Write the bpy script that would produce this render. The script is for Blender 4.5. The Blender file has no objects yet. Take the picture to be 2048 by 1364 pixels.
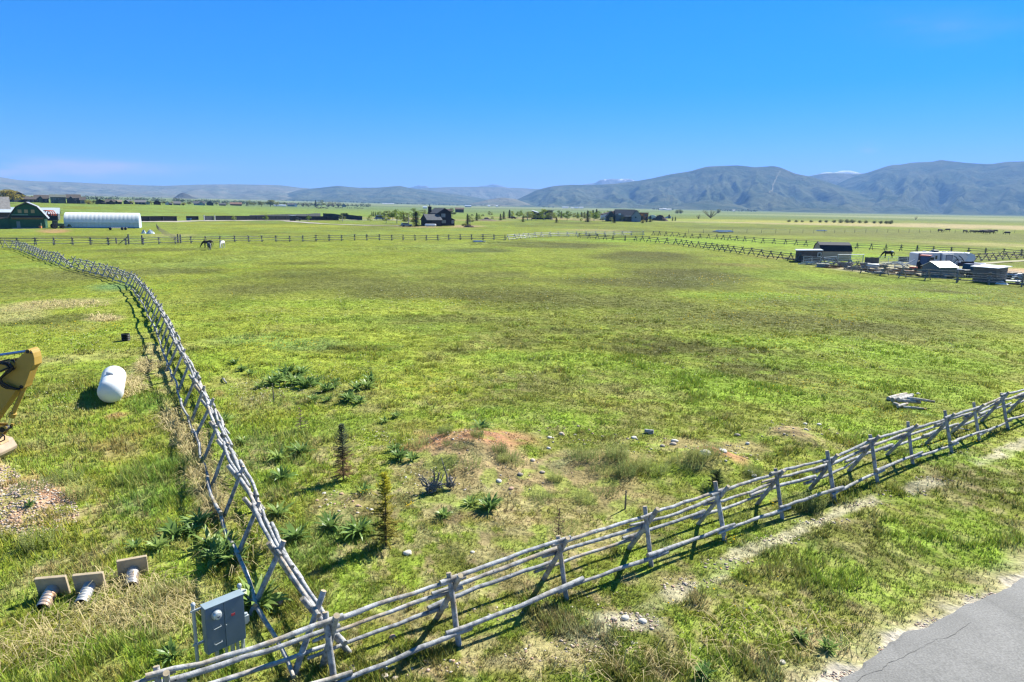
import bpy, math, random
import numpy as np
from math import radians, sin, cos, pi, hypot, atan2, sqrt
from mathutils import Vector, Matrix

# ------------------------------------------------------------------ camera, world, sun, exposure
SC = bpy.context.scene
COL = SC.collection
FPX = 1365.3                       # focal length in pixels of the 2048 wide photograph
PITCH = math.atan((682 - 413.5) / FPX)
ROLL = radians(0.85)
CAMH = 9.0
SUN_AZ = radians(45)               # clockwise from +Y (view direction) towards +X
SUN_EL = radians(41)

cf = np.array([0, cos(PITCH), -sin(PITCH)])
_u = np.cross([1., 0, 0], cf)
cr = np.array([1., 0, 0]) * cos(ROLL) + _u * sin(ROLL)
cu = _u * cos(ROLL) - np.array([1., 0, 0]) * sin(ROLL)
cam_data = bpy.data.cameras.new('camera')
cam_data.sensor_width = 36.0
cam_data.lens = 36.0 * FPX / 2048
cam_data.clip_start = 0.1
cam_data.clip_end = 80000
cam = bpy.data.objects.new('camera', cam_data)
COL.objects.link(cam)
m3 = Matrix(((cr[0], cu[0], -cf[0]), (cr[1], cu[1], -cf[1]), (cr[2], cu[2], -cf[2])))
cam.matrix_world = Matrix.Translation((0, 0, CAMH)) @ m3.to_4x4()
SC.camera = cam

W = bpy.data.worlds.new('World')
SC.world = W
W.use_nodes = True
wn, wl = W.node_tree.nodes, W.node_tree.links
wn.clear()
sky = wn.new('ShaderNodeTexSky')
sky.sky_type = 'NISHITA'
sky.sun_disc = False
sky.sun_elevation = SUN_EL
sky.sun_rotation = SUN_AZ
sky.altitude = 1900
sky.air_density = 1.25
sky.dust_density = 0.0
sky.ozone_density = 4.0
hs = wn.new('ShaderNodeHueSaturation')
hs.inputs['Hue'].default_value = 0.5
hs.inputs['Saturation'].default_value = 1.08
hs.inputs['Value'].default_value = 1.0
bg = wn.new('ShaderNodeBackground')
bg.inputs['Strength'].default_value = 0.09
wo = wn.new('ShaderNodeOutputWorld')
# a little contrast in the sky's own colours, as the camera's vivid rendering gives
SKY_K = 0.085
mA = wn.new('ShaderNodeVectorMath'); mA.operation = 'SCALE'; mA.inputs[3].default_value = SKY_K; wl.new(sky.outputs[0], mA.inputs[0])
sc_ = wn.new('ShaderNodeSeparateXYZ'); wl.new(mA.outputs[0], sc_.inputs[0]); cc_ = wn.new('ShaderNodeCombineXYZ')
for _k, (_g, _m) in enumerate(((1.65, .36), (0.9, .335), (1.5, 1.03))):
    _p = wn.new('ShaderNodeMath'); _p.operation = 'POWER'; wl.new(sc_.outputs[_k], _p.inputs[0]); _p.inputs[1].default_value = _g
    _q = wn.new('ShaderNodeMath'); _q.operation = 'MULTIPLY'; wl.new(_p.outputs[0], _q.inputs[0]); _q.inputs[1].default_value = _m; wl.new(_q.outputs[0], cc_.inputs[_k])
mB = wn.new('ShaderNodeVectorMath'); mB.operation = 'SCALE'; mB.inputs[3].default_value = 1 / SKY_K; wl.new(cc_.outputs[0], mB.inputs[0])
wl.new(mB.outputs[0], hs.inputs['Color'])
# faint pinkish wisps of cloud low over the ridge on the far left and two wisps on the right
tc = wn.new('ShaderNodeTexCoord')
def wmath(op, a, b=None, c=None):
    n = wn.new('ShaderNodeMath'); n.operation = op
    for k, v in enumerate((a, b, c)):
        if v is None: continue
        if isinstance(v, (int, float)): n.inputs[k].default_value = v
        else: wl.new(v, n.inputs[k])
    return n.outputs[0]
sepw = wn.new('ShaderNodeSeparateXYZ'); wl.new(tc.outputs['Generated'], sepw.inputs[0])
azn = wmath('DIVIDE', sepw.outputs[0], wmath('MAXIMUM', sepw.outputs[1], 0.05))
eln = wmath('DIVIDE', sepw.outputs[2], wmath('MAXIMUM', sepw.outputs[1], 0.05))
nz = wn.new('ShaderNodeTexNoise'); nz.inputs['Scale'].default_value = 9; nz.inputs['Detail'].default_value = 6
mpw = wn.new('ShaderNodeMapping'); mpw.inputs['Scale'].default_value = (1, 1, 5)
wl.new(tc.outputs['Generated'], mpw.inputs[0]); wl.new(mpw.outputs[0], nz.inputs[0])
def wisp(a0, e0, ra, re, amt):
    dx = wmath('DIVIDE', wmath('SUBTRACT', azn, a0), ra)
    dy = wmath('DIVIDE', wmath('SUBTRACT', eln, e0), re)
    d = wmath('ADD', wmath('MULTIPLY', dx, dx), wmath('MULTIPLY', dy, dy))
    g = wmath('POWER', 2.718, wmath('MULTIPLY', d, -1.0))
    k = wmath('MULTIPLY', g, wmath('MULTIPLY', wmath('MAXIMUM', wmath('SUBTRACT', nz.outputs[0], 0.36), 0.0), amt))
    return wmath('MINIMUM', k, 0.75)
cl = wmath('ADD', wisp(-0.74, 0.040, 0.13, 0.013, 6.5), wisp(0.50, 0.089, 0.012, 0.006, 1.6))
cl = wmath('ADD', cl, wisp(-0.57, 0.046, 0.10, 0.009, 3.2))
cl = wmath('ADD', cl, wisp(0.59, 0.25, 0.10, 0.02, 0.35))
cl = wmath('MINIMUM', cl, 0.8)
mixw = wn.new('ShaderNodeMix'); mixw.data_type = 'RGBA'
wl.new(cl, mixw.inputs[0]); wl.new(hs.outputs[0], mixw.inputs[6])
mixw.inputs[7].default_value = (4.0, 3.1, 4.4, 1)
wl.new(mixw.outputs[2], bg.inputs['Color'])
wl.new(bg.outputs[0], wo.inputs['Surface'])

sd = bpy.data.lights.new('sun', 'SUN')
sd.energy = 4.4
sd.angle = radians(0.5)
sd.color = (1.0, 0.97, 0.86)
sun = bpy.data.objects.new('sun', sd)
COL.objects.link(sun)
sdir = Vector((sin(SUN_AZ) * cos(SUN_EL), cos(SUN_AZ) * cos(SUN_EL), sin(SUN_EL)))
sun.rotation_euler = sdir.to_track_quat('Z', 'Y').to_euler()
sun.location = (60, 60, 80)

SC.view_settings.view_transform = 'Standard'
SC.view_settings.look = 'None'
SC.view_settings.exposure = 1.5
SC.view_settings.gamma = 1.0
SC.render.engine = 'CYCLES'
SC.cycles.max_bounces = 5
SC.cycles.diffuse_bounces = 2
SC.cycles.glossy_bounces = 2
SC.cycles.transmission_bounces = 4
SC.cycles.transparent_max_bounces = 6
SC.cycles.volume_bounces = 0
SC.cycles.use_denoising = True
SC.cycles.filter_width = 1.35

RNG = random.Random(11)
NR = np.random.default_rng(7)

# ------------------------------------------------------------------ numbers: noise, terrain height, picture -> place
_TAB = np.random.default_rng(3).random((256, 256)).astype(np.float64)
def vn(x, y, seed=0):
    x = np.asarray(x, float) + seed * 37.17; y = np.asarray(y, float) + seed * 91.73
    xi = np.floor(x).astype(np.int64); yi = np.floor(y).astype(np.int64)
    fx = x - xi; fy = y - yi
    fx = fx * fx * (3 - 2 * fx); fy = fy * fy * (3 - 2 * fy)
    a = _TAB[xi & 255, yi & 255]; b = _TAB[(xi + 1) & 255, yi & 255]
    c = _TAB[xi & 255, (yi + 1) & 255]; d = _TAB[(xi + 1) & 255, (yi + 1) & 255]
    return (a * (1 - fx) + b * fx) * (1 - fy) + (c * (1 - fx) + d * fx) * fy
def fbm(x, y, seed=0, oct=4):
    s = 0; amp = 0.5; t = 0
    for k in range(oct):
        s = s + amp * vn(np.asarray(x) * 2 ** k, np.asarray(y) * 2 ** k, seed + k * 5); t += amp; amp *= 0.55
    return s / t
def ss(a, b, v):
    t = np.clip((np.asarray(v, float) - a) / (b - a), 0, 1)
    return t * t * (3 - 2 * t)
def ray(px, py):
    return cf + cr * ((px - 1024) / FPX) + cu * ((682 - py) / FPX)
def flat(px, py, z=0.0):
    d = ray(px, py); t = (z - CAMH) / d[2]
    return d[0] * t, d[1] * t
def plane_y(px, py, Y):
    d = ray(px, py); t = Y / d[1]
    return np.array([d[0] * t, Y, CAMH + d[2] * t])
def seg_dist(x, y, pts):
    best = None
    for (ax, ay), (bx, by) in zip(pts[:-1], pts[1:]):
        dx, dy = bx - ax, by - ay
        t = np.clip(((x - ax) * dx + (y - ay) * dy) / (dx * dx + dy * dy), 0, 1)
        d = np.hypot(x - ax - t * dx, y - ay - t * dy)
        best = d if best is None else np.minimum(best, d)
    return best

ROAD_A = np.array(flat(1660, 1364)); ROAD_B = np.array(flat(2048, 1163))
_rd = (ROAD_B - ROAD_A) / np.hypot(*(ROAD_B - ROAD_A))
_rn = np.array([_rd[1], -_rd[0]])                      # pointing onto the road
def road_s(x, y):                                     # metres inside the road edge (negative: on the verge)
    return (x - ROAD_A[0]) * _rn[0] + (y - ROAD_A[1]) * _rn[1]

CREEK = [flat(*p) for p in ((160, 534), (232, 527), (300, 523), (372, 521), (440, 518), (520, 514.5), (600, 508), (700, 499.5), (790, 497.5), (870, 496), (930, 489), (985, 484), (1020, 486), (1060, 489))]
MOUNDS = []
def mound(px, py, rx, ry, h, seed=0):
    x, y = flat(px, py); x1, y1 = flat(px + rx, py); xa, ya = flat(px, py - ry); xb, yb = flat(px, py + ry)
    MOUNDS.append((x, y, abs(x1 - x), abs(ya - yb) / 2, h, seed))
mound(940, 905, 120, 45, 0.62); mound(1588, 882, 70, 26, 0.42); mound(1440, 925, 60, 22, 0.3)
mound(40, 1010, 120, 62, 0.55); mound(1400, 930, 90, 30, 0.3); mound(1230, 925, 110, 30, 0.25)
mound(-20, 965, 80, 40, 0.5)

def tz(x, y):
    x = np.asarray(x, float); y = np.asarray(y, float)
    d = np.hypot(x, y); az = np.where(y > 1, x / np.maximum(y, 1), np.sign(x) * 3)
    z = 7.2 * ss(300, 700, d) * ss(-0.26, -0.62, az)
    z = z + 3.0 * ss(350, 1150, d) * ss(0.15, -0.35, az)
    z = z + (13 + 18 * ss(0, -0.45, az)) * ss(1200, 6500, d) * ss(0.55, 0.1, az)
    micro = (fbm(x / 3.1, y / 3.1, 1, 3) - 0.5) * 0.16 * ss(8, 14, d) + (fbm(x / 17, y / 17, 4, 3) - 0.5) * 0.5 * ss(20, 60, d)
    micro = micro * (1 - ss(900, 1500, d))
    rs = road_s(x, y)
    z = z + micro * (1 - ss(-1.4, -0.35, rs)) - 0.05 * ss(-3, -1.2, rs) * (1 - ss(-0.9, -0.35, rs))
    for (mx, my, rx, ry, h, sd_) in MOUNDS:
        q = ((x - mx) / rx) ** 2 + ((y - my) / ry) ** 2
        z = z + h * np.exp(-q * 1.3) * (0.75 + 0.5 * fbm(x * 1.3, y * 1.3, 9, 3))
    cd = seg_dist(x, y, CREEK)
    z = z - 0.55 * (1 - ss(0.5, 2.2, cd + (vn(x / 2.5, y / 2.5, 12) - 0.5) * 1.2))
    return z
_T = np.concatenate([np.linspace(8, 60, 400), np.geomspace(60.5, 14000, 2500)])
def at(px, py):
    d = ray(px, py); d = d / hypot(d[0], d[1])
    zr = CAMH + d[2] * _T; h = tz(d[0] * _T, d[1] * _T)
    k = np.argmax(zr < h)
    if zr[k] >= h[k]: k = len(_T) - 1
    k = max(k, 1)
    a, b = zr[k - 1] - h[k - 1], zr[k] - h[k]
    f = a / (a - b) if a != b else 0
    t = _T[k - 1] + (_T[k] - _T[k - 1]) * f
    x, y = d[0] * t, d[1] * t
    return np.array([x, y, float(tz(x, y))])
def at_d(px, dist):                                    # on the ground, at this distance, in this direction
    d = ray(px, 412); d = d / hypot(d[0], d[1]) * dist
    return np.array([d[0], d[1], float(tz(d[0], d[1]))])
def ppm(p):                                            # photo pixels per metre at a point
    return FPX / float((np.array(p) - np.array([0, 0, CAMH])) @ cf)
def face_cam(p):                                       # rotation about z that turns local -Y to the camera
    return -atan2(p[0], p[1])

# ------------------------------------------------------------------ object helpers
def tag(o, label=None, cat=None, group=None, kind=None):
    if label: o['label'] = label
    if cat: o['category'] = cat
    if group: o['group'] = group
    if kind: o['kind'] = kind
    return o
def thing(name, label, cat, loc=(0, 0, 0), rz=0.0, group=None):
    o = bpy.data.objects.new(name, None)
    o.empty_display_size = 0.2
    COL.objects.link(o)
    o.location = [float(v) for v in loc]; o.rotation_euler = (0, 0, rz)
    return tag(o, label, cat, group)
def kids(o):
    return [c for c in COL.objects if c.parent == o]
def copy_tree(o, parent=None):
    c = o.copy(); COL.objects.link(c)
    if parent is not None: c.parent = parent
    for ch in list(o.children): copy_tree(ch, c)
    return c

class MB:
    def __init__(s): s.v = []; s.f = []; s.sm = False
    def add(s, vs, fs):
        b = len(s.v); s.v.extend([tuple(float(q) for q in p) for p in vs]); s.f.extend([tuple(i + b for i in f) for f in fs]); return s
    def box(s, c, d, rz=0, M=None):
        x, y, z = d[0] / 2, d[1] / 2, d[2] / 2
        P = [(-x, -y, -z), (x, -y, -z), (x, y, -z), (-x, y, -z), (-x, -y, z), (x, -y, z), (x, y, z), (-x, y, z)]
        cz, sz = cos(rz), sin(rz)
        P = [(c[0] + p[0] * cz - p[1] * sz, c[1] + p[0] * sz + p[1] * cz, c[2] + p[2]) for p in P]
        return s.add(P, [(0, 3, 2, 1), (4, 5, 6, 7), (0, 1, 5, 4), (1, 2, 6, 5), (2, 3, 7, 6), (3, 0, 4, 7)])
    def tube(s, pts, rad, n=8, cap=True):
        pts = [Vector([float(q) for q in p]) for p in pts]
        if not hasattr(rad, '__len__'): rad = [rad] * len(pts)
        base = len(s.v); ref = None
        for i, p in enumerate(pts):
            t = (pts[min(i + 1, len(pts) - 1)] - pts[max(i - 1, 0)]).normalized()
            if ref is None:
                ref = Vector((0, 0, 1)) if abs(t.z) < 0.9 else Vector((1, 0, 0))
            a = t.cross(ref)
            if a.length < 1e-5: a = t.cross(Vector((0.3, 1, 0.2)))
            a.normalize(); b = a.cross(t).normalized(); ref = b
            for k in range(n):
                q = p + (a * cos(2 * pi * k / n) + b * sin(2 * pi * k / n)) * rad[i]
                s.v.append((q.x, q.y, q.z))
        for i in range(len(pts) - 1):
            for k in range(n):
                k2 = (k + 1) % n
                s.f.append((base + i * n + k, base + (i + 1) * n + k, base + (i + 1) * n + k2, base + i * n + k2))
        if cap:
            s.f.append(tuple(base + k for k in range(n)))
            s.f.append(tuple(base + (len(pts) - 1) * n + k for k in reversed(range(n))))
        return s
    def prism(s, poly, a, b, axis='y'):                 # polygon in xz (axis y) or yz (axis x) or xy (axis z), from a to b
        n = len(poly)
        def P(u, w, t): return {'y': (u, t, w), 'x': (t, u, w), 'z': (u, w, t)}[axis]
        vs = [P(u, w, a) for u, w in poly] + [P(u, w, b) for u, w in poly]
        fs = [tuple(range(n)), tuple(reversed(range(n, 2 * n)))]
        fs += [(i, i + n, (i + 1) % n + n, (i + 1) % n) for i in range(n)]
        return s.add(vs, fs)
    def lathe(s, prof, n=16, c=(0, 0, 0), axis='z'):
        base = len(s.v); m = len(prof)
        for r, h in prof:
            for k in range(n):
                a = 2 * pi * k / n; u, w = r * cos(a), r * sin(a)
                p = {'z': (u, w, h), 'x': (h, u, w), 'y': (u, h, w)}[axis]
                s.v.append((c[0] + p[0], c[1] + p[1], c[2] + p[2]))
        for i in range(m - 1):
            for k in range(n):
                s.f.append((base + i * n + k, base + i * n + (k + 1) % n, base + (i + 1) * n + (k + 1) % n, base + (i + 1) * n + k))
        s.f.append(tuple(base + k for k in reversed(range(n)))); s.f.append(tuple(base + (m - 1) * n + k for k in range(n)))
        return s
    def quad(s, a, b, c, d): return s.add([a, b, c, d], [(0, 1, 2, 3)])
    def build(s, name, mat, parent=None, smooth=False, loc=None, bevel=0, fix=True):
        me = bpy.data.meshes.new(name)
        me.from_pydata(s.v, [], s.f); me.update()
        if fix:
            import bmesh
            bm = bmesh.new(); bm.from_mesh(me); bmesh.ops.recalc_face_normals(bm, faces=bm.faces); bm.to_mesh(me); bm.free()
        if smooth:
            me.polygons.foreach_set('use_smooth', [True] * len(me.polygons))
        o = bpy.data.objects.new(name, me); COL.objects.link(o)
        me.materials.append(mat)
        if parent is not None: o.parent = parent
        if loc is not None: o.location = [float(v) for v in loc]
        if bevel:
            b = o.modifiers.new('b', 'BEVEL'); b.width = bevel; b.segments = 2; b.limit_method = 'ANGLE'
        if smooth:
            try: me.set_sharp_from_angle(angle=radians(50))
            except Exception: pass
        return o
def tri_mesh(name, verts, faces, mat, cols=None, parent=None, quads=False):
    me = bpy.data.meshes.new(name)
    verts = np.ascontiguousarray(verts, np.float32); faces = np.ascontiguousarray(faces, np.int32)
    nf, k = faces.shape
    me.vertices.add(len(verts)); me.vertices.foreach_set('co', verts.ravel())
    me.loops.add(nf * k); me.loops.foreach_set('vertex_index', faces.ravel())
    me.polygons.add(nf); me.polygons.foreach_set('loop_start', np.arange(0, nf * k, k, dtype=np.int32))
    try: me.polygons.foreach_set('loop_total', np.full(nf, k, np.int32))
    except Exception: pass
    me.update(calc_edges=True)
    if cols is not None:
        at_ = me.color_attributes.new('tint', 'FLOAT_COLOR', 'POINT')
        c4 = np.ones((len(verts), 4), np.float32); c4[:, :3] = cols
        at_.data.foreach_set('color', c4.ravel())
    me.materials.append(mat)
    o = bpy.data.objects.new(name, me); COL.objects.link(o)
    if parent is not None: o.parent = parent
    return o

# ------------------------------------------------------------------ materials
def mat(name, col, rough=0.8, var=0.18, scale=3.0, bump=0.0, metal=0.0, col2=None, stretch=(1, 1, 1), detail=5, spec=0.3, rand=0.0, coord='Object'):
    m = bpy.data.materials.new(name); m.use_nodes = True
    n, l = m.node_tree.nodes, m.node_tree.links
    p = n['Principled BSDF']
    p.inputs['Roughness'].default_value = rough; p.inputs['Metallic'].default_value = metal
    p.inputs['Specular IOR Level'].default_value = spec
    t = n.new('ShaderNodeTexCoord'); mp = n.new('ShaderNodeMapping'); mp.inputs['Scale'].default_value = stretch
    l.new(t.outputs[coord], mp.inputs[0])
    z = n.new('ShaderNodeTexNoise'); z.inputs['Scale'].default_value = scale; z.inputs['Detail'].default_value = detail
    l.new(mp.outputs[0], z.inputs['Vector'])
    r = n.new('ShaderNodeMapRange'); r.inputs[1].default_value = 0.3; r.inputs[2].default_value = 0.7
    l.new(z.outputs[0], r.inputs[0])
    x = n.new('ShaderNodeMix'); x.data_type = 'RGBA'
    c1 = col; c2 = col2 or tuple(min(1, c * (1 + var)) for c in col)
    if not col2: c1 = tuple(c * (1 - var) for c in col)
    x.inputs[6].default_value = (*c1, 1); x.inputs[7].default_value = (*c2, 1)
    l.new(r.outputs[0], x.inputs[0])
    out = x.outputs[2]
    if rand:
        oi = n.new('ShaderNodeObjectInfo'); h = n.new('ShaderNodeHueSaturation')
        mr = n.new('ShaderNodeMapRange'); mr.inputs[3].default_value = 1 - rand; mr.inputs[4].default_value = 1 + rand
        l.new(oi.outputs['Random'], mr.inputs[0]); l.new(mr.outputs[0], h.inputs['Value']); l.new(out, h.inputs['Color']); out = h.outputs[0]
    l.new(out, p.inputs['Base Color'])
    if bump:
        b = n.new('ShaderNodeBump'); b.inputs['Strength'].default_value = bump; b.inputs['Distance'].default_value = 0.02
        l.new(z.outputs[0], b.inputs['Height']); l.new(b.outputs[0], p.inputs['Normal'])
    return m
def wood_mat(name, grey, pale, brown, knots=True):
    m = bpy.data.materials.new(name); m.use_nodes = True
    n, l = m.node_tree.nodes, m.node_tree.links
    p = n['Principled BSDF']; p.inputs['Roughness'].default_value = 0.85; p.inputs['Specular IOR Level'].default_value = 0.2
    t = n.new('ShaderNodeTexCoord')
    z1 = n.new('ShaderNodeTexNoise'); z1.inputs['Scale'].default_value = 1.6; z1.inputs['Detail'].default_value = 5
    z2 = n.new('ShaderNodeTexNoise'); z2.inputs['Scale'].default_value = 38; z2.inputs['Detail'].default_value = 3
    l.new(t.outputs['Object'], z1.inputs[0]); l.new(t.outputs['Object'], z2.inputs[0])
    oi = n.new('ShaderNodeObjectInfo')
    a = n.new('ShaderNodeMix'); a.data_type = 'RGBA'; a.inputs[6].default_value = (*grey, 1); a.inputs[7].default_value = (*pale, 1)
    l.new(z2.outputs[0], a.inputs[0])
    r1 = n.new('ShaderNodeMapRange'); r1.inputs[1].default_value = 0.62; r1.inputs[2].default_value = 0.84
    ad = n.new('ShaderNodeMath'); ad.operation = 'MULTIPLY_ADD'; ad.inputs[1].default_value = 0.22; 
    l.new(oi.outputs['Random'], ad.inputs[0]); l.new(z1.outputs[0], ad.inputs[2]); l.new(ad.outputs[0], r1.inputs[0])
    b = n.new('ShaderNodeMix'); b.data_type = 'RGBA'; b.inputs[7].default_value = (*brown, 1)
    l.new(r1.outputs[0], b.inputs[0]); l.new(a.outputs[2], b.inputs[6])
    out = b.outputs[2]
    if knots:
        v = n.new('ShaderNodeTexVoronoi'); v.inputs['Scale'].default_value = 5.5
        l.new(t.outputs['Object'], v.inputs['Vector'])
        rr = n.new('ShaderNodeMapRange'); rr.inputs[1].default_value = 0.06; rr.inputs[2].default_value = 0.12; rr.inputs[3].default_value = 1; rr.inputs[4].default_value = 0
        l.new(v.outputs['Distance'], rr.inputs[0])
        k = n.new('ShaderNodeMix'); k.data_type = 'RGBA'; k.inputs[7].default_value = (0.05, 0.04, 0.035, 1)
        l.new(rr.outputs[0], k.inputs[0]); l.new(out, k.inputs[6]); out = k.outputs[2]
    z3 = n.new('ShaderNodeTexNoise'); z3.inputs['Scale'].default_value = 7; z3.inputs['Detail'].default_value = 6; l.new(t.outputs['Object'], z3.inputs[0])
    g3 = n.new('ShaderNodeMapRange'); g3.inputs[1].default_value = .36; g3.inputs[2].default_value = .6; g3.inputs[3].default_value = .52; g3.inputs[4].default_value = 1.1; l.new(z3.outputs[0], g3.inputs[0])
    r3 = n.new('ShaderNodeMapRange'); r3.inputs[3].default_value = .78; r3.inputs[4].default_value = 1.12; l.new(oi.outputs['Random'], r3.inputs[0])
    q3 = n.new('ShaderNodeMath'); q3.operation = 'MULTIPLY'; l.new(g3.outputs[0], q3.inputs[0]); l.new(r3.outputs[0], q3.inputs[1])
    h3 = n.new('ShaderNodeHueSaturation'); l.new(q3.outputs[0], h3.inputs['Value']); l.new(out, h3.inputs['Color']); out = h3.outputs[0]
    l.new(out, p.inputs['Base Color'])
    bp = n.new('ShaderNodeBump'); bp.inputs['Strength'].default_value = 0.6; bp.inputs['Distance'].default_value = 0.012
    l.new(z2.outputs[0], bp.inputs['Height']); l.new(bp.outputs[0], p.inputs['Normal'])
    return m
def leaf_mat(name, tint=None, col=None, trans=0.42, rough=0.6, var=0.25, zramp=None, spec=0.0, up=0.0):
    """diffuse leaf with light coming through; colour from the 'tint' attribute or a fixed colour"""
    m = bpy.data.materials.new(name); m.use_nodes = True
    n, l = m.node_tree.nodes, m.node_tree.links; n.clear()
    o = n.new('ShaderNodeOutputMaterial'); d = n.new('ShaderNodeBsdfDiffuse'); t = n.new('ShaderNodeBsdfTranslucent'); x = n.new('ShaderNodeMixShader')
    x.inputs[0].default_value = trans
    if tint:
        c = n.new('ShaderNodeAttribute'); c.attribute_name = 'tint'; src = c.outputs['Color']
    else:
        tcn = n.new('ShaderNodeTexCoord'); z = n.new('ShaderNodeTexNoise'); z.inputs['Scale'].default_value = 1.7; z.inputs['Detail'].default_value = 4
        l.new(tcn.outputs['Object'], z.inputs[0])
        mx = n.new('ShaderNodeMix'); mx.data_type = 'RGBA'
        mx.inputs[6].default_value = (*[q * (1 - var) for q in col], 1); mx.inputs[7].default_value = (*[q * (1 + var) for q in col], 1)
        r = n.new('ShaderNodeMapRange'); r.inputs[1].default_value = 0.3; r.inputs[2].default_value = 0.7
        l.new(z.outputs[0], r.inputs[0]); l.new(r.outputs[0], mx.inputs[0]); src = mx.outputs[2]
        if zramp:                                       # (z0, z1, colour at the top)
            s = n.new('ShaderNodeSeparateXYZ'); l.new(tcn.outputs['Object'], s.inputs[0])
            r2 = n.new('ShaderNodeMapRange'); r2.inputs[1].default_value = zramp[0]; r2.inputs[2].default_value = zramp[1]
            l.new(s.outputs[2], r2.inputs[0])
            m2 = n.new('ShaderNodeMix'); m2.data_type = 'RGBA'; m2.inputs[7].default_value = (*zramp[2], 1)
            l.new(r2.outputs[0], m2.inputs[0]); l.new(src, m2.inputs[6]); src = m2.outputs[2]
    if not tint and not zramp:                          # each plant a little different from its neighbours
        oi = n.new('ShaderNodeObjectInfo'); hv = n.new('ShaderNodeHueSaturation'); rm = n.new('ShaderNodeMapRange'); rm.inputs[3].default_value = .72; rm.inputs[4].default_value = 1.3; rh = n.new('ShaderNodeMapRange'); rh.inputs[3].default_value = .515; rh.inputs[4].default_value = .478
        l.new(oi.outputs['Random'], rm.inputs[0]); l.new(oi.outputs['Random'], rh.inputs[0]); l.new(rm.outputs[0], hv.inputs['Value']); l.new(rh.outputs[0], hv.inputs['Hue']); l.new(src, hv.inputs['Color']); src = hv.outputs[0]
    l.new(src, d.inputs['Color']); l.new(src, t.inputs['Color'])
    if up:
        ge = n.new('ShaderNodeNewGeometry'); vm = n.new('ShaderNodeMix'); vm.data_type = 'VECTOR'; vm.inputs[0].default_value = up; vm.inputs[5].default_value = (0, 0, 1)
        l.new(ge.outputs['Normal'], vm.inputs[4]); nv = n.new('ShaderNodeVectorMath'); nv.operation = 'NORMALIZE'; l.new(vm.outputs[1], nv.inputs[0]); l.new(nv.outputs[0], d.inputs['Normal'])
    l.new(d.outputs[0], x.inputs[1]); l.new(t.outputs[0], x.inputs[2])
    if spec:
        g = n.new('ShaderNodeBsdfGlossy'); g.inputs['Roughness'].default_value = 0.35; g.inputs['Color'].default_value = (1, 1, 1, 1)
        y = n.new('ShaderNodeMixShader'); y.inputs[0].default_value = spec
        l.new(x.outputs[0], y.inputs[1]); l.new(g.outputs[0], y.inputs[2]); l.new(y.outputs[0], o.inputs['Surface'])
    else:
        l.new(x.outputs[0], o.inputs['Surface'])
    return m
# ------------------------------------------------------------------ ground: one sheet to the horizon, its colour by place
TYPES = dict(
    dark=((0.088, 0.090, 0.024), 0.9, 1.0), olive=((0.125, 0.133, 0.034), 1.0, 1.0), fresh=((0.185, 0.275, 0.028), 1.15, 1.15), green=((0.165, 0.225, 0.036), 1.1, 1.0),
    blue=((0.125, 0.205, 0.07), 1.0, 1.0), dry=((0.25, 0.225, 0.09), 0.75, 1.0), tan=((0.33, 0.265, 0.135), 0.5, 1.1), straw=((0.40, 0.34, 0.165), 1.0, 1.5),
    brown=((0.21, 0.165, 0.06), 0.8, 1.0), dirt=((0.33, 0.175, 0.095), 0.06, 0.8), soil=((0.27, 0.20, 0.105), 0.22, 0.8), gravel=((0.44, 0.265, 0.17), 0.02, 0.7), pale=((0.40, 0.35, 0.25), 0.15, 0.6),
    lush=((0.125, 0.205, 0.034), 1.3, 1.7), yel=((0.26, 0.26, 0.035), 1.0, 1.3), black=((0.03, 0.03, 0.015), 0.5, 1.0))
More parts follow.
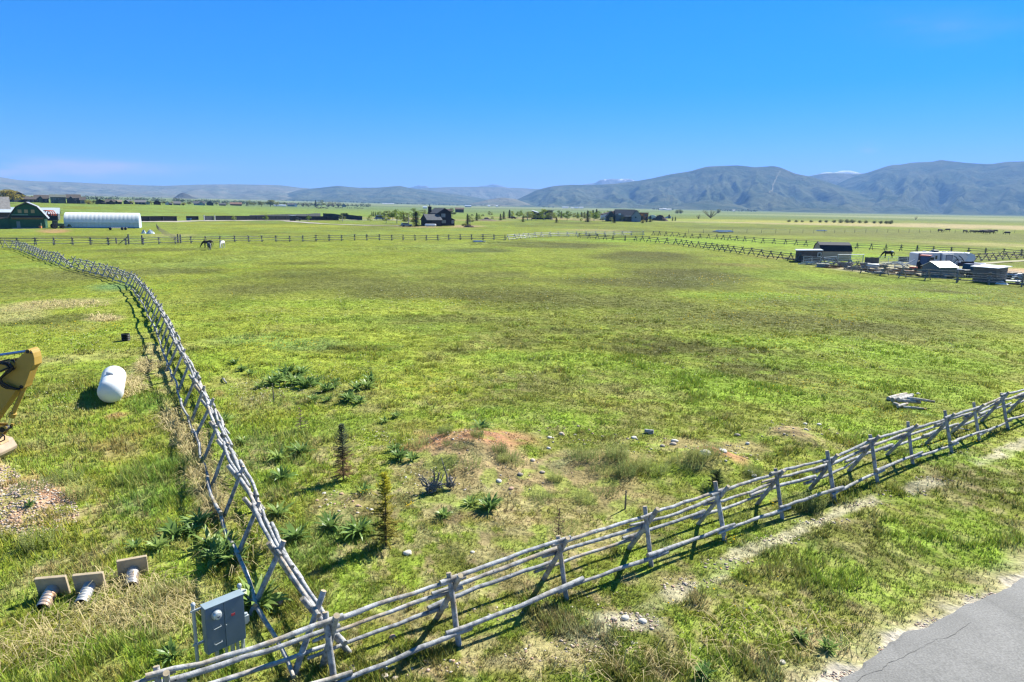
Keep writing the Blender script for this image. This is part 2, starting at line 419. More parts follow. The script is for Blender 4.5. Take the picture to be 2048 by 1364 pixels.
PATCH = [
 # middle field: dark bands
 (1290, 508, 95, 7, 'dark', 1.00), (1345, 545, 105, 8, 'dark', 1.00), (1255, 563, 110, 7, 'dark', 1.00), (1080, 488, 90, 4, 'dark', 1.00), (960, 501, 60, 4, 'dark', 0.87), (1130, 492, 60, 4, 'dark', 1.00),
 (1000, 548, 60, 6, 'olive', 1.00), (830, 585, 130, 14, 'dark', 0.72), (700, 565, 110, 12, 'olive', 0.87), (930, 560, 90, 8, 'dark', 0.65), (1040, 590, 150, 12, 'dark', 0.72), (1200, 600, 120, 12, 'olive', 0.87),
 (1650, 575, 60, 5, 'dark', 0.87), (1600, 640, 180, 12, 'dark', 0.72), (1750, 655, 110, 14, 'dark', 0.87), (1400, 690, 140, 14, 'dark', 0.80), (1520, 735, 90, 12, 'dark', 0.87), (1300, 705, 80, 8, 'dark', 0.87), (1150, 665, 70, 8, 'olive', 0.87),
 (1050, 685, 60, 9, 'dark', 0.72), (920, 705, 45, 7, 'dark', 0.72), (880, 640, 140, 12, 'olive', 0.87), (620, 545, 120, 10, 'dark', 0.65), (500, 580, 130, 13, 'olive', 1.00), (150, 548, 170, 14, 'olive', 1.00), (100, 640, 130, 8, 'olive', 0.87), (610, 526, 90, 4, 'dark', 0.65),
 (1900, 645, 150, 10, 'dark', 0.58), (1950, 600, 110, 8, 'olive', 0.87), (1800, 610, 130, 8, 'dark', 0.65), (1700, 600, 90, 6, 'dark', 0.58), (390, 540, 70, 5, 'dark', 0.72), (300, 500, 120, 3, 'dark', 0.72), (690, 700, 80, 10, 'dark', 0.51), (1270, 650, 120, 8, 'dark', 0.58),
 (1480, 755, 120, 14, 'dark', 0.58), (1000, 640, 90, 8, 'olive', 0.72), (1330, 610, 90, 8, 'olive', 0.87), (1890, 585, 60, 4, 'dark', 0.87), (1570, 553, 120, 5, 'olive', 0.72), (1480, 530, 60, 4, 'brown', .5),
 # fresh strips
 (1450, 780, 260, 26, 'fresh', .8), (1620, 730, 150, 16, 'fresh', .7), (1850, 720, 180, 22, 'fresh', .7), (1300, 740, 110, 14, 'fresh', .5), (1750, 690, 130, 12, 'fresh', .6), (690, 640, 170, 10, 'green', .6), (470, 605, 90, 8, 'fresh', .6), (620, 690, 90, 12, 'blue', .45),
 (850, 655, 90, 10, 'green', .5), (1000, 720, 90, 16, 'green', .5), (1110, 840, 120, 24, 'fresh', .7), (950, 833, 60, 10, 'fresh', .8), (1700, 845, 110, 26, 'fresh', .7), (1840, 770, 150, 24, 'fresh', .6), (1850, 590, 180, 8, 'fresh', .5), (1640, 555, 200, 9, 'fresh', .5), (1420, 590, 90, 9, 'fresh', .4),
 (225, 572, 55, 9, 'blue', .9), (100, 530, 110, 7, 'green', .7), (500, 680, 90, 12, 'blue', .4), (430, 720, 40, 20, 'fresh', .5), (1500, 485, 260, 9, 'fresh', .7), (1700, 512, 120, 6, 'fresh', .8), (1300, 482, 120, 4, 'fresh', .5), (1640, 520, 90, 6, 'fresh', .4),
 (650, 850, 130, 30, 'green', .7), (560, 930, 110, 55, 'lush', .55), (450, 880, 60, 30, 'fresh', .6), (660, 1070, 130, 40, 'lush', .5), (700, 1180, 90, 35, 'green', .5), (900, 1080, 120, 25, 'fresh', .5), (560, 1130, 80, 40, 'lush', .4),
 # left side
 (120, 606, 110, 10, 'tan', .6), (30, 625, 60, 14, 'straw', .5), (208, 640, 36, 6, 'straw', .8), (290, 735, 18, 14, 'straw', .8), (180, 715, 110, 10, 'dry', .5), (90, 725, 70, 12, 'dry', .6), (270, 755, 40, 25, 'dry', .6), (225, 780, 70, 12, 'green', .3), (150, 790, 60, 14, 'green', .6), (300, 800, 40, 22, 'lush', .7),
 (400, 930, 22, 50, 'straw', .9), (375, 880, 26, 30, 'straw', .8), (430, 1000, 16, 40, 'straw', .8), (345, 840, 26, 20, 'dry', .7), (200, 905, 110, 24, 'brown', .8), (120, 880, 90, 20, 'dry', .5), (260, 875, 60, 10, 'dirt', .25), (230, 830, 26, 6, 'dirt', .7), (237, 790, 20, 10, 'dirt', .5),
 (320, 960, 70, 50, 'lush', .7), (270, 1010, 80, 24, 'lush', .5), (130, 950, 60, 18, 'green', .6), (50, 940, 60, 20, 'green', .5), (60, 1110, 90, 20, 'yel', .7), (110, 1060, 40, 14, 'yel', .7), (240, 1080, 90, 24, 'olive', .5), (300, 1215, 130, 38, 'straw', .45), (200, 1255, 110, 40, 'straw', .3), (60, 1280, 120, 60, 'yel', .5), (160, 1320, 120, 40, 'green', .5), (30, 1190, 60, 30, 'green', .6),
 (40, 1030, 115, 44, 'gravel', 1.0), (-10, 975, 45, 16, 'gravel', .9), (22, 995, 34, 8, 'green', .6), (110, 1010, 30, 8, 'dirt', .6),
 # near field: dirt and dry grass round the mounds
 (940, 895, 95, 26, 'dirt', 1.0), (930, 925, 130, 26, 'soil', .9), (960, 970, 150, 24, 'soil', .6), (1100, 950, 180, 34, 'soil', .7), (1200, 925, 110, 18, 'soil', .6), (1270, 990, 120, 30, 'soil', .55), (1370, 890, 70, 18, 'soil', .7), (1440, 922, 50, 14, 'dirt', .7), (1590, 880, 62, 16, 'soil', .95), (1480, 890, 60, 14, 'soil', .6), (1400, 940, 60, 18, 'soil', .5),
 (750, 990, 90, 24, 'dry', .6), (680, 1010, 60, 18, 'soil', .45), (860, 1020, 130, 24, 'brown', .7), (1000, 1030, 130, 20, 'brown', .6), (1120, 1060, 120, 30, 'soil', .5), (1000, 1160, 130, 22, 'soil', .55), (820, 1230, 110, 18, 'soil', .5), (900, 1110, 120, 26, 'olive', .6), (480, 765, 60, 22, 'dry', .5), (560, 800, 90, 18, 'dry', .65), (700, 790, 80, 22, 'olive', .6), (830, 775, 120, 26, 'yel', .35), (740, 815, 70, 12, 'dry', .6), (860, 860, 90, 20, 'yel', .4),
 (1250, 780, 110, 18, 'dry', .35), (1090, 770, 120, 20, 'olive', .5), (1180, 800, 130, 16, 'yel', .3), (440, 790, 20, 10, 'dirt', .4),
 (932, 890, 120, 27, 'dirt', .95), (960, 935, 150, 18, 'soil', .6), (20, 985, 90, 20, 'dirt', .6), (1442, 920, 34, 12, 'dirt', .9), (1120, 985, 200, 40, 'soil', .5), (1050, 1090, 160, 24, 'soil', .4),
 (1290, 513, 130, 10, 'dark', .8), (1360, 547, 140, 13, 'dark', .75), (1240, 563, 190, 10, 'dark', .7), (900, 578, 230, 15, 'dark', .6), (1060, 605, 170, 16, 'dark', .6), (1500, 645, 200, 20, 'dark', .6), (1390, 700, 160, 15, 'dark', .65), (1540, 738, 120, 16, 'dark', .6), (1730, 652, 160, 16, 'dark', .6), (1100, 490, 130, 5, 'dark', .8), (560, 560, 190, 12, 'dark', .5), (640, 605, 140, 10, 'fresh', .45), (1650, 600, 200, 8, 'fresh', .5), (1150, 720, 200, 18, 'fresh', .5), (1560, 690, 200, 12, 'fresh', .6), (980, 560, 260, 22, 'olive', .4), (1330, 530, 170, 18, 'dark', .45), (700, 580, 200, 20, 'olive', .5), (1550, 640, 330, 22, 'olive', .5), (1750, 620, 200, 18, 'dark', .4), (1360, 700, 240, 20, 'dark', .4), (430, 600, 160, 16, 'olive', .4),
 # verge between the fence and the road
 (1750, 1085, 170, 50, 'dark', .7), (1960, 960, 110, 50, 'dark', .6), (1590, 1010, 70, 30, 'dark', .6), (1720, 1000, 60, 20, 'green', .3), (1650, 1180, 90, 40, 'olive', .6), (1880, 1090, 120, 40, 'fresh', .5), (1580, 1040, 60, 16, 'green', .4), (1830, 900, 120, 26, 'fresh', .5), (1500, 1090, 60, 20, 'green', .4),
 (1260, 1245, 60, 18, 'pale', .85), (1380, 1170, 90, 20, 'dry', .7), (1120, 1310, 110, 26, 'dry', .7), (1180, 1280, 70, 20, 'pale', .45), (980, 1330, 120, 24, 'soil', .5), (1300, 1300, 120, 30, 'olive', .5), (1080, 1240, 110, 18, 'dry', .5), (800, 1335, 90, 16, 'soil', .5), (1450, 1240, 120, 40, 'yel', .35), (1500, 1320, 110, 22, 'green', .5), (1840, 1225, 40, 14, 'soil', .5), (1650, 1120, 200, 40, 'green', .4), (1960, 1060, 120, 50, 'fresh', .5), (1720, 1180, 120, 30, 'fresh', .4), (1480, 1060, 60, 14, 'fresh', .5),
 # far fields
 (1650, 447, 330, 3.2, 'tan', .9), (1850, 450, 240, 4, 'tan', .75), (1450, 441, 150, 2.5, 'yel', .8), (1900, 470, 220, 9, 'olive', .9), (1700, 468, 240, 4, 'olive', .8), (1460, 466, 120, 3, 'dark', .6), (1440, 455, 110, 2.4, 'dark', .6), (1880, 437, 300, 3, 'blue', .8), (1950, 441, 200, 2.4, 'dark', .6), (1980, 489, 120, 4, 'tan', .45), (1250, 462, 110, 2, 'dark', .6), (1180, 460, 70, 2, 'tan', .5),
 (1200, 455, 120, 3, 'dark', .35), (110, 462, 30, 4, 'dirt', .75), (300, 445, 90, 3, 'green', .6), (560, 452, 180, 3, 'yel', .5), (420, 446, 90, 2, 'yel', .6), (340, 470, 50, 3, 'tan', .4), (250, 412, 260, 5, 'blue', .8), (600, 425, 260, 6, 'green', .6), (180, 474, 90, 2.4, 'dark', .6), (590, 467, 90, 2, 'dark', .4), (930, 452, 30, 2.6, 'soil', .9), (860, 454, 70, 1.6, 'soil', .8), (1130, 438, 110, 2.2, 'soil', .75), (960, 441, 60, 1.6, 'soil', .6), (800, 437, 70, 1.5, 'soil', .7), (1160, 446, 60, 2, 'dark', .5), (1310, 440, 110, 2, 'green', .6),
 (1690, 536, 60, 4, 'tan', .9), (1760, 541, 90, 8, 'pale', .9), (1820, 530, 60, 6, 'pale', .6), (1960, 541, 110, 10, 'pale', .6), (2030, 541, 60, 6, 'gravel', .6), (1560, 515, 90, 4, 'brown', .55), (1800, 547, 60, 4, 'pale', .6),
]
PW = []
for (px, py, rx, ry, ty, w) in PATCH:
    x, y = flat(px, py); x1, y1 = flat(px + rx, py); xa, ya = flat(px, py - ry); xb, yb = flat(px, py + ry)
    th = atan2(x, y)
    PW.append((x, y, hypot(x1 - x, y1 - y), hypot(xa - xb, ya - yb) / 2, th, ty, w))

PATHS = [([flat(*p) for p in ((1000, 1340), (1180, 1268), (1300, 1212), (1400, 1160), (1480, 1112), (1560, 1075), (1640, 1040), (1720, 1008), (1800, 982), (1880, 958), (1960, 922), (2060, 880))], .36, 'pale', .72),
         ([flat(*p) for p in ((300, 690), (330, 760), (352, 830), (378, 890), (400, 940), (425, 990), (445, 1040))], .5, 'straw', .7)]
def ground_look(x, y):
    """albedo (N,3), grass density 0..1+, grass height factor"""
    x = np.asarray(x, float); y = np.asarray(y, float); N = len(x)
    d = np.hypot(x, y)
    n1 = fbm(x / 6, y / 9, 21, 4); n2 = fbm(x / 1.7, y / 2.2, 33, 3); n3 = fbm(x / 30, y / 44, 40, 4)
    base = np.empty((N, 3)); base[:] = (0.212, 0.245, 0.034)
    def mixin(c, w):
        w = np.clip(w, 0, 1)[:, None]
        base[:] = base * (1 - w) + np.array(c) * w
    dens = np.ones(N); hg = np.ones(N)
    mixin((0.14, 0.148, 0.034), ss(0.52, 0.66, n1) * 0.5)
    mixin((0.18, 0.255, 0.034), ss(0.53, 0.66, n2) * 0.5)
    mixin((0.26, 0.24, 0.08), ss(0.56, 0.74, fbm(x / 3.3, y / 4.1, 55, 4)) * (0.5 - .25 * ss(40, 90, d)))
    mixin((0.125, 0.135, 0.032), ss(0.55, 0.68, n3) * 0.45)
    mixin((0.235, 0.27, 0.042), ss(0.5, 0.36, n3) * 0.5)
    near = 1 - ss(30, 70, d)
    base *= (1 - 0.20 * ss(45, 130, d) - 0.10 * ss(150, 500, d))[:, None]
    w1 = (fbm(x / 2.2, y / 2.6, 61, 4) - 0.5) * 1.5 * near + (fbm(x / 14, y / 18, 66, 4) - 0.5) * 1.1 * (1 - near)
    w2 = (fbm(x / 0.7, y / 0.8, 71, 3) - 0.5) * 0.8 * near
    for (cx, cy, ra, rb, th, ty, w) in PW:
        dx, dy = x - cx, y - cy
        m = np.abs(dx) + np.abs(dy) < 3.2 * (ra + rb)
        if not m.any(): continue
        u = (dx[m] * cos(th) - dy[m] * sin(th)) / ra; v = (dx[m] * sin(th) + dy[m] * cos(th)) / rb
        q = np.sqrt(u * u + v * v) + w1[m] + w2[m]
        k = ss(1.35, 0.45, q) * w
        c, dn, hh = TYPES[ty]
        base[m] = base[m] * (1 - k[:, None]) + np.array(c) * k[:, None]
        dens[m] = dens[m] * (1 - k) + dn * k; hg[m] = hg[m] * (1 - k) + hh * k
    for (pts, wd, ty, w) in PATHS:
        q = seg_dist(x, y, pts) / wd + (fbm(x / 0.9, y / 0.9, 75, 4) - .5) * 1.6
        k = ss(1.0, 0.35, q) * w * ss(.30, .5, fbm(x / 1.6, y / 1.6, 78, 3)); mixin(TYPES[ty][0], k)
        dens = dens * (1 - k) + TYPES[ty][1] * k; hg = hg * (1 - k) + TYPES[ty][2] * k
    # close by: dry thatch and bare soil showing between the tufts
    sp = fbm(x / .42, y / .5, 140, 4); zone = (1 - ss(18, 45, d)) * ss(.3, .8, dens) * (0.45 + 0.55 * ss(.42, .6, fbm(x / 5, y / 5, 150, 3)))
    k = ss(.53, .66, sp) * .62 * zone; mixin((0.34, 0.285, 0.145), k); dens = dens * (1 - .75 * k)
    k = ss(.56, .68, fbm(x / .3, y / .36, 160, 3)) * .55 * zone; mixin((0.24, 0.175, 0.10), k); dens = dens * (1 - .9 * k)
    k = ss(.55, .68, fbm(x / .8, y / .9, 170, 3)) * .5 * near; mixin((0.19, 0.275, 0.03), k)
    # creek banks: the cut bank's shade painted near black, rank grass around it
    cd = seg_dist(x, y, CREEK) + (vn(x / 2.5, y / 2.5, 12) - 0.5) * 1.2
    k = ss(1.5, 0.5, cd) * ss(0.44, 0.58, vn(x / 6.0, y / 6.0, 15)); mixin((0.03, 0.03, 0.015), k * 0.8)
    k = ss(9, 2, cd) * 0.45; mixin((0.17, 0.20, 0.045), k)
    # road shoulder
    rs = road_s(x, y) + (fbm(x * 1.1, y * 1.1, 81, 4) - 0.5) * 1.5
    k = ss(-1.1, -0.35, rs) * (y < 60); mixin((0.32, 0.28, 0.16), k * 0.65); dens *= 1 - 0.7 * k
    k = ss(-0.45, 0.0, rs) * (y < 60); mixin((0.42, 0.37, 0.29), k); dens *= 1 - k
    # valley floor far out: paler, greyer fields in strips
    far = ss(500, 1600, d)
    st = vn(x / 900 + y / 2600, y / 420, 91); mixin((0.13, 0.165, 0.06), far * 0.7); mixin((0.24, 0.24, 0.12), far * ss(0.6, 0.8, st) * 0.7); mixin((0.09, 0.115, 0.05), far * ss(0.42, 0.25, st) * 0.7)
    return base, np.clip(dens, 0, 1.5), hg

def ground_mat():
    m = bpy.data.materials.new('grass_ground'); m.use_nodes = True
    n, l = m.node_tree.nodes, m.node_tree.links
    p = n['Principled BSDF']; p.inputs['Roughness'].default_value = 0.95; p.inputs['Specular IOR Level'].default_value = 0.05
    a = n.new('ShaderNodeAttribute'); a.attribute_name = 'tint'
    t = n.new('ShaderNodeTexCoord')
    def noise(s, det):
        z = n.new('ShaderNodeTexNoise'); z.inputs['Scale'].default_value = s; z.inputs['Detail'].default_value = det
        l.new(t.outputs['Object'], z.inputs[0]); return z
    za, zb, zc = noise(9.0, 6), noise(1.1, 6), noise(0.17, 7)
    def mr(z, lo, hi):
        r = n.new('ShaderNodeMapRange'); r.inputs[1].default_value = 0.3; r.inputs[2].default_value = 0.7; r.inputs[3].default_value = lo; r.inputs[4].default_value = hi
        l.new(z.outputs[0], r.inputs[0]); return r.outputs[0]
    m1 = n.new('ShaderNodeMath'); m1.operation = 'MULTIPLY'; l.new(mr(za, 0.74, 1.26), m1.inputs[0]); l.new(mr(zb, 0.74, 1.26), m1.inputs[1])
    m2 = n.new('ShaderNodeMath'); m2.operation = 'MULTIPLY'; l.new(m1.outputs[0], m2.inputs[0]); l.new(mr(zc, 0.8, 1.2), m2.inputs[1])
    h = n.new('ShaderNodeHueSaturation'); l.new(a.outputs['Color'], h.inputs['Color']); l.new(m2.outputs[0], h.inputs['Value'])
    l.new(h.outputs[0], p.inputs['Base Color'])
    b = n.new('ShaderNodeBump'); b.inputs['Strength'].default_value = 0.6; b.inputs['Distance'].default_value = 0.06
    l.new(za.outputs[0], b.inputs['Height'])
    b2 = n.new('ShaderNodeBump'); b2.inputs['Strength'].default_value = 0.8; b2.inputs['Distance'].default_value = 0.45
    l.new(zb.outputs[0], b2.inputs['Height']); l.new(b.outputs[0], b2.inputs['Normal'])
    l.new(b2.outputs[0], p.inputs['Normal'])
    return m
def build_ground():
    rr = np.concatenate([[0.3, 2, 4, 6], np.geomspace(7.5, 200, 520), np.geomspace(203, 15800, 280)[0:]])
    th = np.concatenate([np.linspace(-180, -62, 30)[:-1], np.linspace(-62, -46, 40)[:-1], np.linspace(-46, 46, 820), np.linspace(46, 62, 40)[1:], np.linspace(62, 180, 30)[1:-1]])
    th = np.radians(th)
    R, T = np.meshgrid(rr, th, indexing='ij')
    x = (R * np.sin(T)).ravel(); y = (R * np.cos(T)).ravel()
    z = tz(x, y)
    c, dn, hh = ground_look(x, y)
    nr, nt = R.shape
    i = np.arange(nr - 1)[:, None] * nt; j = np.arange(nt)[None, :]; j2 = (j + 1) % nt
    f = np.stack([i + j, i + nt + j, i + nt + j2, i + j2], -1).reshape(-1, 4)[:, ::-1]
    f = np.concatenate([f])
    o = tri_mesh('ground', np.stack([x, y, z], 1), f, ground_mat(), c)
    o.data.polygons.foreach_set('use_smooth', [True] * len(o.data.polygons))
    tag(o, kind='structure')
    return o
build_ground()

# ------------------------------------------------------------------ grass, flowers and pebbles: stuff nobody could count
def sample_ground(n, r0, r1, pw, half=43.0, seed=1):
    g = np.random.default_rng(seed)
    q = g.random(n)
    if abs(pw) < 1e-6: r = r0 * (r1 / r0) ** q
    else: r = (r0 ** pw + (r1 ** pw - r0 ** pw) * q) ** (1 / pw)
    t = np.radians((g.random(n) * 2 - 1) * half)
    return r * np.sin(t), r * np.cos(t), r, g
GRASS_MAT = leaf_mat('grass_blades', tint=True, trans=0.28, up=0.62)
def build_grass():
    N = 560000
    x, y, r, g = sample_ground(N, 10.5, 190, 0.25, 44, 5)
    c, dn, hh = ground_look(x, y)
    tall = ss(0.56, 0.74, fbm(x / 1.1, y / 1.1, 101, 3)) * (1 - ss(45, 90, r))
    clump = ss(0.40, 0.62, fbm(x / 0.55, y / 0.55, 105, 2))
    keep = (g.random(N) < dn * (0.40 + 0.6 * clump) * (1 - .8 * ss(70, 185, r))) & (road_s(x, y) < -0.15)
    x, y, r, c, hh, tall, dn = (a[keep] for a in (x, y, r, c, hh, tall, dn)); n = len(x)
    K = 3
    wid = 0.010 * np.maximum(1, r / 17) ** 0.85
    left = ss(-2, -6, x + 0.25 * (y - 11)) * (y < 32)                 # unmown rough on the left
    h0 = (0.058 + 0.13 * tall + 0.07 * left) * hh * (1 - 0.5 * ss(25, 90, r))
    V = np.empty((n, K, 3, 3), np.float32); C = np.empty((n, K, 3, 3), np.float32)
    z = tz(x, y)
    for k in range(K):
        a = g.random(n) * 2 * pi; ln = h0 * (0.55 + 0.9 * g.random(n)); lean = ln * (0.35 + 0.75 * g.random(n)) * 0.8
        ox, oy = (g.random(n) - 0.5) * wid * 6, (g.random(n) - 0.5) * wid * 6
        b = a + pi / 2 + (g.random(n) - 0.5) * 1.2
        w = wid * (0.6 + 0.9 * g.random(n))
        bx, by = x + ox, y + oy
        V[:, k, 0] = np.stack([bx + np.cos(b) * w, by + np.sin(b) * w, z - 0.01], 1)
        V[:, k, 1] = np.stack([bx - np.cos(b) * w, by - np.sin(b) * w, z - 0.01], 1)
        V[:, k, 2] = np.stack([bx + np.cos(a) * lean, by + np.sin(a) * lean, z + ln], 1)
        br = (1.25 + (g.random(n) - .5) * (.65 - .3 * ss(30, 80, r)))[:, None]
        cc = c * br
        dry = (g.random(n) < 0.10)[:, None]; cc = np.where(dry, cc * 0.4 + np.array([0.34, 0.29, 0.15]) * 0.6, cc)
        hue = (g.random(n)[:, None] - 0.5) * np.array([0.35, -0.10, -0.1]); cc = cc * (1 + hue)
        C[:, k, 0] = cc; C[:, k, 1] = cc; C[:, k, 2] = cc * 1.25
    V = V.reshape(-1, 3); C = np.clip(C.reshape(-1, 3), 0, 0.8)
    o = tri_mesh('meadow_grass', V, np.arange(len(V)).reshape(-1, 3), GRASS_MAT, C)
    tag(o, 'short and tussocky meadow grass growing all over the field and the road verge', 'grass', kind='stuff')
build_grass()
def build_straw():                                     # long bleached stalks lying in the rough and along the fence
    P = [(300, 1215, 130, 45, 430), (190, 1255, 120, 40, 200), (400, 930, 22, 60, 700), (378, 880, 22, 30, 320), (432, 1005, 16, 40, 420), (250, 1170, 80, 20, 200), (260, 775, 30, 22, 300), (292, 735, 16, 14, 220), (60, 1300, 100, 40, 260), (480, 1090, 60, 60, 160), (130, 610, 90, 8, 260), (208, 640, 30, 6, 150), (345, 845, 24, 22, 240), (1240, 1330, 200, 30, 120), (1560, 1270, 160, 60, 160)]
    g = np.random.default_rng(8); V = []; C = []
    for (px, py, rx, ry, n) in P:
        for _ in range(n):
            a = g.random() * 2 * pi; q = sqrt(g.random())
            x, y = flat(px + rx * q * cos(a), py + ry * q * sin(a)); z = float(tz(x, y))
            if road_s(x, y) > -0.3: continue
            L = 0.25 + 0.45 * g.random(); up = 0.12 + 0.5 * g.random(); th = g.random() * 2 * pi; w = 0.007 * max(1, hypot(x, y) / 15)
            p0 = np.array([x, y, z]); p1 = p0 + np.array([cos(th) * L * .45, sin(th) * L * .45, L * up]); p2 = p1 + np.array([cos(th) * L * .6, sin(th) * L * .6, -L * up * .45])
            s = np.array([-sin(th), cos(th), 0]) * w
            V += [p0 - s, p0 + s, p1 + s * .8, p1 - s * .8, p1 - s * .8, p1 + s * .8, p2 + s * .3, p2 - s * .3]
            c = np.array([0.50, 0.42, 0.22]) * (0.7 + 0.6 * g.random()); C += [c] * 8
    o = tri_mesh('dry_grass', np.array(V), np.arange(len(V)).reshape(-1, 4), GRASS_MAT, np.clip(np.array(C), 0, .8))
    tag(o, 'bleached dead grass stalks in the rough by the meter box and along the fence', 'dry grass', kind='stuff')
build_straw()
def build_flowers():
    g = np.random.default_rng(9)
    Y = [(1600, 600, 260, 26, 240), (1500, 640, 150, 16, 120), (1560, 690, 120, 14, 90), (560, 690, 90, 12, 110), (920, 600, 200, 26, 90), (900, 770, 120, 22, 60), (1650, 775, 160, 20, 90), (1900, 870, 90, 24, 60), (1760, 830, 100, 20, 40), (1560, 1010, 26, 14, 20), (1465, 1085, 20, 14, 16), (1850, 885, 60, 16, 30), (725, 990, 10, 6, 10), (815, 1020, 12, 5, 12), (330, 560, 90, 20, 24), (120, 660, 130, 14, 50), (230, 655, 40, 6, 16), (1450, 560, 60, 12, 60), (1950, 600, 120, 16, 60), (1250, 690, 300, 60, 120), (1200, 560, 200, 20, 60), (400, 600, 90, 30, 24), (1440, 1200, 160, 70, 16), (1700, 640, 90, 14, 60)]
    Wt = [(1480, 640, 260, 50, 420), (1300, 560, 200, 16, 160), (1780, 590, 230, 18, 260), (1400, 560, 90, 14, 90), (1000, 600, 200, 30, 200), (820, 590, 160, 20, 140), (640, 620, 200, 30, 120), (1700, 700, 220, 40, 220), (150, 680, 140, 20, 70), (190, 700, 100, 10, 40), (600, 780, 120, 26, 160), (500, 790, 60, 30, 90), (720, 740, 120, 26, 60), (760, 880, 70, 20, 50), (1120, 640, 150, 30, 110), (1880, 910, 60, 16, 50), (1300, 740, 300, 40, 160), (140, 800, 100, 30, 50), (840, 960, 40, 20, 50), (1560, 600, 120, 14, 120), (900, 680, 160, 30, 60), (560, 640, 90, 26, 40)]
    for nm, L, col, lab in (('yellow_flowers', Y, (0.80, 0.50, 0.02), 'tiny yellow dandelion flowers scattered through the grass'), ('white_seed_heads', Wt, (0.46, 0.45, 0.32), 'tiny whitish seed heads scattered through the grass')):
        V = []; F = []
        for (px, py, rx, ry, n) in L:
            for _ in range(n):
                a = g.random() * 2 * pi; q = g.random() ** 0.6
                x, y = flat(px + rx * q * cos(a), py + ry * q * sin(a)); d = hypot(x, y)
                if road_s(x, y) > -0.3: continue
                z = float(tz(x, y)) + 0.10 + 0.10 * g.random()
                s = (0.013 + 0.012 * g.random()) * max(1, d / 24) ** 0.75
                b = len(V)
                tl = (g.random(2) - 0.5) * 0.9
                for k in range(6):
                    u, v = cos(k * pi / 3) * s, sin(k * pi / 3) * s
                    V.append((x + u, y + v, z + u * tl[0] + v * tl[1] - 0.2 * s))
                V.append((x, y, z + 0.35 * s))
                F += [(b + k, b + (k + 1) % 6, b + 6) for k in range(6)]
        o = tri_mesh(nm, np.array(V), np.array(F), leaf_mat(nm, col=col, trans=0.25, var=0.15))
        tag(o, lab, 'flowers', kind='stuff')
build_flowers()
def rock_shape(g, s, flatn=0.6):
    import bmesh
    bm = bmesh.new(); bmesh.ops.create_icosphere(bm, subdivisions=2, radius=1)
    ax = [0.8 + 0.5 * g.random() for _ in range(2)]; of = g.random() * 50
    vs = []
    for v in bm.verts:
        p = v.co; k = 0.72 + 0.55 * float(fbm([p.x * 1.1 + of + p.z], [p.y * 1.1 + p.z * .7], 3, 2)[0])
        vs.append((p.x * k * s * ax[0], p.y * k * s * ax[1], p.z * k * s * flatn))
    fs = [tuple(v.index for v in f.verts) for f in bm.faces]
    bm.free()
    return vs, fs
def build_pebbles():
    g = np.random.default_rng(10); V = []; F = []; C = []
    import bmesh
    bm = bmesh.new(); bmesh.ops.create_icosphere(bm, subdivisions=1, radius=1)
    bv = np.array([v.co[:] for v in bm.verts]); bf = np.array([[v.index for v in f.verts] for f in bm.faces]); bm.free()
    pal = np.array([(0.50, 0.40, 0.31), (0.42, 0.33, 0.27), (0.55, 0.48, 0.40), (0.45, 0.28, 0.19), (0.36, 0.31, 0.27), (0.5, 0.36, 0.28)])
    L = [(1700, 1352, 60, 10, 160, .02), (1800, 1303, 50, 14, 160, .02), (1890, 1248, 60, 14, 160, .02), (1980, 1200, 60, 14, 160, .02), (40, 1030, 120, 46, 2600, .028), (-5, 975, 50, 16, 420, .028), (1260, 1245, 60, 20, 150, .03), (1200, 1290, 90, 24, 70, .03), (1450, 1128, 60, 12, 60, .03), (1560, 1078, 50, 10, 50, .03), (1640, 1040, 60, 6, 50, .03), (1720, 1008, 60, 6, 40, .03), (1880, 958, 60, 5, 40, .03), (1380, 1168, 70, 14, 70, .028), (1120, 1310, 120, 26, 70, .025), (1800, 985, 60, 7, 40, .035), (690, 1000, 60, 20, 50, .026), (840, 975, 50, 20, 40, .026), (1000, 950, 150, 40, 90, .026), (930, 890, 110, 30, 160, .03), (1440, 915, 80, 26, 70, .04), (1590, 865, 90, 26, 90, .04), (1130, 870, 60, 20, 22, .05), (1270, 890, 110, 24, 50, .04), (760, 880, 60, 20, 40, .03), (600, 790, 130, 20, 50, .04), (1300, 1240, 260, 60, 120, .02), (850, 1330, 120, 20, 40, .03), (1030, 1210, 130, 30, 40, .025)]
    for (px, py, rx, ry, n, s0) in L:
        for _ in range(n):
            a = g.random() * 2 * pi; q = sqrt(g.random())
            x, y = flat(px + rx * q * cos(a), py + ry * q * sin(a))
            if road_s(x, y) > .25: continue
            s = s0 * (0.4 + 1.1 * g.random() ** 2)
            M = bv * np.array([s * (0.8 + .6 * g.random()), s * (0.8 + .6 * g.random()), s * (0.5 + .3 * g.random())]) * (0.85 + 0.3 * g.random((len(bv), 1)))
            th = g.random() * 6.3; R = np.array([[cos(th), -sin(th), 0], [sin(th), cos(th), 0], [0, 0, 1]])
            F.append(bf + len(V) * len(bv)); V.append(M @ R.T + np.array([x, y, float(tz(x, y)) + s * .15]))
            C.append(np.repeat((pal[g.integers(len(pal))] * (0.75 + .4 * g.random()))[None], len(bv), 0))
    m = bpy.data.materials.new('pebbles'); m.use_nodes = True
    p = m.node_tree.nodes['Principled BSDF']; p.inputs['Roughness'].default_value = 0.85
    at_ = m.node_tree.nodes.new('ShaderNodeAttribute'); at_.attribute_name = 'tint'
    m.node_tree.links.new(at_.outputs['Color'], p.inputs['Base Color'])
    o = tri_mesh('gravel', np.concatenate(V), np.concatenate(F), m, np.concatenate(C))
    tag(o, 'pinkish gravel heap at the left edge and loose pebbles on the bare soil', 'gravel', kind='stuff')
build_pebbles()

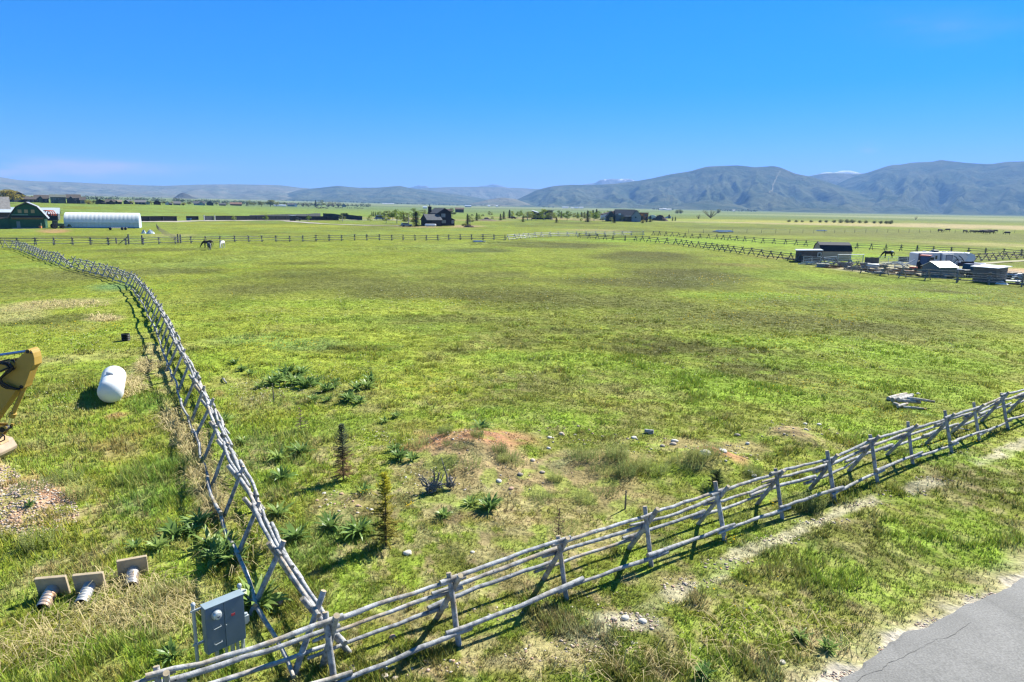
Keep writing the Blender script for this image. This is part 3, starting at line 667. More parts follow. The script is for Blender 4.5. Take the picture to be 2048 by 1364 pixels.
# ------------------------------------------------------------------ the road, far lanes, water
def road_mat():
    m = bpy.data.materials.new('asphalt'); m.use_nodes = True
    n, l = m.node_tree.nodes, m.node_tree.links
    p = n['Principled BSDF']; p.inputs['Roughness'].default_value = 0.9
    t = n.new('ShaderNodeTexCoord')
    z = n.new('ShaderNodeTexNoise'); z.inputs['Scale'].default_value = 26; z.inputs['Detail'].default_value = 8; l.new(t.outputs['Object'], z.inputs[0])
    z2 = n.new('ShaderNodeTexNoise'); z2.inputs['Scale'].default_value = 0.9; z2.inputs['Detail'].default_value = 6; l.new(t.outputs['Object'], z2.inputs[0])
    r = n.new('ShaderNodeMapRange'); r.inputs[1].default_value = .3; r.inputs[2].default_value = .7; r.inputs[3].default_value = .72; r.inputs[4].default_value = 1.3; l.new(z.outputs[0], r.inputs[0])
    r2 = n.new('ShaderNodeMapRange'); r2.inputs[1].default_value = .3; r2.inputs[2].default_value = .7; r2.inputs[3].default_value = .86; r2.inputs[4].default_value = 1.12; l.new(z2.outputs[0], r2.inputs[0])
    mm = n.new('ShaderNodeMath'); mm.operation = 'MULTIPLY'; l.new(r.outputs[0], mm.inputs[0]); l.new(r2.outputs[0], mm.inputs[1])
    wv = n.new('ShaderNodeTexVoronoi'); wv.feature = 'DISTANCE_TO_EDGE'; wv.inputs['Scale'].default_value = 0.3
    mp = n.new('ShaderNodeMix'); mp.data_type = 'RGBA'; mp.inputs[0].default_value = .35
    l.new(t.outputs['Object'], mp.inputs[6]); l.new(z2.outputs['Color'], mp.inputs[7]); l.new(mp.outputs[2], wv.inputs['Vector'])
    cr_ = n.new('ShaderNodeMapRange'); cr_.inputs[1].default_value = 0.0; cr_.inputs[2].default_value = 0.012; cr_.inputs[3].default_value = .86; cr_.inputs[4].default_value = 1; l.new(wv.outputs[0], cr_.inputs[0])
    m3_ = n.new('ShaderNodeMath'); m3_.operation = 'MULTIPLY'; l.new(mm.outputs[0], m3_.inputs[0]); l.new(cr_.outputs[0], m3_.inputs[1])
    h = n.new('ShaderNodeHueSaturation'); h.inputs['Color'].default_value = (0.165, 0.16, 0.152, 1); l.new(m3_.outputs[0], h.inputs['Value']); l.new(h.outputs[0], p.inputs['Base Color'])
    b = n.new('ShaderNodeBump'); b.inputs['Strength'].default_value = .4; b.inputs['Distance'].default_value = .008; l.new(z.outputs[0], b.inputs['Height']); l.new(b.outputs[0], p.inputs['Normal'])
    return m
ASPH = road_mat()
mb = MB(); g = np.random.default_rng(4)
ts = np.concatenate([np.arange(-60, -12, 4), np.arange(-12, 26, 0.16), np.arange(26, 90, 4)])
prev = None; top = []
for t in ts:
    e = (fbm([t * .45], [0.3], 5, 3)[0] - .5) * .5 + (fbm([t * 2.3], [7.7], 6, 3)[0] - .5) * .32
    p = ROAD_A + _rd * t + _rn * e; q = ROAD_A + _rd * t + _rn * 6.6
    p2 = ROAD_A + _rd * t + _rn * (e - .12)
    top.append(((p2[0], p2[1], float(tz(*p2)) - .03), (p[0], p[1], .035), ((p[0] + q[0]) / 2, (p[1] + q[1]) / 2, .10), (q[0], q[1], .04)))
vs = [v for row in top for v in row]; fs = []
for i in range(len(top) - 1):
    for k in range(3): fs.append((i * 4 + k, i * 4 + k + 1, i * 4 + k + 5, i * 4 + k + 4))
o = mb.add(vs, fs).build('road', ASPH); tag(o, kind='structure')
def road_crack(t0, t1, d0, d1, w, seed, m):
    mb = MB(); n = 70; P = []
    for k in range(n + 1):
        f = k / n; t = t0 + (t1 - t0) * f; d = d0 + (d1 - d0) * f + (fbm([t * .8], [seed], seed, 4)[0] - .5) * .5 + (fbm([t * 6], [seed], seed + 3, 3)[0] - .5) * .12
        P.append((t, max(d, .2), w * (.35 + 1.3 * float(vn([t * 5], [seed + .5], seed)[0]))))
    for (t, d, ww) in P:
        for s in (-.5, .5):
            q = ROAD_A + _rd * t + _rn * (d + s * ww); dd_ = d + s * ww; mb.v.append((q[0], q[1], .035 + .065 * min(dd_ / 3.2, 1) + .006))
    for k in range(n): mb.f.append((2 * k, 2 * k + 1, 2 * k + 3, 2 * k + 2))
    tag(mb.build('road_crack', m), kind='structure')
CRK = mat('crack_dark', (.10, .097, .093), .95, .3, 12)
road_crack(-3, 4.5, .34, .3, .008, 2, CRK)

def strip(name, pts, width, m, dz=0.06):
    """a lane draped over the ground along picture points"""
    P = [at(*p)[:2] for p in pts]; Q = []
    for a, b in zip(P[:-1], P[1:]):
        n_ = max(2, int(hypot(*(b - a)) / 6))
        Q += [a + (b - a) * k / n_ for k in range(n_)]
    Q.append(P[-1]); mb = MB()
    for i, p in enumerate(Q):
        d = Q[min(i + 1, len(Q) - 1)] - Q[max(i - 1, 0)]; d = d / hypot(*d); nn = np.array([-d[1], d[0]]) * width / 2
        for s in (-1, 0, 1): mb.v.append((p[0] + nn[0] * s, p[1] + nn[1] * s, float(tz(p[0] + nn[0] * s, p[1] + nn[1] * s)) + dz))
    for i in range(len(Q) - 1):
        for k in range(2): mb.f.append((i * 3 + k, i * 3 + k + 1, i * 3 + k + 4, i * 3 + k + 3))
    o = mb.build(name, m); tag(o, kind='structure'); return o
LANE = mat('lane_gravel', (0.33, 0.30, 0.24), .95, .2, .4)
strip('gravel_road', [(275, 443.5), (340, 443.5), (430, 441.5), (560, 440.6), (650, 440.5), (735, 440), (800, 440.5)], 9, LANE, .12)
strip('driveway', [(570, 441.8), (605, 445), (650, 448.4), (700, 450.4), (760, 451.4), (805, 452)], 6.5, LANE, .16)
strip('dirt_track', [(1950, 529), (2000, 524.5), (2060, 521)], 1.8, mat('track_dirt', (.27, .25, .14), .95, .25, .5), .08)
WATER = bpy.data.materials.new('stream_water'); WATER.use_nodes = True
_p = WATER.node_tree.nodes['Principled BSDF']; _p.inputs['Base Color'].default_value = (0.03, 0.04, 0.05, 1); _p.inputs['Roughness'].default_value = 0.06; _p.inputs['Metallic'].default_value = 0.0; _p.inputs['Specular IOR Level'].default_value = 1.0
_n = WATER.node_tree.nodes.new('ShaderNodeTexNoise'); _n.inputs['Scale'].default_value = 1.2; _b = WATER.node_tree.nodes.new('ShaderNodeBump'); _b.inputs['Strength'].default_value = .12; _b.inputs['Distance'].default_value = .05
WATER.node_tree.links.new(_n.outputs[0], _b.inputs['Height']); WATER.node_tree.links.new(_b.outputs[0], _p.inputs['Normal'])
def pool(name, px, py, rx, ry, dz, seed=0):
    x, y = flat(px, py); x1, y1 = flat(px + rx, py); ra = hypot(x1 - x, y1 - y); rb = abs(flat(px, py - ry)[1] - flat(px, py + ry)[1]) / 2
    th = -atan2(x, y); mb = MB(); z = float(tz(x, y)) + dz; vs = []
    for k in range(40):
        a = 2 * pi * k / 40; q = 0.75 + .5 * float(vn([cos(a) * 2 + seed], [sin(a) * 2], 17)[0])
        u, v = cos(a) * ra * q, sin(a) * rb * q
        vs.append((x + u * cos(th) - v * sin(th), y + u * sin(th) + v * cos(th), z))
    o = mb.add(vs, [tuple(range(40))]).build(name, WATER); tag(o, kind='structure')
pool('stream', 438, 517.6, 22, 1.0, .16, 1); pool('stream', 412, 520, 8, .7, .14, 2); pool('stream', 958, 483.4, 13, .9, .14, 3); pool('stream', 1006, 485.2, 15, .8, .16, 4); pool('stream', 508, 515.4, 8, .6, .14, 8)
pool('pond', 1447, 463.5, 15, 2.4, .22, 5); pool('pond', 1644, 461.2, 8, 1.0, .15, 6)
# ------------------------------------------------------------------ hills and mountains round the valley
def hill_mat(name, c1, c2, c3, scale=0.0016, snow=None):
    m = bpy.data.materials.new(name); m.use_nodes = True
    n, l = m.node_tree.nodes, m.node_tree.links
    p = n['Principled BSDF']; p.inputs['Roughness'].default_value = 1.0; p.inputs['Specular IOR Level'].default_value = 0.0
    t = n.new('ShaderNodeTexCoord')
    def nz_(s, d):
        z = n.new('ShaderNodeTexNoise'); z.inputs['Scale'].default_value = s; z.inputs['Detail'].default_value = d; z.inputs['Roughness'].default_value = .62
        l.new(t.outputs['Object'], z.inputs[0]); return z.outputs[0]
    def rng(o, a, b):
        r = n.new('ShaderNodeMapRange'); r.inputs[1].default_value = a; r.inputs[2].default_value = b; l.new(o, r.inputs[0]); return r.outputs[0]
    def mx(f, a, b):
        x = n.new('ShaderNodeMix'); x.data_type = 'RGBA'; l.new(f, x.inputs[0])
        for k, v in ((6, a), (7, b)):
            if isinstance(v, tuple): x.inputs[k].default_value = (*v, 1)
            else: l.new(v, x.inputs[k])
        return x.outputs[2]
    a = mx(rng(nz_(scale * 2.2, 8), .42, .6), c1, c2)
    b = mx(rng(nz_(scale * 5, 7), .56, .7), a, c3)
    if snow:
        s = n.new('ShaderNodeSeparateXYZ'); l.new(t.outputs['Object'], s.inputs[0])
        ad = n.new('ShaderNodeMath'); ad.operation = 'MULTIPLY_ADD'; ad.inputs[1].default_value = snow[1]; l.new(nz_(scale * 4, 8), ad.inputs[0]); l.new(s.outputs[2], ad.inputs[2])
        b = mx(rng(ad.outputs[0], snow[0], snow[0] + 40), b, (0.6, 0.62, 0.66))
    l.new(b, p.inputs['Base Color'])
    bp = n.new('ShaderNodeBump'); bp.inputs['Strength'].default_value = .55; bp.inputs['Distance'].default_value = 80
    l.new(nz_(scale * 6, 8), bp.inputs['Height']); l.new(bp.outputs[0], p.inputs['Normal'])
    return m
SAGE = hill_mat('sagebrush_slope', (0.105, 0.112, 0.062), (0.055, 0.072, 0.036), (0.02, 0.03, 0.018))
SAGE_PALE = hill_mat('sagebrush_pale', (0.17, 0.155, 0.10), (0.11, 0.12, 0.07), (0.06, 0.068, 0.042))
ROCKSNOW = hill_mat('rock_and_snow', (0.16, 0.16, 0.17), (0.22, 0.22, 0.23), (0.12, 0.12, 0.13), snow=(730, 520))
HILLS = {}
def hill(name, prof, Dr, D0, seed, m, spur=0.30, nx=260, nd=46, pw=1.25, wav=900., back=1.5):
    xs = [p[0] for p in prof]; ys = [p[1] for p in prof]
    px = np.linspace(xs[0], xs[-1], nx)
    # smooth the traced skyline a little, then turn it into real heights at the ridge's distance
    py = np.interp(px, xs, ys)
    ker = np.hanning(9); ker /= ker.sum(); py = np.convolve(np.pad(py, 4, mode='edge'), ker, 'valid')
    dirs = np.array([ray(a, b) for a, b in zip(px, py)]); hd = np.hypot(dirs[:, 0], dirs[:, 1])
    az = np.arctan2(dirs[:, 0], dirs[:, 1])
    tt = np.concatenate([np.linspace(0, 1, nd), np.linspace(1, back, nd // 3)[1:]])
    A, T = np.meshgrid(az, tt, indexing='ij')
    rn = (fbm(A * Dr / 2600, A * 0 + seed, seed, 3) - .5) * .10 * Dr            # the ridge line wanders in depth
    R0 = Dr + rn
    zr = CAMH + (dirs[:, 2] / hd)[:, None] * R0
    foot = D0 * (1 + (fbm(A * Dr / 1500, A * 0 + 3.3, seed + 2, 3) - .5) * .12)
    D = np.where(T <= 1, foot + (R0 - foot) * T, R0 + (T - 1) * (R0 - foot) * 1.4)
    X, Y = D * np.sin(A), D * np.cos(A)
    zb = tz(X.ravel(), Y.ravel()).reshape(X.shape)
    s = np.where(T <= 1, T, np.maximum(0, 1 - (T - 1) / (back - 1) * .8))
    wx = fbm(X / wav, Y / wav, seed + 7, 4)
    gul = 1 - np.abs(2 * fbm(A * Dr / (wav * .42) + wx * 1.4, D / (wav * 2.6), seed + 11, 5) - 1) * 2
    shp = s ** pw
    env = np.clip(4 * s * (1 - s), 0, 1) * (T <= 1)
    Z = zb + (zr - zb) * np.clip(shp - spur * env * (0.55 - 0.5 * gul) + spur * .25 * env * (fbm(X / 240, Y / 240, seed + 21, 4) - .5), -0.01, 1)
    Z = np.where(s <= 0.001, zb - 4, Z)
    # never let a fold in front rise over the traced skyline
    lim = CAMH + (zr - CAMH) / R0 * D
    Z = np.where(T < 1, np.minimum(Z, lim - .4 * (1 - T)), Z)
    n1, n2 = X.shape
    i = np.arange(n1 - 1)[:, None] * n2; j = np.arange(n2 - 1)[None, :]
    f = np.stack([i + j, i + n2 + j, i + n2 + j + 1, i + j + 1], -1).reshape(-1, 4)
    V = np.stack([X.ravel(), Y.ravel(), Z.ravel()], 1)
    o = tri_mesh(name, V, f, m); o.data.polygons.foreach_set('use_smooth', [True] * len(f))
    tag(o, kind='structure')
    HILLS[seed] = (px, V.reshape(n1, n2, 3))
    return o
hill('hills', [(-500, 338), (-250, 345), (-60, 350), (0, 354), (40, 360.5), (75, 362.5), (125, 363.5), (200, 367), (285, 370.5), (330, 371.5), (400, 369), (470, 368.5), (560, 370), (600, 375.5), (650, 379), (760, 386), (850, 394)], 9000, 5600, 1, SAGE_PALE, .34)
hill('hills', [(490, 402), (525, 398), (560, 391), (600, 379.5), (640, 375.5), (675, 371.5), (700, 374), (720, 375.5), (760, 375), (785, 372.5), (800, 371.5), (815, 375), (840, 379), (880, 384), (930, 391), (980, 400), (1010, 405)], 7600, 5400, 2, SAGE, .3, pw=1.1, wav=700)
hill('hills', [(700, 388), (800, 380), (860, 375.5), (900, 374), (950, 373.5), (1000, 374.5), (1050, 376.5), (1090, 379), (1130, 382), (1200, 392)], 10600, 8200, 3, SAGE_PALE, .3)
hill('hills', [(1004, 411.5), (1020, 405), (1045, 394), (1075, 379.5), (1092, 375), (1110, 371.5), (1145, 369.5), (1180, 370.5), (1230, 367.5), (1262, 363.5), (1300, 357.5), (1340, 348.5), (1380, 342.5), (1400, 336.5), (1415, 332.8), (1440, 331.8), (1475, 330.5), (1490, 332), (1510, 334.5), (1530, 333), (1548, 331.8), (1562, 335), (1590, 347), (1620, 353), (1650, 362), (1690, 376), (1740, 392), (1800, 410), (1840, 423)], 6900, 4700, 4, SAGE, .66, nx=300, pw=1.05, wav=760)
hill('hills', [(1560, 372), (1616, 352.5), (1640, 347.5), (1670, 345.8), (1700, 347.5), (1730, 346.5), (1760, 343), (1800, 340), (1860, 345)], 9800, 8200, 5, SAGE_PALE, .3)
hill('hills', [(1500, 420), (1580, 405), (1650, 380), (1700, 356), (1730, 346.5), (1760, 337), (1775, 331.5), (1790, 329), (1800, 329.5), (1822, 325), (1845, 324), (1870, 323), (1880, 318.5), (1892, 321), (1915, 323.5), (1930, 325.2), (1960, 327.5), (1985, 328), (2010, 323.5), (2048, 322.5), (2120, 319), (2250, 326), (2450, 332), (2700, 340)], 8600, 5300, 6, SAGE, .66, nx=320, pw=1.1, wav=900)
hill('hills', [(1560, 423), (1580, 419), (1610, 416), (1640, 417), (1670, 421), (1700, 426)], 4700, 4300, 7, SAGE, .2, nx=80, nd=20, wav=300)
hill('hills', [(1330, 414), (1370, 406), (1410, 402), (1440, 403), (1480, 411), (1500, 418)], 4900, 4450, 8, SAGE, .2, nx=80, nd=20, wav=300)
hill('hills', [(335, 402), (350, 394), (358, 388), (366, 385), (374, 387.5), (386, 394), (405, 400), (415, 403)], 4400, 4150, 9, hill_mat('butte', (0.09, 0.085, 0.06), (0.06, 0.06, 0.045), (0.04, 0.04, 0.03)), .2, nx=80, nd=20, wav=260)
hill('hills', [(940, 408), (975, 399), (1005, 395), (1030, 398), (1060, 408)], 5600, 5000, 14, SAGE_PALE, .2, nx=60, nd=20, wav=300)
hill('mountain', [(800, 384), (812, 377), (828, 373), (838, 370.5), (844, 372), (852, 371), (860, 376), (880, 384)], 13800, 12500, 10, ROCKSNOW, .3, nx=120, nd=24, wav=1500)
hill('mountain', [(940, 382), (955, 373), (975, 370.5), (985, 368.5), (995, 369.5), (1005, 372), (1020, 378), (1050, 384)], 13800, 12500, 11, ROCKSNOW, .3, nx=120, nd=24, wav=1500)
hill('mountain', [(1140, 374), (1165, 369), (1190, 366), (1200, 359.5), (1214, 358.5), (1224, 357.5), (1236, 358.5), (1246, 357.5), (1260, 358), (1268, 360), (1275, 364), (1300, 372)], 11500, 10200, 12, ROCKSNOW, .3, nx=140, nd=24, wav=1500)
hill('mountain', [(1620, 356), (1645, 345.5), (1655, 343.8), (1668, 345.5), (1682, 341.5), (1692, 341), (1702, 341.2), (1712, 344), (1740, 352), (1770, 360)], 12500, 11200, 13, ROCKSNOW, .3, nx=120, nd=24, wav=1500)
def hill_point(seed, px, frac):
    xs, V = HILLS[seed]; i = int(np.clip(np.searchsorted(xs, px), 0, len(xs) - 1)); k = int(frac * 45)
    return V[i, k]
def hill_track():
    mb = MB(); pts = [hill_point(4, 1560 - 22 * t - 4 * sin(t * 5), .97 - .55 * t) for t in np.linspace(0, 1, 26)]
    for p in pts:
        for s in (-1, 1): mb.v.append((p[0] + s * 5, p[1] - s * 2, p[2] + 4))
    for i in range(len(pts) - 1): mb.f.append((i * 2, i * 2 + 1, i * 2 + 3, i * 2 + 2))
    o = mb.build('hill_track', mat('track_soil', (0.16, 0.155, 0.095), 1, .2, .01)); tag(o, kind='structure')
hill_track()
def build_haze():
    m = bpy.data.materials.new('haze'); m.use_nodes = True
    n, l = m.node_tree.nodes, m.node_tree.links; n.clear()
    o = n.new('ShaderNodeOutputMaterial'); v = n.new('ShaderNodeVolumePrincipled')
    v.inputs['Color'].default_value = (0.26, 0.52, 1.0, 1); v.inputs['Density'].default_value = HAZE_DENS; v.inputs['Anisotropy'].default_value = 0.0
    l.new(v.outputs[0], o.inputs['Volume'])
    mb = MB(); mb.box((0, 6200, 360), (34000, 20600, 800))
    ob = mb.build('haze', m); tag(ob, 'thin blue air haze over the valley', 'haze', kind='stuff')
HAZE_DENS = 0.8e-4
build_haze()
# ------------------------------------------------------------------ buck and rail fences
WOOD = wood_mat('weathered_pole', (0.25, 0.255, 0.26), (0.54, 0.535, 0.53), (0.33, 0.27, 0.20))
WOOD_DARK = wood_mat('dark_pole', (0.11, 0.12, 0.125), (0.20, 0.20, 0.20), (0.17, 0.13, 0.09), False)
WOOD_FAR = wood_mat('far_pole', (0.19, 0.195, 0.2), (0.33, 0.325, 0.32), (0.26, 0.20, 0.14), False)
CUT = mat('cut_end', (0.36, 0.29, 0.19), .8, .2, 20)
def path_resample(P, sp):
    out = [np.array(P[0], float)]; rem = sp
    for a, b in zip(P[:-1], P[1:]):
        a = np.array(a, float); b = np.array(b, float); L = hypot(*(b - a)); pos = rem
        while pos <= L + 1e-6:
            out.append(a + (b - a) * pos / L); pos += sp
        rem = pos - L
    return out
def buck_fence(name, label, C, tA=.28, tB=.8, flip=1, wood=WOOD, top=1.5, cross=1.2, nseg=8, sides=8, rails=((.95, 'B'), (.6, 'B'), (.33, 'A')), rad=.068, jit=1.0, seed=0, cat='fence', limit=100, skip=(), group=None, brk=(), pwood=None):
    """C: points where the two posts of each buck cross (x, y); A leg leans away over the fence, B leg the other way"""
    R = random.Random(seed); n = len(C)
    root = thing(name, label, cat, (C[0][0], C[0][1], float(tz(*C[0]))), 0, group)
    off = Vector(root.location)
    def loc(p): return (p[0] - off.x, p[1] - off.y, p[2] - off.z)
    fr = []
    for i, c in enumerate(C):
        d = np.array(C[min(i + 1, n - 1)]) - np.array(C[max(i - 1, 0)]); d = d / hypot(*d); nn = np.array([-d[1], d[0]]) * flip
        fr.append((np.array(c), d, nn, float(tz(*c)), R.uniform(-.05, .05) * jit, R.uniform(.94, 1.07)))
    def W3(i, s, h, along=0.0):
        c, d, nn, z, j, k = fr[i]
        p = c + nn * s + d * (along + j)
        return (p[0], p[1], float(tz(*p)) * .5 + z * .5 + h)
    posts = []; railsm = []
    for i in range(n):
        if i in skip: continue
        k = fr[i][5]; cc = cross * k
        aA = tA * R.uniform(.85, 1.15); aB = tB * R.uniform(.88, 1.12)
        hA = top * R.uniform(.97, 1.08); hB = top * R.uniform(.95, 1.06)
        for (a, hh, al, r) in ((aA, hA, 0, rad), (-aB, hB, .12, rad)):
            p0 = W3(i, -a * cc, -.06, al); p1 = W3(i, a * (hh - cc), hh, al)
            q = [loc(np.array(p0) + (np.array(p1) - np.array(p0)) * t + np.array([R.uniform(-1, 1), R.uniform(-1, 1), 0]) * (.008 if 0 < t < 1 else 0)) for t in (0, .33, .66, 1)]
            rr = r * R.uniform(.88, 1.1)
            posts.append((q, [rr * 1.08, rr * 1.03, rr, rr * .95]))
    for i in range(n - 1):
        if i in brk: continue
        for (h, sd) in (('top', 'T'),) + tuple(rails):
            e0 = R.uniform(.22, .42); e1 = R.uniform(.22, .42); alt = .055 if i % 2 else -.055
            pts = []
            for (j, ex) in ((i, -e0), (i + 1, e1)):
                if sd == 'T': s, hh = 0.0, cross + .12 + alt * .5
                elif sd == 'B': s, hh = tB * (cross - h) + .115, h + alt
                else: s, hh = -tA * (cross - h) - .115, h + alt
                pts.append(np.array(W3(j, s, hh * fr[j][5] if sd != 'T' else hh * fr[j][5], 0.06)))
            a, b = pts; u = (b - a) / np.linalg.norm(b - a)
            a2, b2 = a - u * e0, b + u * e1
            sag = R.uniform(-.05, .02); bow = R.uniform(-.08, .08); side = np.array([-u[1], u[0], 0])
            r0 = rad * R.uniform(.85, 1.05); r1 = rad * R.uniform(.55, .82)
            if R.random() < .5: r0, r1 = r1, r0
            q = []; rad_ = []
            for t in np.linspace(0, 1, nseg):
                w = sin(pi * t)
                q.append(loc(a2 + (b2 - a2) * t + np.array([0, 0, sag * w]) + side * bow * w + np.array([R.uniform(-1, 1), R.uniform(-1, 1), R.uniform(-1, 1)]) * .016 * jit))
                rad_.append((r0 + (r1 - r0) * t) * R.uniform(.94, 1.06))
            railsm.append((q, rad_))
    for nm, L, wood in (('post', posts, pwood or wood), ('rail', railsm, wood)):
        for (q, r) in L[:limit]:
            o = MB().tube(q, r, sides).build(nm, wood, root, smooth=sides > 6, fix=False)
            if sides > 6:                               # sawn ends show paler, browner wood
                o.data.materials.append(CUT)
                for pl in o.data.polygons:
                    if len(pl.vertices) == sides: pl.material_index = 1
        if len(L) > limit:
            mb = MB()
            for (q, r) in L[limit:]: mb.tube(q, r, max(5, sides - 2))
            o = mb.build(nm, wood, root, fix=False); tag(o, kind='stuff')
    return root

# the fence along the road, from the corner post out of the picture on both sides
TOPS = [(308, 1335), (648, 1228), (901, 1138), (1112, 1068), (1287, 1016), (1432, 970), (1550, 932), (1657, 903), (1740, 873), (1815, 845), (1890, 823), (1948, 805), (2003, 785)]
C = [np.array(flat(a, b, 1.5)) for a, b in TOPS]
dd = (C[-1] - C[-5]) / hypot(*(C[-1] - C[-5])); nn = np.array([-dd[1], dd[0]])
C = [C[0] - (C[1] - C[0]) * 1.0] + C + [C[-1] + dd * 2.75 * k for k in range(1, 12)]
C = [c - nn * .085 for c in C]
buck_fence('buck_rail_fence', 'grey buck and rail fence in the foreground beside the road verge', C, tA=.28, tB=.64, seed=5, nseg=9, sides=10, rad=.060, rails=((.93, 'B'), (.36, 'B'), (.36, 'A')))
CORNER = C[2]
# the long fence running away on the left
LP = [(598, 1184), (533, 1074), (495, 990), (463, 926), (437, 871), (422, 832), (410, 796), (392, 768), (378, 737), (363, 712), (352, 690), (341, 664), (330, 640), (318, 617), (306, 598), (295, 580), (283, 566), (272, 553), (262, 546), (240, 540), (212, 532), (190, 527), (160, 521), (128, 515.5), (108, 508), (94, 504.5), (76, 498), (60, 492), (44, 486.5), (32, 484), (18, 482.5), (8, 482.5)]
P = [CORNER + np.array([-.38, .62])] + [np.array(flat(a, b, 1.25)) for a, b in LP]
C = path_resample(P, 2.55)
buck_fence('buck_rail_fence', 'long grey buck and rail fence winding away up the left side of the field', C, tA=.47, tB=.55, flip=-1, seed=9, nseg=7, sides=8, rad=.060, rails=((.95, 'B'), (.55, 'B'), (.26, 'A')))
# the fence across the back of the field
BP = [(-120, 484), (-30, 482), (50, 481.5), (150, 481), (280, 480), (400, 477.5), (520, 475), (650, 473), (780, 472), (900, 471), (990, 471), (1015, 471.8)]
P = [np.array(flat(a, b, 1.35)) for a, b in BP]
P = [np.array(at(a, b + 9)[:2]) for a, b in BP]
C = path_resample(P, 3.15)
buck_fence('buck_rail_fence', 'pale buck and rail fence crossing behind the grazing horses', C, tA=.5, tB=.5, seed=12, nseg=4, sides=6, wood=WOOD_FAR, pwood=WOOD_DARK, rails=((.85, 'B'), (.4, 'A')), rad=.075, jit=1.5)
BP = [(1015, 480), (1027, 479), (1055, 476.5), (1085, 474), (1115, 473), (1150, 472.5), (1200, 471.5), (1260, 471), (1306, 470.5)]
C = path_resample([at(*p)[:2] for p in BP], 4.2)
buck_fence('buck_rail_fence', 'far bleached rail fence in full sun across the middle, seen beyond the dark rail fence', C, tA=.5, tB=.5, seed=14, nseg=3, sides=6, wood=mat('bleached_pole', (0.46, 0.44, 0.40), .8, .2, 2, rand=.15), rails=((.9, 'B'), (.85, 'A'), (.35, 'A')), rad=.085, jit=1.5)
BP = [(1306, 470.5), (1330, 472), (1385, 476.5), (1430, 478.5), (1478, 482.5), (1530, 487), (1584, 490), (1620, 493), (1710, 498), (1770, 501), (1836, 503.5), (1910, 507.5), (1960, 509.5), (2046, 513), (2150, 517)]
C = path_resample([at(*p)[:2] for p in BP], 3.4)
buck_fence('buck_rail_fence', 'dark rail fence beyond the black horse, running across the far right pasture', C, tA=.55, tB=.55, seed=15, nseg=3, sides=6, wood=WOOD_DARK, rails=((.85, 'B'), (.4, 'A')), rad=.07, jit=1.5)
BP = [(1158, 476), (1183, 477.5), (1226, 480.8), (1266, 481.5), (1306, 485), (1348, 488.5), (1363, 490.5), (1385, 494.5), (1416, 498), (1467, 506), (1529, 515), (1586, 522), (1607, 526), (1640, 530)]
C1 = path_resample([at(*p)[:2] for p in BP], 3.4)
buck_fence('buck_rail_fence', 'dark buck and rail fence slanting down from the middle to the tan gambrel shed', C1, tA=.6, tB=.6, seed=16, nseg=3, sides=6, wood=WOOD_DARK, rails=((.9, 'B'), (.45, 'A')), rad=.075, jit=1.5)
BP = [(1644, 531), (1668, 534.5), (1700, 540), (1731, 546), (1776, 551.5), (1806, 556), (1845, 559.5), (1881, 562.5), (1925, 565.5), (1970, 568), (2014, 571.5), (2060, 574), (2130, 579)]
C2 = path_resample([at(*p)[:2] for p in BP], 3.6)
buck_fence('buck_rail_fence', 'buck and rail fence along the front of the cluttered yard with the travel trailer', C2, tA=.55, tB=.6, seed=17, nseg=4, sides=6, wood=WOOD_FAR, rails=((.95, 'B'), (.4, 'A'), (.75, 'A')), rad=.07, jit=2)
BP = [(1940, 522.5), (1975, 521.5), (2006, 519), (2050, 517), (2120, 514)]
C3 = path_resample([at(*p)[:2] for p in BP], 3.0)
buck_fence('buck_rail_fence', 'brown rail fence of crossed bucks just right of the travel trailer nose', C3, tA=.6, tB=.6, seed=18, nseg=3, sides=6, wood=wood_mat('brown_pole', (.24, .19, .15), (.36, .31, .26), (.3, .2, .12), False), rails=((.9, 'B'), (.35, 'A'), (.7, 'A')), rad=.075)
# gate posts and the leaning gate in the back fence
def far_gate():
    a = at(233, 487.5); b = at(258, 488.5); t = thing('gate', 'slanting wooden gate brace between two tall posts in the back fence', 'gate', a)
    q = b - a
    MB().tube([(0, 0, -.1), (0, 0, 1.3)], .16, 8).build('post', WOOD_DARK, t); MB().tube([(q[0], q[1], -.1), (q[0], q[1], 2.1)], .17, 8).build('post', WOOD_DARK, t)
    MB().tube([(q[0] * .25, q[1] * .25, .1), (q[0], q[1], 1.7)], .09, 6).build('brace', WOOD_DARK, t)
far_gate()
for i, (px, h, lab) in enumerate(((285, 1.9, 'single tall dark post standing in the back fence right of the slanting gate'), (356.5, 2.0, 'left one of two close tall posts in the back fence near the horses'), (361.5, 1.9, 'right one of two close tall posts in the back fence near the horses'))):
    p = at(px, 488.5 if px < 300 else 486)
    o = MB().tube([(0, 0, -.2), (0, 0, h * .6), (.02, 0, h)], [.19, .18, .17], 8).build('fence_post', WOOD_DARK, loc=p); tag(o, lab, 'fence post', 'tall posts in the back fence')
def wire_fence(label, pts, sp, h=1.3, m=WOOD_DARK, r=.06, wires=3, fat=1):
    C = path_resample([at(*p)[:2] for p in pts], sp); z0 = float(tz(*C[0]))
    t = thing('wire_fence', label, 'wire fence', (C[0][0], C[0][1], z0))
    P = [(c[0] - C[0][0], c[1] - C[0][1], float(tz(*c)) - z0) for c in C]
    for p in P[:100]:
        MB().tube([(p[0], p[1], p[2] - .1), (p[0], p[1], p[2] + h * RNG.uniform(.9, 1.1))], r, 5).build('post', m, t)
    WM = mat('fence_wire', (.25, .25, .25), .5, .1, 3)
    for k in range(wires):
        hh = h * (.35 + .3 * k)
        MB().tube([(p[0], p[1], p[2] + hh) for p in P], .012 * fat, 4).build('wire', WM, t)
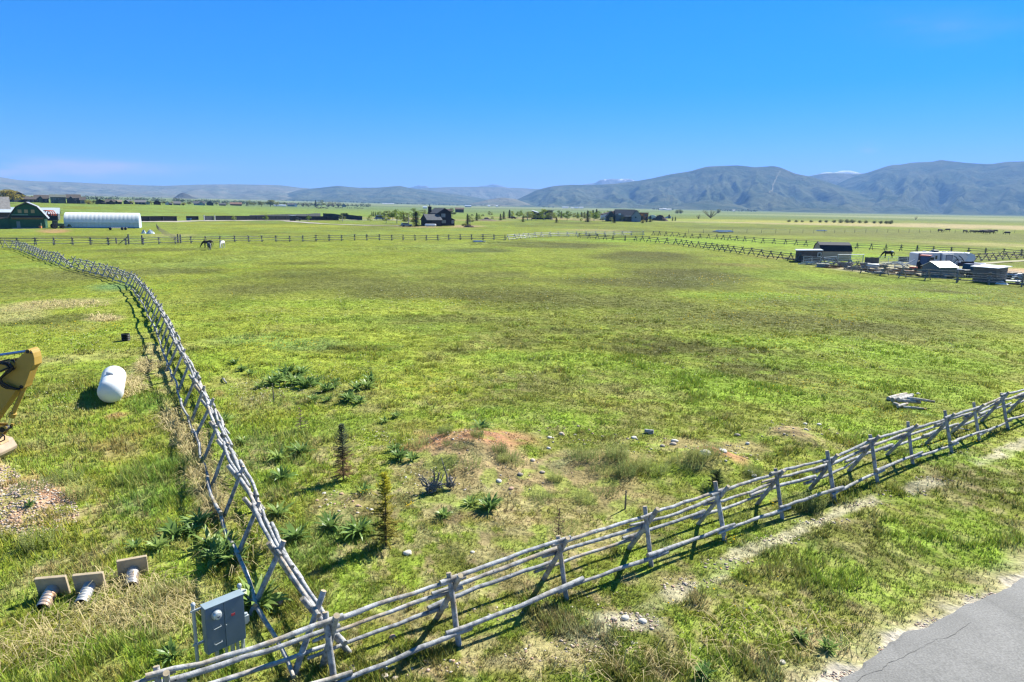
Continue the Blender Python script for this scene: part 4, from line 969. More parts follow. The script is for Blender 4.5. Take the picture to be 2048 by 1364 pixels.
wire_fence('thin wire fence running diagonally from the twin tall posts towards the white greenhouse', [(313, 455), (318, 462), (328, 469.5), (342, 477), (356, 484.5)], 3.2, 1.3, mat('dry_post', (.33, .27, .18), .9, .2, 3))
wire_fence('distant wire fence on thin posts across the far right pasture below the cattle', [(1377, 466.5), (1470, 466), (1600, 466.5), (1710, 465.5), (1850, 465), (2050, 466)], 7, 1.5)

# ------------------------------------------------------------------ meter box, pads with pipes, gas tank
STEEL = mat('galvanised_steel', (0.42, 0.46, 0.47), .45, .12, 8, metal=.35)
PANEL = mat('blue_grey_enamel', (0.135, 0.185, 0.22), .42, .06, 6, spec=.5)
def meter_box():
    x1, y1 = flat(397, 1345)
    # height of the pole: the point above (x1, y1) that shows at 1202
    zt = 1.42
    x2, y2 = flat(478.9, 1176, zt)
    d = np.array([x2 - x1, y2 - y1]); Wd = hypot(*d); rz = atan2(d[1], d[0])
    t = thing('electric_meter_box', 'grey blue electric meter box on two steel poles by the fence corner', 'meter box', (x1, y1, float(tz(x1, y1))), rz)
    for xx, h in ((0, zt + .03), (Wd, zt + .05)):
        po = MB().tube([(xx, 0, -.1), (xx, 0, h)], .034, 12).build('pole', STEEL, t, smooth=True)
        MB().lathe([(.044, h - .03), (.044, h + .01), (.03, h + .03), (.004, h + .035)], 12, (xx, 0, 0)).build('pole_cap', STEEL, po, smooth=True)
    for h in (.62, 1.33):
        MB().box((Wd / 2 + .02, -.035, h), (Wd + .18, .03, .04)).build('strut', STEEL, t)
    a, b = .115, Wd - .035; z0, z1 = .42, 1.40; yb, yf = -.055, -.235
    cx, w = (a + b) / 2, b - a
    body = MB().box((cx, (yb + yf) / 2, (z0 + z1) / 2), (w, yb - yf, z1 - z0)).build('enclosure', PANEL, t, bevel=.006)
    mid = a + w * .475
    MB().box(((a + mid) / 2, yf - .006, (z0 + z1) / 2), (mid - a - .012, .012, z1 - z0 - .02)).build('door', PANEL, t, bevel=.004)
    rd = MB().box(((mid + b) / 2, yf - .008, (z0 + z1) / 2), (b - mid - .012, .016, z1 - z0 - .02)).build('door', PANEL, t, bevel=.004)
    MB().box((mid + (b - mid) * .42, yf - .018, 1.06), (.075, .004, .05)).build('sticker', mat('red_sticker', (.55, .06, .07), .6, .1, 30), rd)
    MB().lathe([(.012, -.02), (.012, 0)], 8, (mid + .02, yf - .016, .90), 'y').build('latch', STEEL, rd)
    MB().box((cx, (yb + yf) / 2 - .02, z1 + .012), (w + .02, yb - yf + .05, .018)).build('roof', mat('panel_top', (.24, .30, .335), .4, .06, 6), t, bevel=.004)
    mx_, mz = a + w * .27, z1 - .185
    me = MB().lathe([(.098, 0), (.098, -.03), (.088, -.035)], 28, (mx_, yf - .012, mz), 'y').build('meter', STEEL, t, smooth=True)
    gl = bpy.data.materials.new('meter_glass'); gl.use_nodes = True; q = gl.node_tree.nodes['Principled BSDF']; q.inputs['Base Color'].default_value = (.62, .66, .68, 1); q.inputs['Roughness'].default_value = .12; q.inputs['Metallic'].default_value = .3
    MB().lathe([(.082, -.03), (.082, -.08), (.07, -.105), (.03, -.115), (.002, -.116)], 28, (mx_, yf - .012, mz), 'y').build('glass_dome', gl, me, smooth=True)
    MB().box((mx_, yf - .131, mz - .01), (.05, .004, .018)).build('dial', mat('dial', (.07, .07, .08), .5, .1, 5), me)
    for hz_ in (.93, .60):
        MB().tube([(mx_ - .07, yf - .01, hz_), (mx_ - .068, yf - .05, hz_), (mx_ + .068, yf - .05, hz_ + .012), (mx_ + .07, yf - .01, hz_ + .012)], .009, 8).build('handle', STEEL, t)
    for i, (f, r, zb) in enumerate(((.28, .036, 0), (.52, .028, 0), (.68, .042, 0), (.82, .03, 0), (.94, .022, 0))):
        MB().tube([(a + w * f, -.14, -.05), (a + w * f, -.14, z0 + .02)], r, 10).build('conduit', STEEL, t, smooth=True)
    bx = MB().box((b + .075, -.12, .78), (.09, .10, .15)).build('junction_box', STEEL, t, bevel=.006)
    MB().lathe([(.035, 0), (.035, .04)], 10, (b + .075, -.12, .855)).build('lid', STEEL, bx)
meter_box()

CONC = mat('concrete', (0.40, 0.32, 0.215), .9, .15, 5, bump=.3); CORR = mat('corrugated_steel', (0.50, 0.53, 0.56), .4, .1, 3, metal=.5, col2=(.40, .28, .20))
def pad(px0, py0, px1, py1, pipe_to, label, tilt, rust):
    """square concrete pad tipped on its edge with a corrugated pipe stub cast into it"""
    sc = ppm(at((px0 + px1) / 2, py0 + 36)); w = hypot(px1 - px0, py1 - py0) / sc * .9
    b = at((px0 + px1) / 2, (py0 + py1) / 2 + 56)
    yaw = face_cam(b) + pipe_to
    t = thing('pipe_pad', label, 'concrete pad', b, yaw, 'concrete pads with pipe stubs lying in the grass')
    pm = MB(); h = w * .98
    M = Matrix.Rotation(tilt, 4, 'X')
    def T(p): v = M @ Vector(p); return (v.x, v.y, v.z)
    pm.box((0, .04, h / 2 - .10), (w, .085, h)); pm.v = [T(p) for p in pm.v]
    pm.build('slab', CONC, t, bevel=.012)
    pr = []; r = .135; L = .58
    for k in range(57):
        f = k / 56; pr.append((r * (1 + (.075 * sin(f * 2 * pi * 6.5) if f > .22 else 0)), f * -L))
    p = MB(); n = 20
    cz = .20
    for (q, yy) in pr:
        for k in range(n):
            a = 2 * pi * k / n; p.v.append(T((q * cos(a), yy, cz + q * sin(a))))
    for i in range(len(pr) - 1):
        for k in range(n): p.f.append((i * n + k, (i + 1) * n + k, (i + 1) * n + (k + 1) % n, i * n + (k + 1) % n))
    po = p.build('corrugated_pipe', rust, t, smooth=True, fix=False)
    q = MB()
    for k in range(n):
        a = 2 * pi * k / n; q.v.append(T((r * .93 * cos(a), -L + .06, cz + r * .93 * sin(a))))
    q.f.append(tuple(range(n))); q.build('pipe_mouth', mat('dark_inside', (.015, .015, .02), 1, .1, 3), po)
CORR_R = mat('rusted_corrugated_steel', (0.50, 0.52, 0.55), .5, .1, 2.2, metal=.4, col2=(.40, .20, .08)); CORR_B = mat('dull_corrugated_steel', (0.36, 0.40, 0.46), .5, .1, 2.2, metal=.4, col2=(.52, .50, .48))
pad(79, 1136, 139, 1134, -.42, 'leftmost tipped concrete pad with the rustiest orange corrugated pipe stub', .25, CORR_R)
pad(153, 1131, 212, 1126, -.36, 'middle tipped concrete pad with a grey corrugated pipe stub', .22, CORR_B)
pad(239, 1101, 296, 1094, -.10, 'tipped concrete pad with pipe stub standing apart, nearest the fence', .2, CORR)

TANKW = mat('white_tank_paint', (0.72, 0.73, 0.74), .35, .05, 2, spec=.5)
def gas_tank(label, p, L, r, yaw, leg=.16, m=TANKW, lid=True):
    t = thing('gas_tank', label, 'gas tank', p, yaw)
    pr = [(.01, -L / 2)] + [(r * sin(k * pi / 16), -L / 2 + .62 * r * (1 - cos(k * pi / 16))) for k in range(1, 9)]
    pr = pr + [(a, -b) for a, b in reversed(pr)]
    MB().lathe(pr, 40, (0, 0, r + leg), 'y').build('tank_shell', m, t, smooth=True)
    for yy in (-L / 2 + .62 * r, L / 2 - .62 * r): MB().lathe([(r + .002, yy - .012), (r + .007, yy), (r + .002, yy + .012)], 40, (0, 0, r + leg), 'y').build('weld_seam', m, t, smooth=True)
    for s in (-1, 1):
        for q in (-1, 1): MB().box((q * r * .55, s * L * .28, leg * .6), (.10, .22, leg * 1.4 + .12)).build('foot', m, t)
    if lid:
        d = MB().lathe([(.2, 0), (.2, .09), (.17, .13), (.02, .14)], 20, (0, -.05 * L, 2 * r + leg - .03)).build('lid', mat('tank_lid', (.56, .58, .59), .5, .05, 3), t, smooth=True)
        MB().box((0, -.05 * L - .28, 2 * r + leg - .02), (.22, .06, .07)).build('valve', mat('dark_valve', (.05, .05, .05), .5, .1, 3), t)
        MB().tube([(-r * .05, -.05 * L - .10, 2 * r + leg), (-r * .5, -.05 * L - .13, 2 * r * .93 + leg), (-r * .96, -.05 * L - .15, r * 1.3 + leg), (-r * 1.03, -.05 * L - .15, r * .7 + leg)], .02, 6).build('strap', STEEL, t)
    return t
p = at(217, 800); gas_tank('big white domed propane tank lying in the grass left of the fence', (p[0] - .2, p[1] + .75, p[2]), 3.7, .52, face_cam(p) - radians(4), .06)

# black ribbed pipe piece standing in the grass
p = at(252, 681); t = thing('ribbed_pipe', 'short black ribbed plastic pipe standing on end in the grass', 'pipe', p)
pr = [(.25 * (1 + .05 * sin(k * 1.9)), k * .0135) for k in range(34)]
MB().lathe([(.01, .40)] + [(.22, .40), (.22, .45)][::1] + list(reversed(pr)), 20).build('ribbed_wall', mat('black_plastic', (.018, .018, .02), .5, .2, 4), t, smooth=True)

# ------------------------------------------------------------------ excavator at the left edge
YEL = mat('digger_yellow', (0.36, 0.235, 0.05), .5, .14, 1.6, bump=.05); BLK = mat('black_rubber', (.012, .012, .014), .5, .2, 6); CHROME = mat('chrome_rod', (.62, .65, .7), .15, .05, 4, metal=.9)
EXY = 22.3
def ez(zx, zy, Y=EXY):                                  # from the enlarged picture of the arm to its upright plane
    p = plane_y(zx / 5.685, 690 + zy / 5.685, Y); return (p[0], p[2])
def excavator():
    t = thing('excavator', 'yellow excavator arm with hoses and hanging bucket reaching in at the left edge', 'excavator', (0, 0, 0))
    A = lambda pts: [ez(*p) for p in pts]
    hw = .19
    stick = A([(330, 60), (345, 42), (372, 36), (400, 48), (418, 80), (432, 130), (436, 215), (405, 240), (385, 285), (345, 400), (328, 440), (318, 472), (290, 492), (240, 482), (215, 520), (100, 680), (0, 815), (-120, 980), (-190, 1010), (-215, 960), (-150, 720), (-60, 520), (0, 448), (55, 410), (66, 340), (100, 285), (190, 195)])
    MB().prism(stick, EXY - hw, EXY + hw).build('stick', YEL, t, bevel=.012)
    boom = A([(205, 180), (226, 215), (222, 255), (190, 275), (130, 262), (60, 285), (0, 312), (-300, 420), (-900, 780), (-1050, 1060), (-1180, 1090), (-1180, 900), (-960, 480), (-420, 200), (0, 192), (120, 165), (165, 158)])
    MB().prism(boom, EXY - .26, EXY - .2).build('boom', YEL, t); MB().prism(boom, EXY + .2, EXY + .26).build('boom', YEL, t)
    top_plate = [ez(a, b) for a, b in ((140, 172), (0, 205), (-420, 215), (-960, 500), (-1180, 915))]
    bw = MB()
    for q in (top_plate,):
        for (u0, w0), (u1, w1) in zip(q[:-1], q[1:]): bw.quad((u0, EXY - .2, w0), (u0, EXY + .2, w0), (u1, EXY + .2, w1), (u1, EXY - .2, w1))
    bw.build('boom_plate', YEL, t)
    def pin(zx, zy, r, w, nm='pin', m=BLK):
        x, z = ez(zx, zy); MB().lathe([(r, -w), (r, w)], 18, (x, EXY, z), 'y').build(nm, m, t, smooth=True)
    pin(365, 62, .055, .235); pin(365, 62, .085, .215, 'pin_boss', YEL); pin(400, 72, .03, .21); pin(290, 460, .06, .21); pin(70, 945, .085, .2); pin(190, 240, .1, .275, 'pin_boss', BLK)
    def rod(a, b, r, m, nm, dy=0.0, par=None):
        p, q = ez(*a), ez(*b); return MB().tube([(p[0], EXY + dy, p[1]), (q[0], EXY + dy, q[1])], r, 12).build(nm, m, par or t, smooth=True)
    cy = rod((-560, 190), (-60, 122), .075, YEL, 'stick_cylinder'); rod((-60, 122), (350, 62), .045, mat('steel_rod_blue', (.16, .27, .5), .25, .1, 3, metal=.6), 'cylinder_rod', 0, cy)
    cy = rod((290, 462), (146, 790), .072, YEL, 'bucket_cylinder', -.02); rod((160, 770), (138, 815), .105, YEL, 'gland', -.02, cy); rod((140, 800), (105, 905), .04, CHROME, 'cylinder_rod', -.02, cy)
    for k, (dy, m_) in enumerate(((-.16, YEL), (.16, YEL))):
        p = [ez(*q) for q in ((-120, 900), (70, 905), (118, 912), (118, 930), (60, 965), (-120, 945))]; MB().prism(p, EXY + dy - .02, EXY + dy + .02).build('linkage', m_, t)
        p = [ez(*q) for q in ((60, 930), (92, 955), (20, 1040), (-40, 1080), (-70, 1060), (0, 990))]; MB().prism(p, EXY + dy * .7 - .02, EXY + dy * .7 + .02).build('linkage', m_, t)
    # hoses looping round the joint
    def hose(pts, r, dy): MB().tube([(ez(*p)[0], EXY + dy + q, ez(*p)[1]) for p, q in pts], r, 8).build('hose', BLK, t, smooth=True)
    hose([((0, 205), .0), ((100, 178), -.03), ((175, 180), -.06), ((220, 225), -.09), ((205, 265), -.1), ((120, 320), -.08), ((70, 370), -.06), ((80, 410), -.05), ((150, 450), -.04), ((230, 475), -.02), ((285, 480), 0)], .042, -.25)
    hose([((0, 180), .0), ((90, 185), -.03), ((160, 200), -.06), ((205, 240), -.08), ((150, 290), -.09), ((95, 345), -.08), ((110, 400), -.06), ((180, 440), -.04), ((260, 478), 0)], .036, -.28)
    hose([((0, 190), .1), ((120, 160), .1), ((190, 165), .06), ((215, 185), 0)], .03, -.2)
    hose([((0, 320), 0), ((60, 285), -.02), ((120, 255), -.04), ((170, 235), -.03)], .022, -.28)
    hose([((60, 410), 0), ((75, 445), 0), ((130, 475), 0), ((220, 480), 0)], .018, -.24)
    hose([((70, 990), 0), ((110, 1010), -.04), ((112, 1050), -.05), ((60, 1075), -.03), ((0, 1050), 0), ((-60, 1040), 0)], .022, -.2)
    hose([((-90, 800), 0), ((-20, 850), 0), ((5, 815), 0), ((-10, 760), 0)], .014, -.2)
    bk = [ez(*q) for q in ((-20, 1075), (40, 1090), (55, 1110), (102, 1185), (96, 1215), (40, 1278), (-60, 1330), (-240, 1360), (-300, 1250), (-190, 1200), (-90, 1080))]
    MB().prism(bk, EXY - .42, EXY + .42).build('bucket', mat('worn_bucket', (.34, .26, .18), .6, .2, 3, bump=.2), t, bevel=.02)
    p = [ez(*q) for q in ((-60, 1010), (10, 1040), (60, 1110), (20, 1150), (-40, 1110))]; MB().prism(p, EXY - .2, EXY + .2).build('bucket_ear', mat('worn_yellow', (.40, .26, .12), .6, .2, 3), t)
    # the machine itself stands outside the picture on the left
    bx, by = ez(-1180, 1000)[0] - 1.6, EXY + .2
    z = float(tz(bx, by))
    for s in (-1, 1):
        MB().prism([(bx - 2.1, z + .1), (bx - 1.7, z), (bx + 1.7, z), (bx + 2.1, z + .1), (bx + 2.2, z + .5), (bx + 1.8, z + .85), (bx - 1.8, z + .85), (bx - 2.2, z + .5)], by + s * 1.2 - .3, by + s * 1.2 + .3).build('track', BLK, t, bevel=.04)
    MB().box((bx, by, z + .95), (2.2, 1.9, .3)).build('undercarriage', BLK, t)
    MB().prism([(bx - 2.5, z + 1.15), (bx + 1.3, z + 1.15), (bx + 1.3, z + 1.7), (bx - .2, z + 2.2), (bx - 2.3, z + 2.2), (bx - 2.6, z + 1.7)], by - 1.3, by + 1.3).build('machine_house', YEL, t, bevel=.06)
    cb = MB().prism([(bx - .2, z + 1.7), (bx + 1.25, z + 1.7), (bx + 1.15, z + 2.5), (bx + .8, z + 3.1), (bx - .3, z + 3.1)], by - 1.3, by - .35).build('cab', YEL, t, bevel=.03)
    MB().prism([(bx - .05, z + 2.1), (bx + 1.05, z + 2.1), (bx + .98, z + 2.5), (bx + .7, z + 2.95), (bx - .1, z + 2.95)], by - 1.31, by - 1.305).build('window', mat('cab_glass', (.03, .04, .05), .1, .1, 3), cb)
excavator()
# ------------------------------------------------------------------ small plants, stumps, rocks and logs near the camera
def broadleaf(seed, n=34, size=.42, lush=1.0):
    R = random.Random(seed); mb = MB()
    for k in range(n):
        a = R.uniform(0, 2 * pi); out = R.random(); L = size * R.uniform(.45, 1.1); w = L * R.uniform(.065, .10)
        elev = radians(R.uniform(35, 82)) if out > .25 else radians(R.uniform(60, 86))
        cx, cy = cos(a), sin(a); b0 = R.uniform(0, .10); px, py, pz = cx * b0, cy * b0, 0.0; tw = R.uniform(-.7, .7)
        sx, sy = -sin(a), cos(a); prev = None; base = len(mb.v)
        prof = [.35, .8, 1.0, .85, .5, .06]
        for i, q in enumerate(prof):
            up = sin(elev); fw = cos(elev)
            s = (sx * cos(tw), sy * cos(tw), sin(tw))
            mb.v.append((px + s[0] * w * q, py + s[1] * w * q, pz + s[2] * w * q)); mb.v.append((px - s[0] * w * q, py - s[1] * w * q, pz - s[2] * w * q))
            st = L / (len(prof) - 1); px += cx * fw * st; py += cy * fw * st; pz += up * st; elev -= radians(R.uniform(4, 24))
        for i in range(len(prof) - 1): mb.f.append((base + 2 * i, base + 2 * i + 1, base + 2 * i + 3, base + 2 * i + 2))
    return mb
LEAFM = leaf_mat('broad_leaf', col=(.19, .29, .075), trans=.35, var=.3, spec=.012, up=.35)
PROTO = [broadleaf(k, n, .5).build('broadleaf_plant', LEAFM, fix=False) for k, n in ((1, 60), (2, 44), (3, 70), (4, 36))]
for o in PROTO: o.location = (0, 0, 0)
_first = {}
def place_copy(proto, key, p, rz, s, label, cat, group):
    if key in _first:
        o = proto.copy(); COL.objects.link(o)
    else:
        o = proto; _first[key] = 1
    o.location = [float(q) for q in p]; o.rotation_euler = (0, 0, rz); o.scale = (s, s, s)
    return tag(o, label, cat, group)
BL = [  # picture x, y of the base, scale, what singles it out
 (515, 1215, 1.55, 'big broad leaved plant right behind the meter box'), (432, 1122, 1.35, 'broad leaved plant in the dark clump by the fence, lowest on its left side'), (470, 1128, 1.3, 'broad leaved plant in the dark clump pressed against the low fence rail'), (420, 1095, 1.25, 'topmost broad leaved plant of the dark clump left of the fence rail'), (455, 1100, 1.2, 'broad leaved plant in the middle of the dark clump left of the fence rail'),
 (352, 1072, 1.15, 'broad leaved plant above the pad that stands apart, left of a similar one'), (400, 1050, 1.1, 'broad leaved plant beside the straw strip, uphill of the dark clump'), (385, 1068, .9, 'small broad leaved plant between two bigger ones beside the straw strip'), (318, 1100, .8, 'small broad leaved plant touching the pad that stands apart'), (270, 1097, .65, 'tiny broad leaved plant just behind the pad that stands apart'),
 (592, 1080, 1.15, 'broad leaved plant on the field side of the fence above the gold coloured rail'), (556, 1032, 1.1, 'broad leaved plant on the field side of the fence between two bucks'), (562, 962, 1.25, 'lowest of three big broad leaved plants left of the tall young spruce'), (560, 920, 1.2, 'big broad leaved plant, left one of the upper pair left of the tall spruce'), (604, 908, 1.1, 'big broad leaved plant, right one of the upper pair left of the tall spruce'),
 (484, 888, .85, 'broad leaved plant close to the fence, left of the dead stick sapling'), (448, 845, 1.0, 'broad leaved plant touching the fence beside the worn soil'), (660, 1055, 1.05, 'broad leaved plant among pale cobbles, left of a similar bigger one'), (717, 1068, 1.3, 'big broad leaved plant left of the yellowish spruce sapling'), (728, 985, .8, 'broad leaved plant above the yellowish spruce sapling'),
 (980, 1018, 1.1, 'broad leaved plant in dry grass right below the grey stump'), (942, 1010, .75, 'small broad leaved plant left of the one below the grey stump'), (888, 1035, .7, 'lone small broad leaved plant straight below the grey stump'), (962, 858, 1.05, 'broad leaved plant on the crest behind the red soil mound'), (800, 918, .9, 'broad leaved plant at the left foot of the red soil mound'), (825, 920, .75, 'smaller broad leaved plant at the left foot of the red soil mound'),
 (790, 900, .7, 'bluish broad leaved plant left of the red soil mound'), (590, 790, .0, ''), (545, 770, 1.1, 'broad leaved plant at the left end of the long patch of leaves'), (565, 762, 1.25, 'second broad leaved plant from the left in the long patch of leaves'), (590, 768, 1.25, 'broad leaved plant low in the middle of the long patch of leaves'), (603, 748, 1.15, 'uppermost broad leaved plant of the long patch of leaves'), (612, 775, 1.2, 'lowest broad leaved plant of the long patch of leaves'), (632, 768, 1.1, 'broad leaved plant at the right end of the long patch of leaves'), (575, 748, 1.0, 'small broad leaved plant at the top left of the long patch of leaves'), (520, 776, .8, 'outlying broad leaved plant left of the long patch of leaves'),
 (652, 783, .9, 'left one of two broad leaved plants just right of the long patch of leaves'), (668, 777, .8, 'right one of two broad leaved plants just right of the long patch of leaves'), (672, 765, .65, 'small broad leaved plant above two right of the long patch of leaves'), (712, 780, 1.1, 'left one of the pair of broad leaved plants in the short patch of leaves'), (735, 778, 1.0, 'right one of the pair of broad leaved plants in the short patch of leaves'), (742, 763, .9, 'broad leaved plant at the top of the short patch of leaves'), (698, 803, .9, 'broad leaved plant below the short patch of leaves, the left of two'), (718, 807, .85, 'broad leaved plant below the short patch of leaves, the right of two'), (628, 803, .7, 'broad leaved plant below the long patch of leaves, the left of two'), (656, 802, .65, 'broad leaved plant below the long patch of leaves, the right of two'),
 (485, 742, .75, 'broad leaved plant above the grey stick lying on the soil'), (470, 728, .8, 'farthest broad leaved plant near the fence, above the grey stick'), (500, 750, .6, 'small broad leaved plant right above the grey stick on the soil'), (770, 845, .7, 'small broad leaved plant left of the dry weeds beyond the red mound, lower one'), (792, 835, .65, 'small broad leaved plant left of the dry weeds beyond the red mound, upper one'), (1600, 1278, .6, 'bluish grass like plant on the verge near the road, farther one'), (1655, 1300, .6, 'bluish grass like plant on the verge near the road, nearer one'), (345, 1316, .8, 'pale leafy plant under the rails left of the meter box'), (1408, 1352, .6, 'leafy plant at the very bottom edge left of the road'), (60, 1012, .5, 'small leafy weed growing on the gravel heap'),
]
rr = random.Random(3)
for i, (px, py, s, lab) in enumerate(BL):
    if s <= 0: continue
    p = at(px, py); k = i % 4
    place_copy(PROTO[k], ('bl', k), p, rr.uniform(0, 6.28), s * (1.3 if py < 815 else 1.0) * rr.uniform(.92, 1.08), lab, 'leafy plant', 'broad leaved plants in the meadow')

def weed_mesh(seed, n=260, h=.5, r=.35):
    R = random.Random(seed); mb = MB()
    for k in range(n):
        a = R.uniform(0, 6.28); q = sqrt(R.random()) * r; x, y = cos(a) * q, sin(a) * q
        L = h * R.uniform(.3, 1) ** 1.3 * (1 - .3 * (q / r) ** 2); b = R.uniform(0, 6.28); lean = R.uniform(.05, .4)
        dx, dy = cos(a) * lean * L + R.uniform(-.05, .05), sin(a) * lean * L + R.uniform(-.05, .05)
        w = R.uniform(.006, .011); sx, sy = cos(b) * w, sin(b) * w
        mb.add([(x - sx, y - sy, 0), (x + sx, y + sy, 0), (x + dx, y + dy, L)], [(0, 1, 2)])
        for t in (.4, .55, .7, .85):                     # feathery side leaves
            c = R.uniform(0, 6.28); l = L * R.uniform(.12, .24); ex, ey = cos(c) * l, sin(c) * l
            px, py, pz = x + dx * t, y + dy * t, L * t
            mb.add([(px - ey * .14, py + ex * .14, pz), (px + ey * .14, py - ex * .14, pz), (px + ex, py + ey, pz + l * .6)], [(0, 1, 2)])
    return mb
WEEDM = leaf_mat('grey_green_weed', col=(.27, .31, .10), trans=.35, var=.3, up=.45)
WP = [weed_mesh(k, 210, h, r).build('weed_clump', WEEDM, fix=False) for k, h, r in ((1, .55, .55), (2, .42, .68), (3, .75, .42))]
WD = [(838, 893, 1.1, 'dark green weed clump on the left shoulder of the red soil mound'), (868, 872, 1.1, 'long low weed clump at the upper left of the red soil mound'), (890, 868, .9, 'weed clump at the upper left of the red soil mound, right of the long one'), (898, 925, .9, 'tall thin weed clump between the red mound and the grey stump'), (938, 930, 1.1, 'wide weed clump below the red soil mound'), (955, 872, .8, 'weed clump on top of the red soil mound at its back edge'), (893, 890, .5, 'small weed clump on the red face of the mound, left one'), (920, 893, .55, 'small weed clump on the red face of the mound, right one'), (1000, 905, .9, 'greyish weed clump on the right shoulder of the red mound, upper one'), (1020, 918, .9, 'greyish weed clump on the right shoulder of the red mound, middle one'), (1030, 928, .8, 'greyish weed clump on the right shoulder of the red mound, lowest one'), (1005, 922, .7, 'greyish weed clump at the right foot of the red mound'),
 (1165, 915, 1.3, 'big weed clump at the left end of the long weed band right of the mound'), (1200, 912, 1.4, 'second weed clump of the long weed band right of the mound'), (1235, 915, 1.3, 'weed clump in the middle of the long weed band right of the mound'), (1270, 930, 1.3, 'weed clump at the right end of the long weed band right of the mound'), (1205, 940, 1.0, 'weed clump on the front edge of the long weed band, left one'), (1250, 950, 1.1, 'weed clump on the front edge of the long weed band, right one'), (1310, 940, 1.2, 'weed clump between the long weed band and the grey sage bush'), (1375, 925, 1.4, 'biggest grey green sage bush, near the white boulder'), (1395, 918, 1.2, 'grey green sage bush touching the white boulder on its left'), (1425, 905, 1.0, 'weed clump right of the white boulder'), (1440, 980, 1.2, 'weed clump right behind the fence post below the small red soil heap'), (1505, 950, .9, 'weed clump by white stones behind the fence'),
 (1085, 1000, .9, 'weed clump in open ground above the bare dead sapling'), (1130, 1065, 1.1, 'yellow green weed clump right of the bare dead sapling'), (1110, 960, .8, 'weed clump in the bare ground, centre of the picture'), (1170, 1000, .9, 'weed clump in the bare ground, between the two dead saplings'), (1210, 985, .9, 'weed clump left of the short dead stake near the fence'), (1620, 1015, 1.3, 'grey green bush beside the fence rail on the road side'), (1590, 1010, 1.1, 'grey green bush beneath the fence rail on the road side'), (1490, 1045, 1.1, 'pale sage bush at the foot of a fence post on the road side'), (155, 995, 1.3, 'weed bush at the right end of the gravel heap'), (130, 960, 1.2, 'weed bush above the gravel heap'), (70, 975, 1.2, 'weed bush at the back of the gravel heap'), (75, 1095, 1.2, 'yellowish weed bush below the gravel heap')]
for i, (px, py, s, lab) in enumerate(WD):
    k = i % 3; place_copy(WP[k], ('w', k), at(px, py), rr.uniform(0, 6.28), s * .74, lab, 'weed clump', 'weed clumps in the field')

def spruce_near(seed, h, r, nwh, needle, gap=.0, sub=7, taper=.9):
    """young spruce seen close: whorls of branches carrying short needles"""
    R = random.Random(seed); tr = MB(); cr_ = MB()
    tr.tube([(0, 0, -.05), (R.uniform(-.01, .01), R.uniform(-.01, .01), h * .5), (0, 0, h)], [.03 * h / 2, .02 * h / 2, .004], 7)
    for k in range(nwh):
        f = (k + .6) / nwh; z = h * (.06 + .93 * f); bl = r * (1 - f) ** taper + .05
        nb = R.randint(7, 9)
        for j in range(nb):
            if R.random() < gap: continue
            a = 2 * pi * j / nb + R.uniform(-.5, .5); L = bl * R.uniform(.4, 1.25); dz = R.uniform(-.15, .3) if f < .6 else R.uniform(.2, .8)
            e = (cos(a) * L, sin(a) * L, z + L * dz)
            tr.tube([(0, 0, z), e], [.006, .002], 4)
            m = max(10, int(L / .013))
            for q in range(m):
                t = (q + R.random()) / m * .95 + .05; bx, by, bz = e[0] * t, e[1] * t, z + (e[2] - z) * t
                for _ in range(needle):
                    b = a + R.uniform(-1.3, 1.3); l = R.uniform(.035, .075); up = R.uniform(-.5, .9); w = .011
                    dx, dy = cos(b) * l, sin(b) * l
                    cr_.add([(bx - sin(b) * w, by + cos(b) * w, bz), (bx + sin(b) * w, by - cos(b) * w, bz), (bx + dx, by + dy, bz + up * l)], [(0, 1, 2)])
    return tr, cr_
BARK = mat('bark', (.12, .085, .06), .95, .25, 12)
def near_tree(name, label, px, py, h, r, nwh, needle, m, seed, gap=0., cat='tree', taper=.9):
    t = thing(name, label, cat, at(px, py)); tr, c = spruce_near(seed, h, r, nwh, needle, gap, taper=taper)
    tr.build('trunk', BARK, t, fix=False)
    if c.f: c.build('crown', m, t, fix=False)
near_tree('young_spruce', 'tallest young spruce in the field, blue green above and brown below', 687, 960, 1.95, .46, 24, 4, leaf_mat('browning_needles', col=(.28, .195, .10), trans=.3, zramp=(.75, 1.25, (.13, .165, .095)), up=.4), 1, .2, 'young tree', 1.0)
near_tree('young_spruce', 'thin yellowish spruce sapling beside pale cobbles', 772, 1090, 2.05, .46, 24, 4, leaf_mat('yellow_needles', col=(.33, .29, .07), trans=.3, zramp=(.9, 1.7, (.42, .40, .04)), up=.5), 2, .22, 'young tree', .8)
near_tree('dead_sapling', 'dead grey sapling with bare lower twigs in green grass', 602, 862, 1.0, .40, 7, 1, leaf_mat('dead_twigs', col=(.22, .17, .12), trans=.1), 3, .4, 'young tree', 1.6)
near_tree('dead_sapling', 'bare brown dead sapling beside a green weed clump near the fence', 1117, 1082, .95, .16, 8, 1, leaf_mat('dead_needles', col=(.12, .085, .06), trans=.1), 4, .5, 'young tree', .6)
near_tree('dead_sapling', 'small leaning dead conifer right beside the long fence low down', 425, 800, .01, .01, 1, 1, BARK, 6, 1.0) if False else None
near_tree('small_juniper', 'little dark green juniper right behind the fence post', 1432, 975, .55, .28, 7, 4, leaf_mat('juniper_needles', col=(.06, .095, .035), trans=.2), 7, .1, 'shrub', .5)
for (px, py, h, lab) in ((547, 803, .75, 'thin upright stake in dry grass below the long patch of leaves'), (1250, 1018, .6, 'short dark stick stuck in bare ground near the fence')):
    o = MB().tube([(0, 0, -.05), (.01, 0, h * .5), (0, .01, h)], [.03, .026, .018], 7).build('stake', mat('stake_wood', (.16, .13, .11), .9, .2, 9), loc=at(px, py)); tag(o, lab, 'stake')

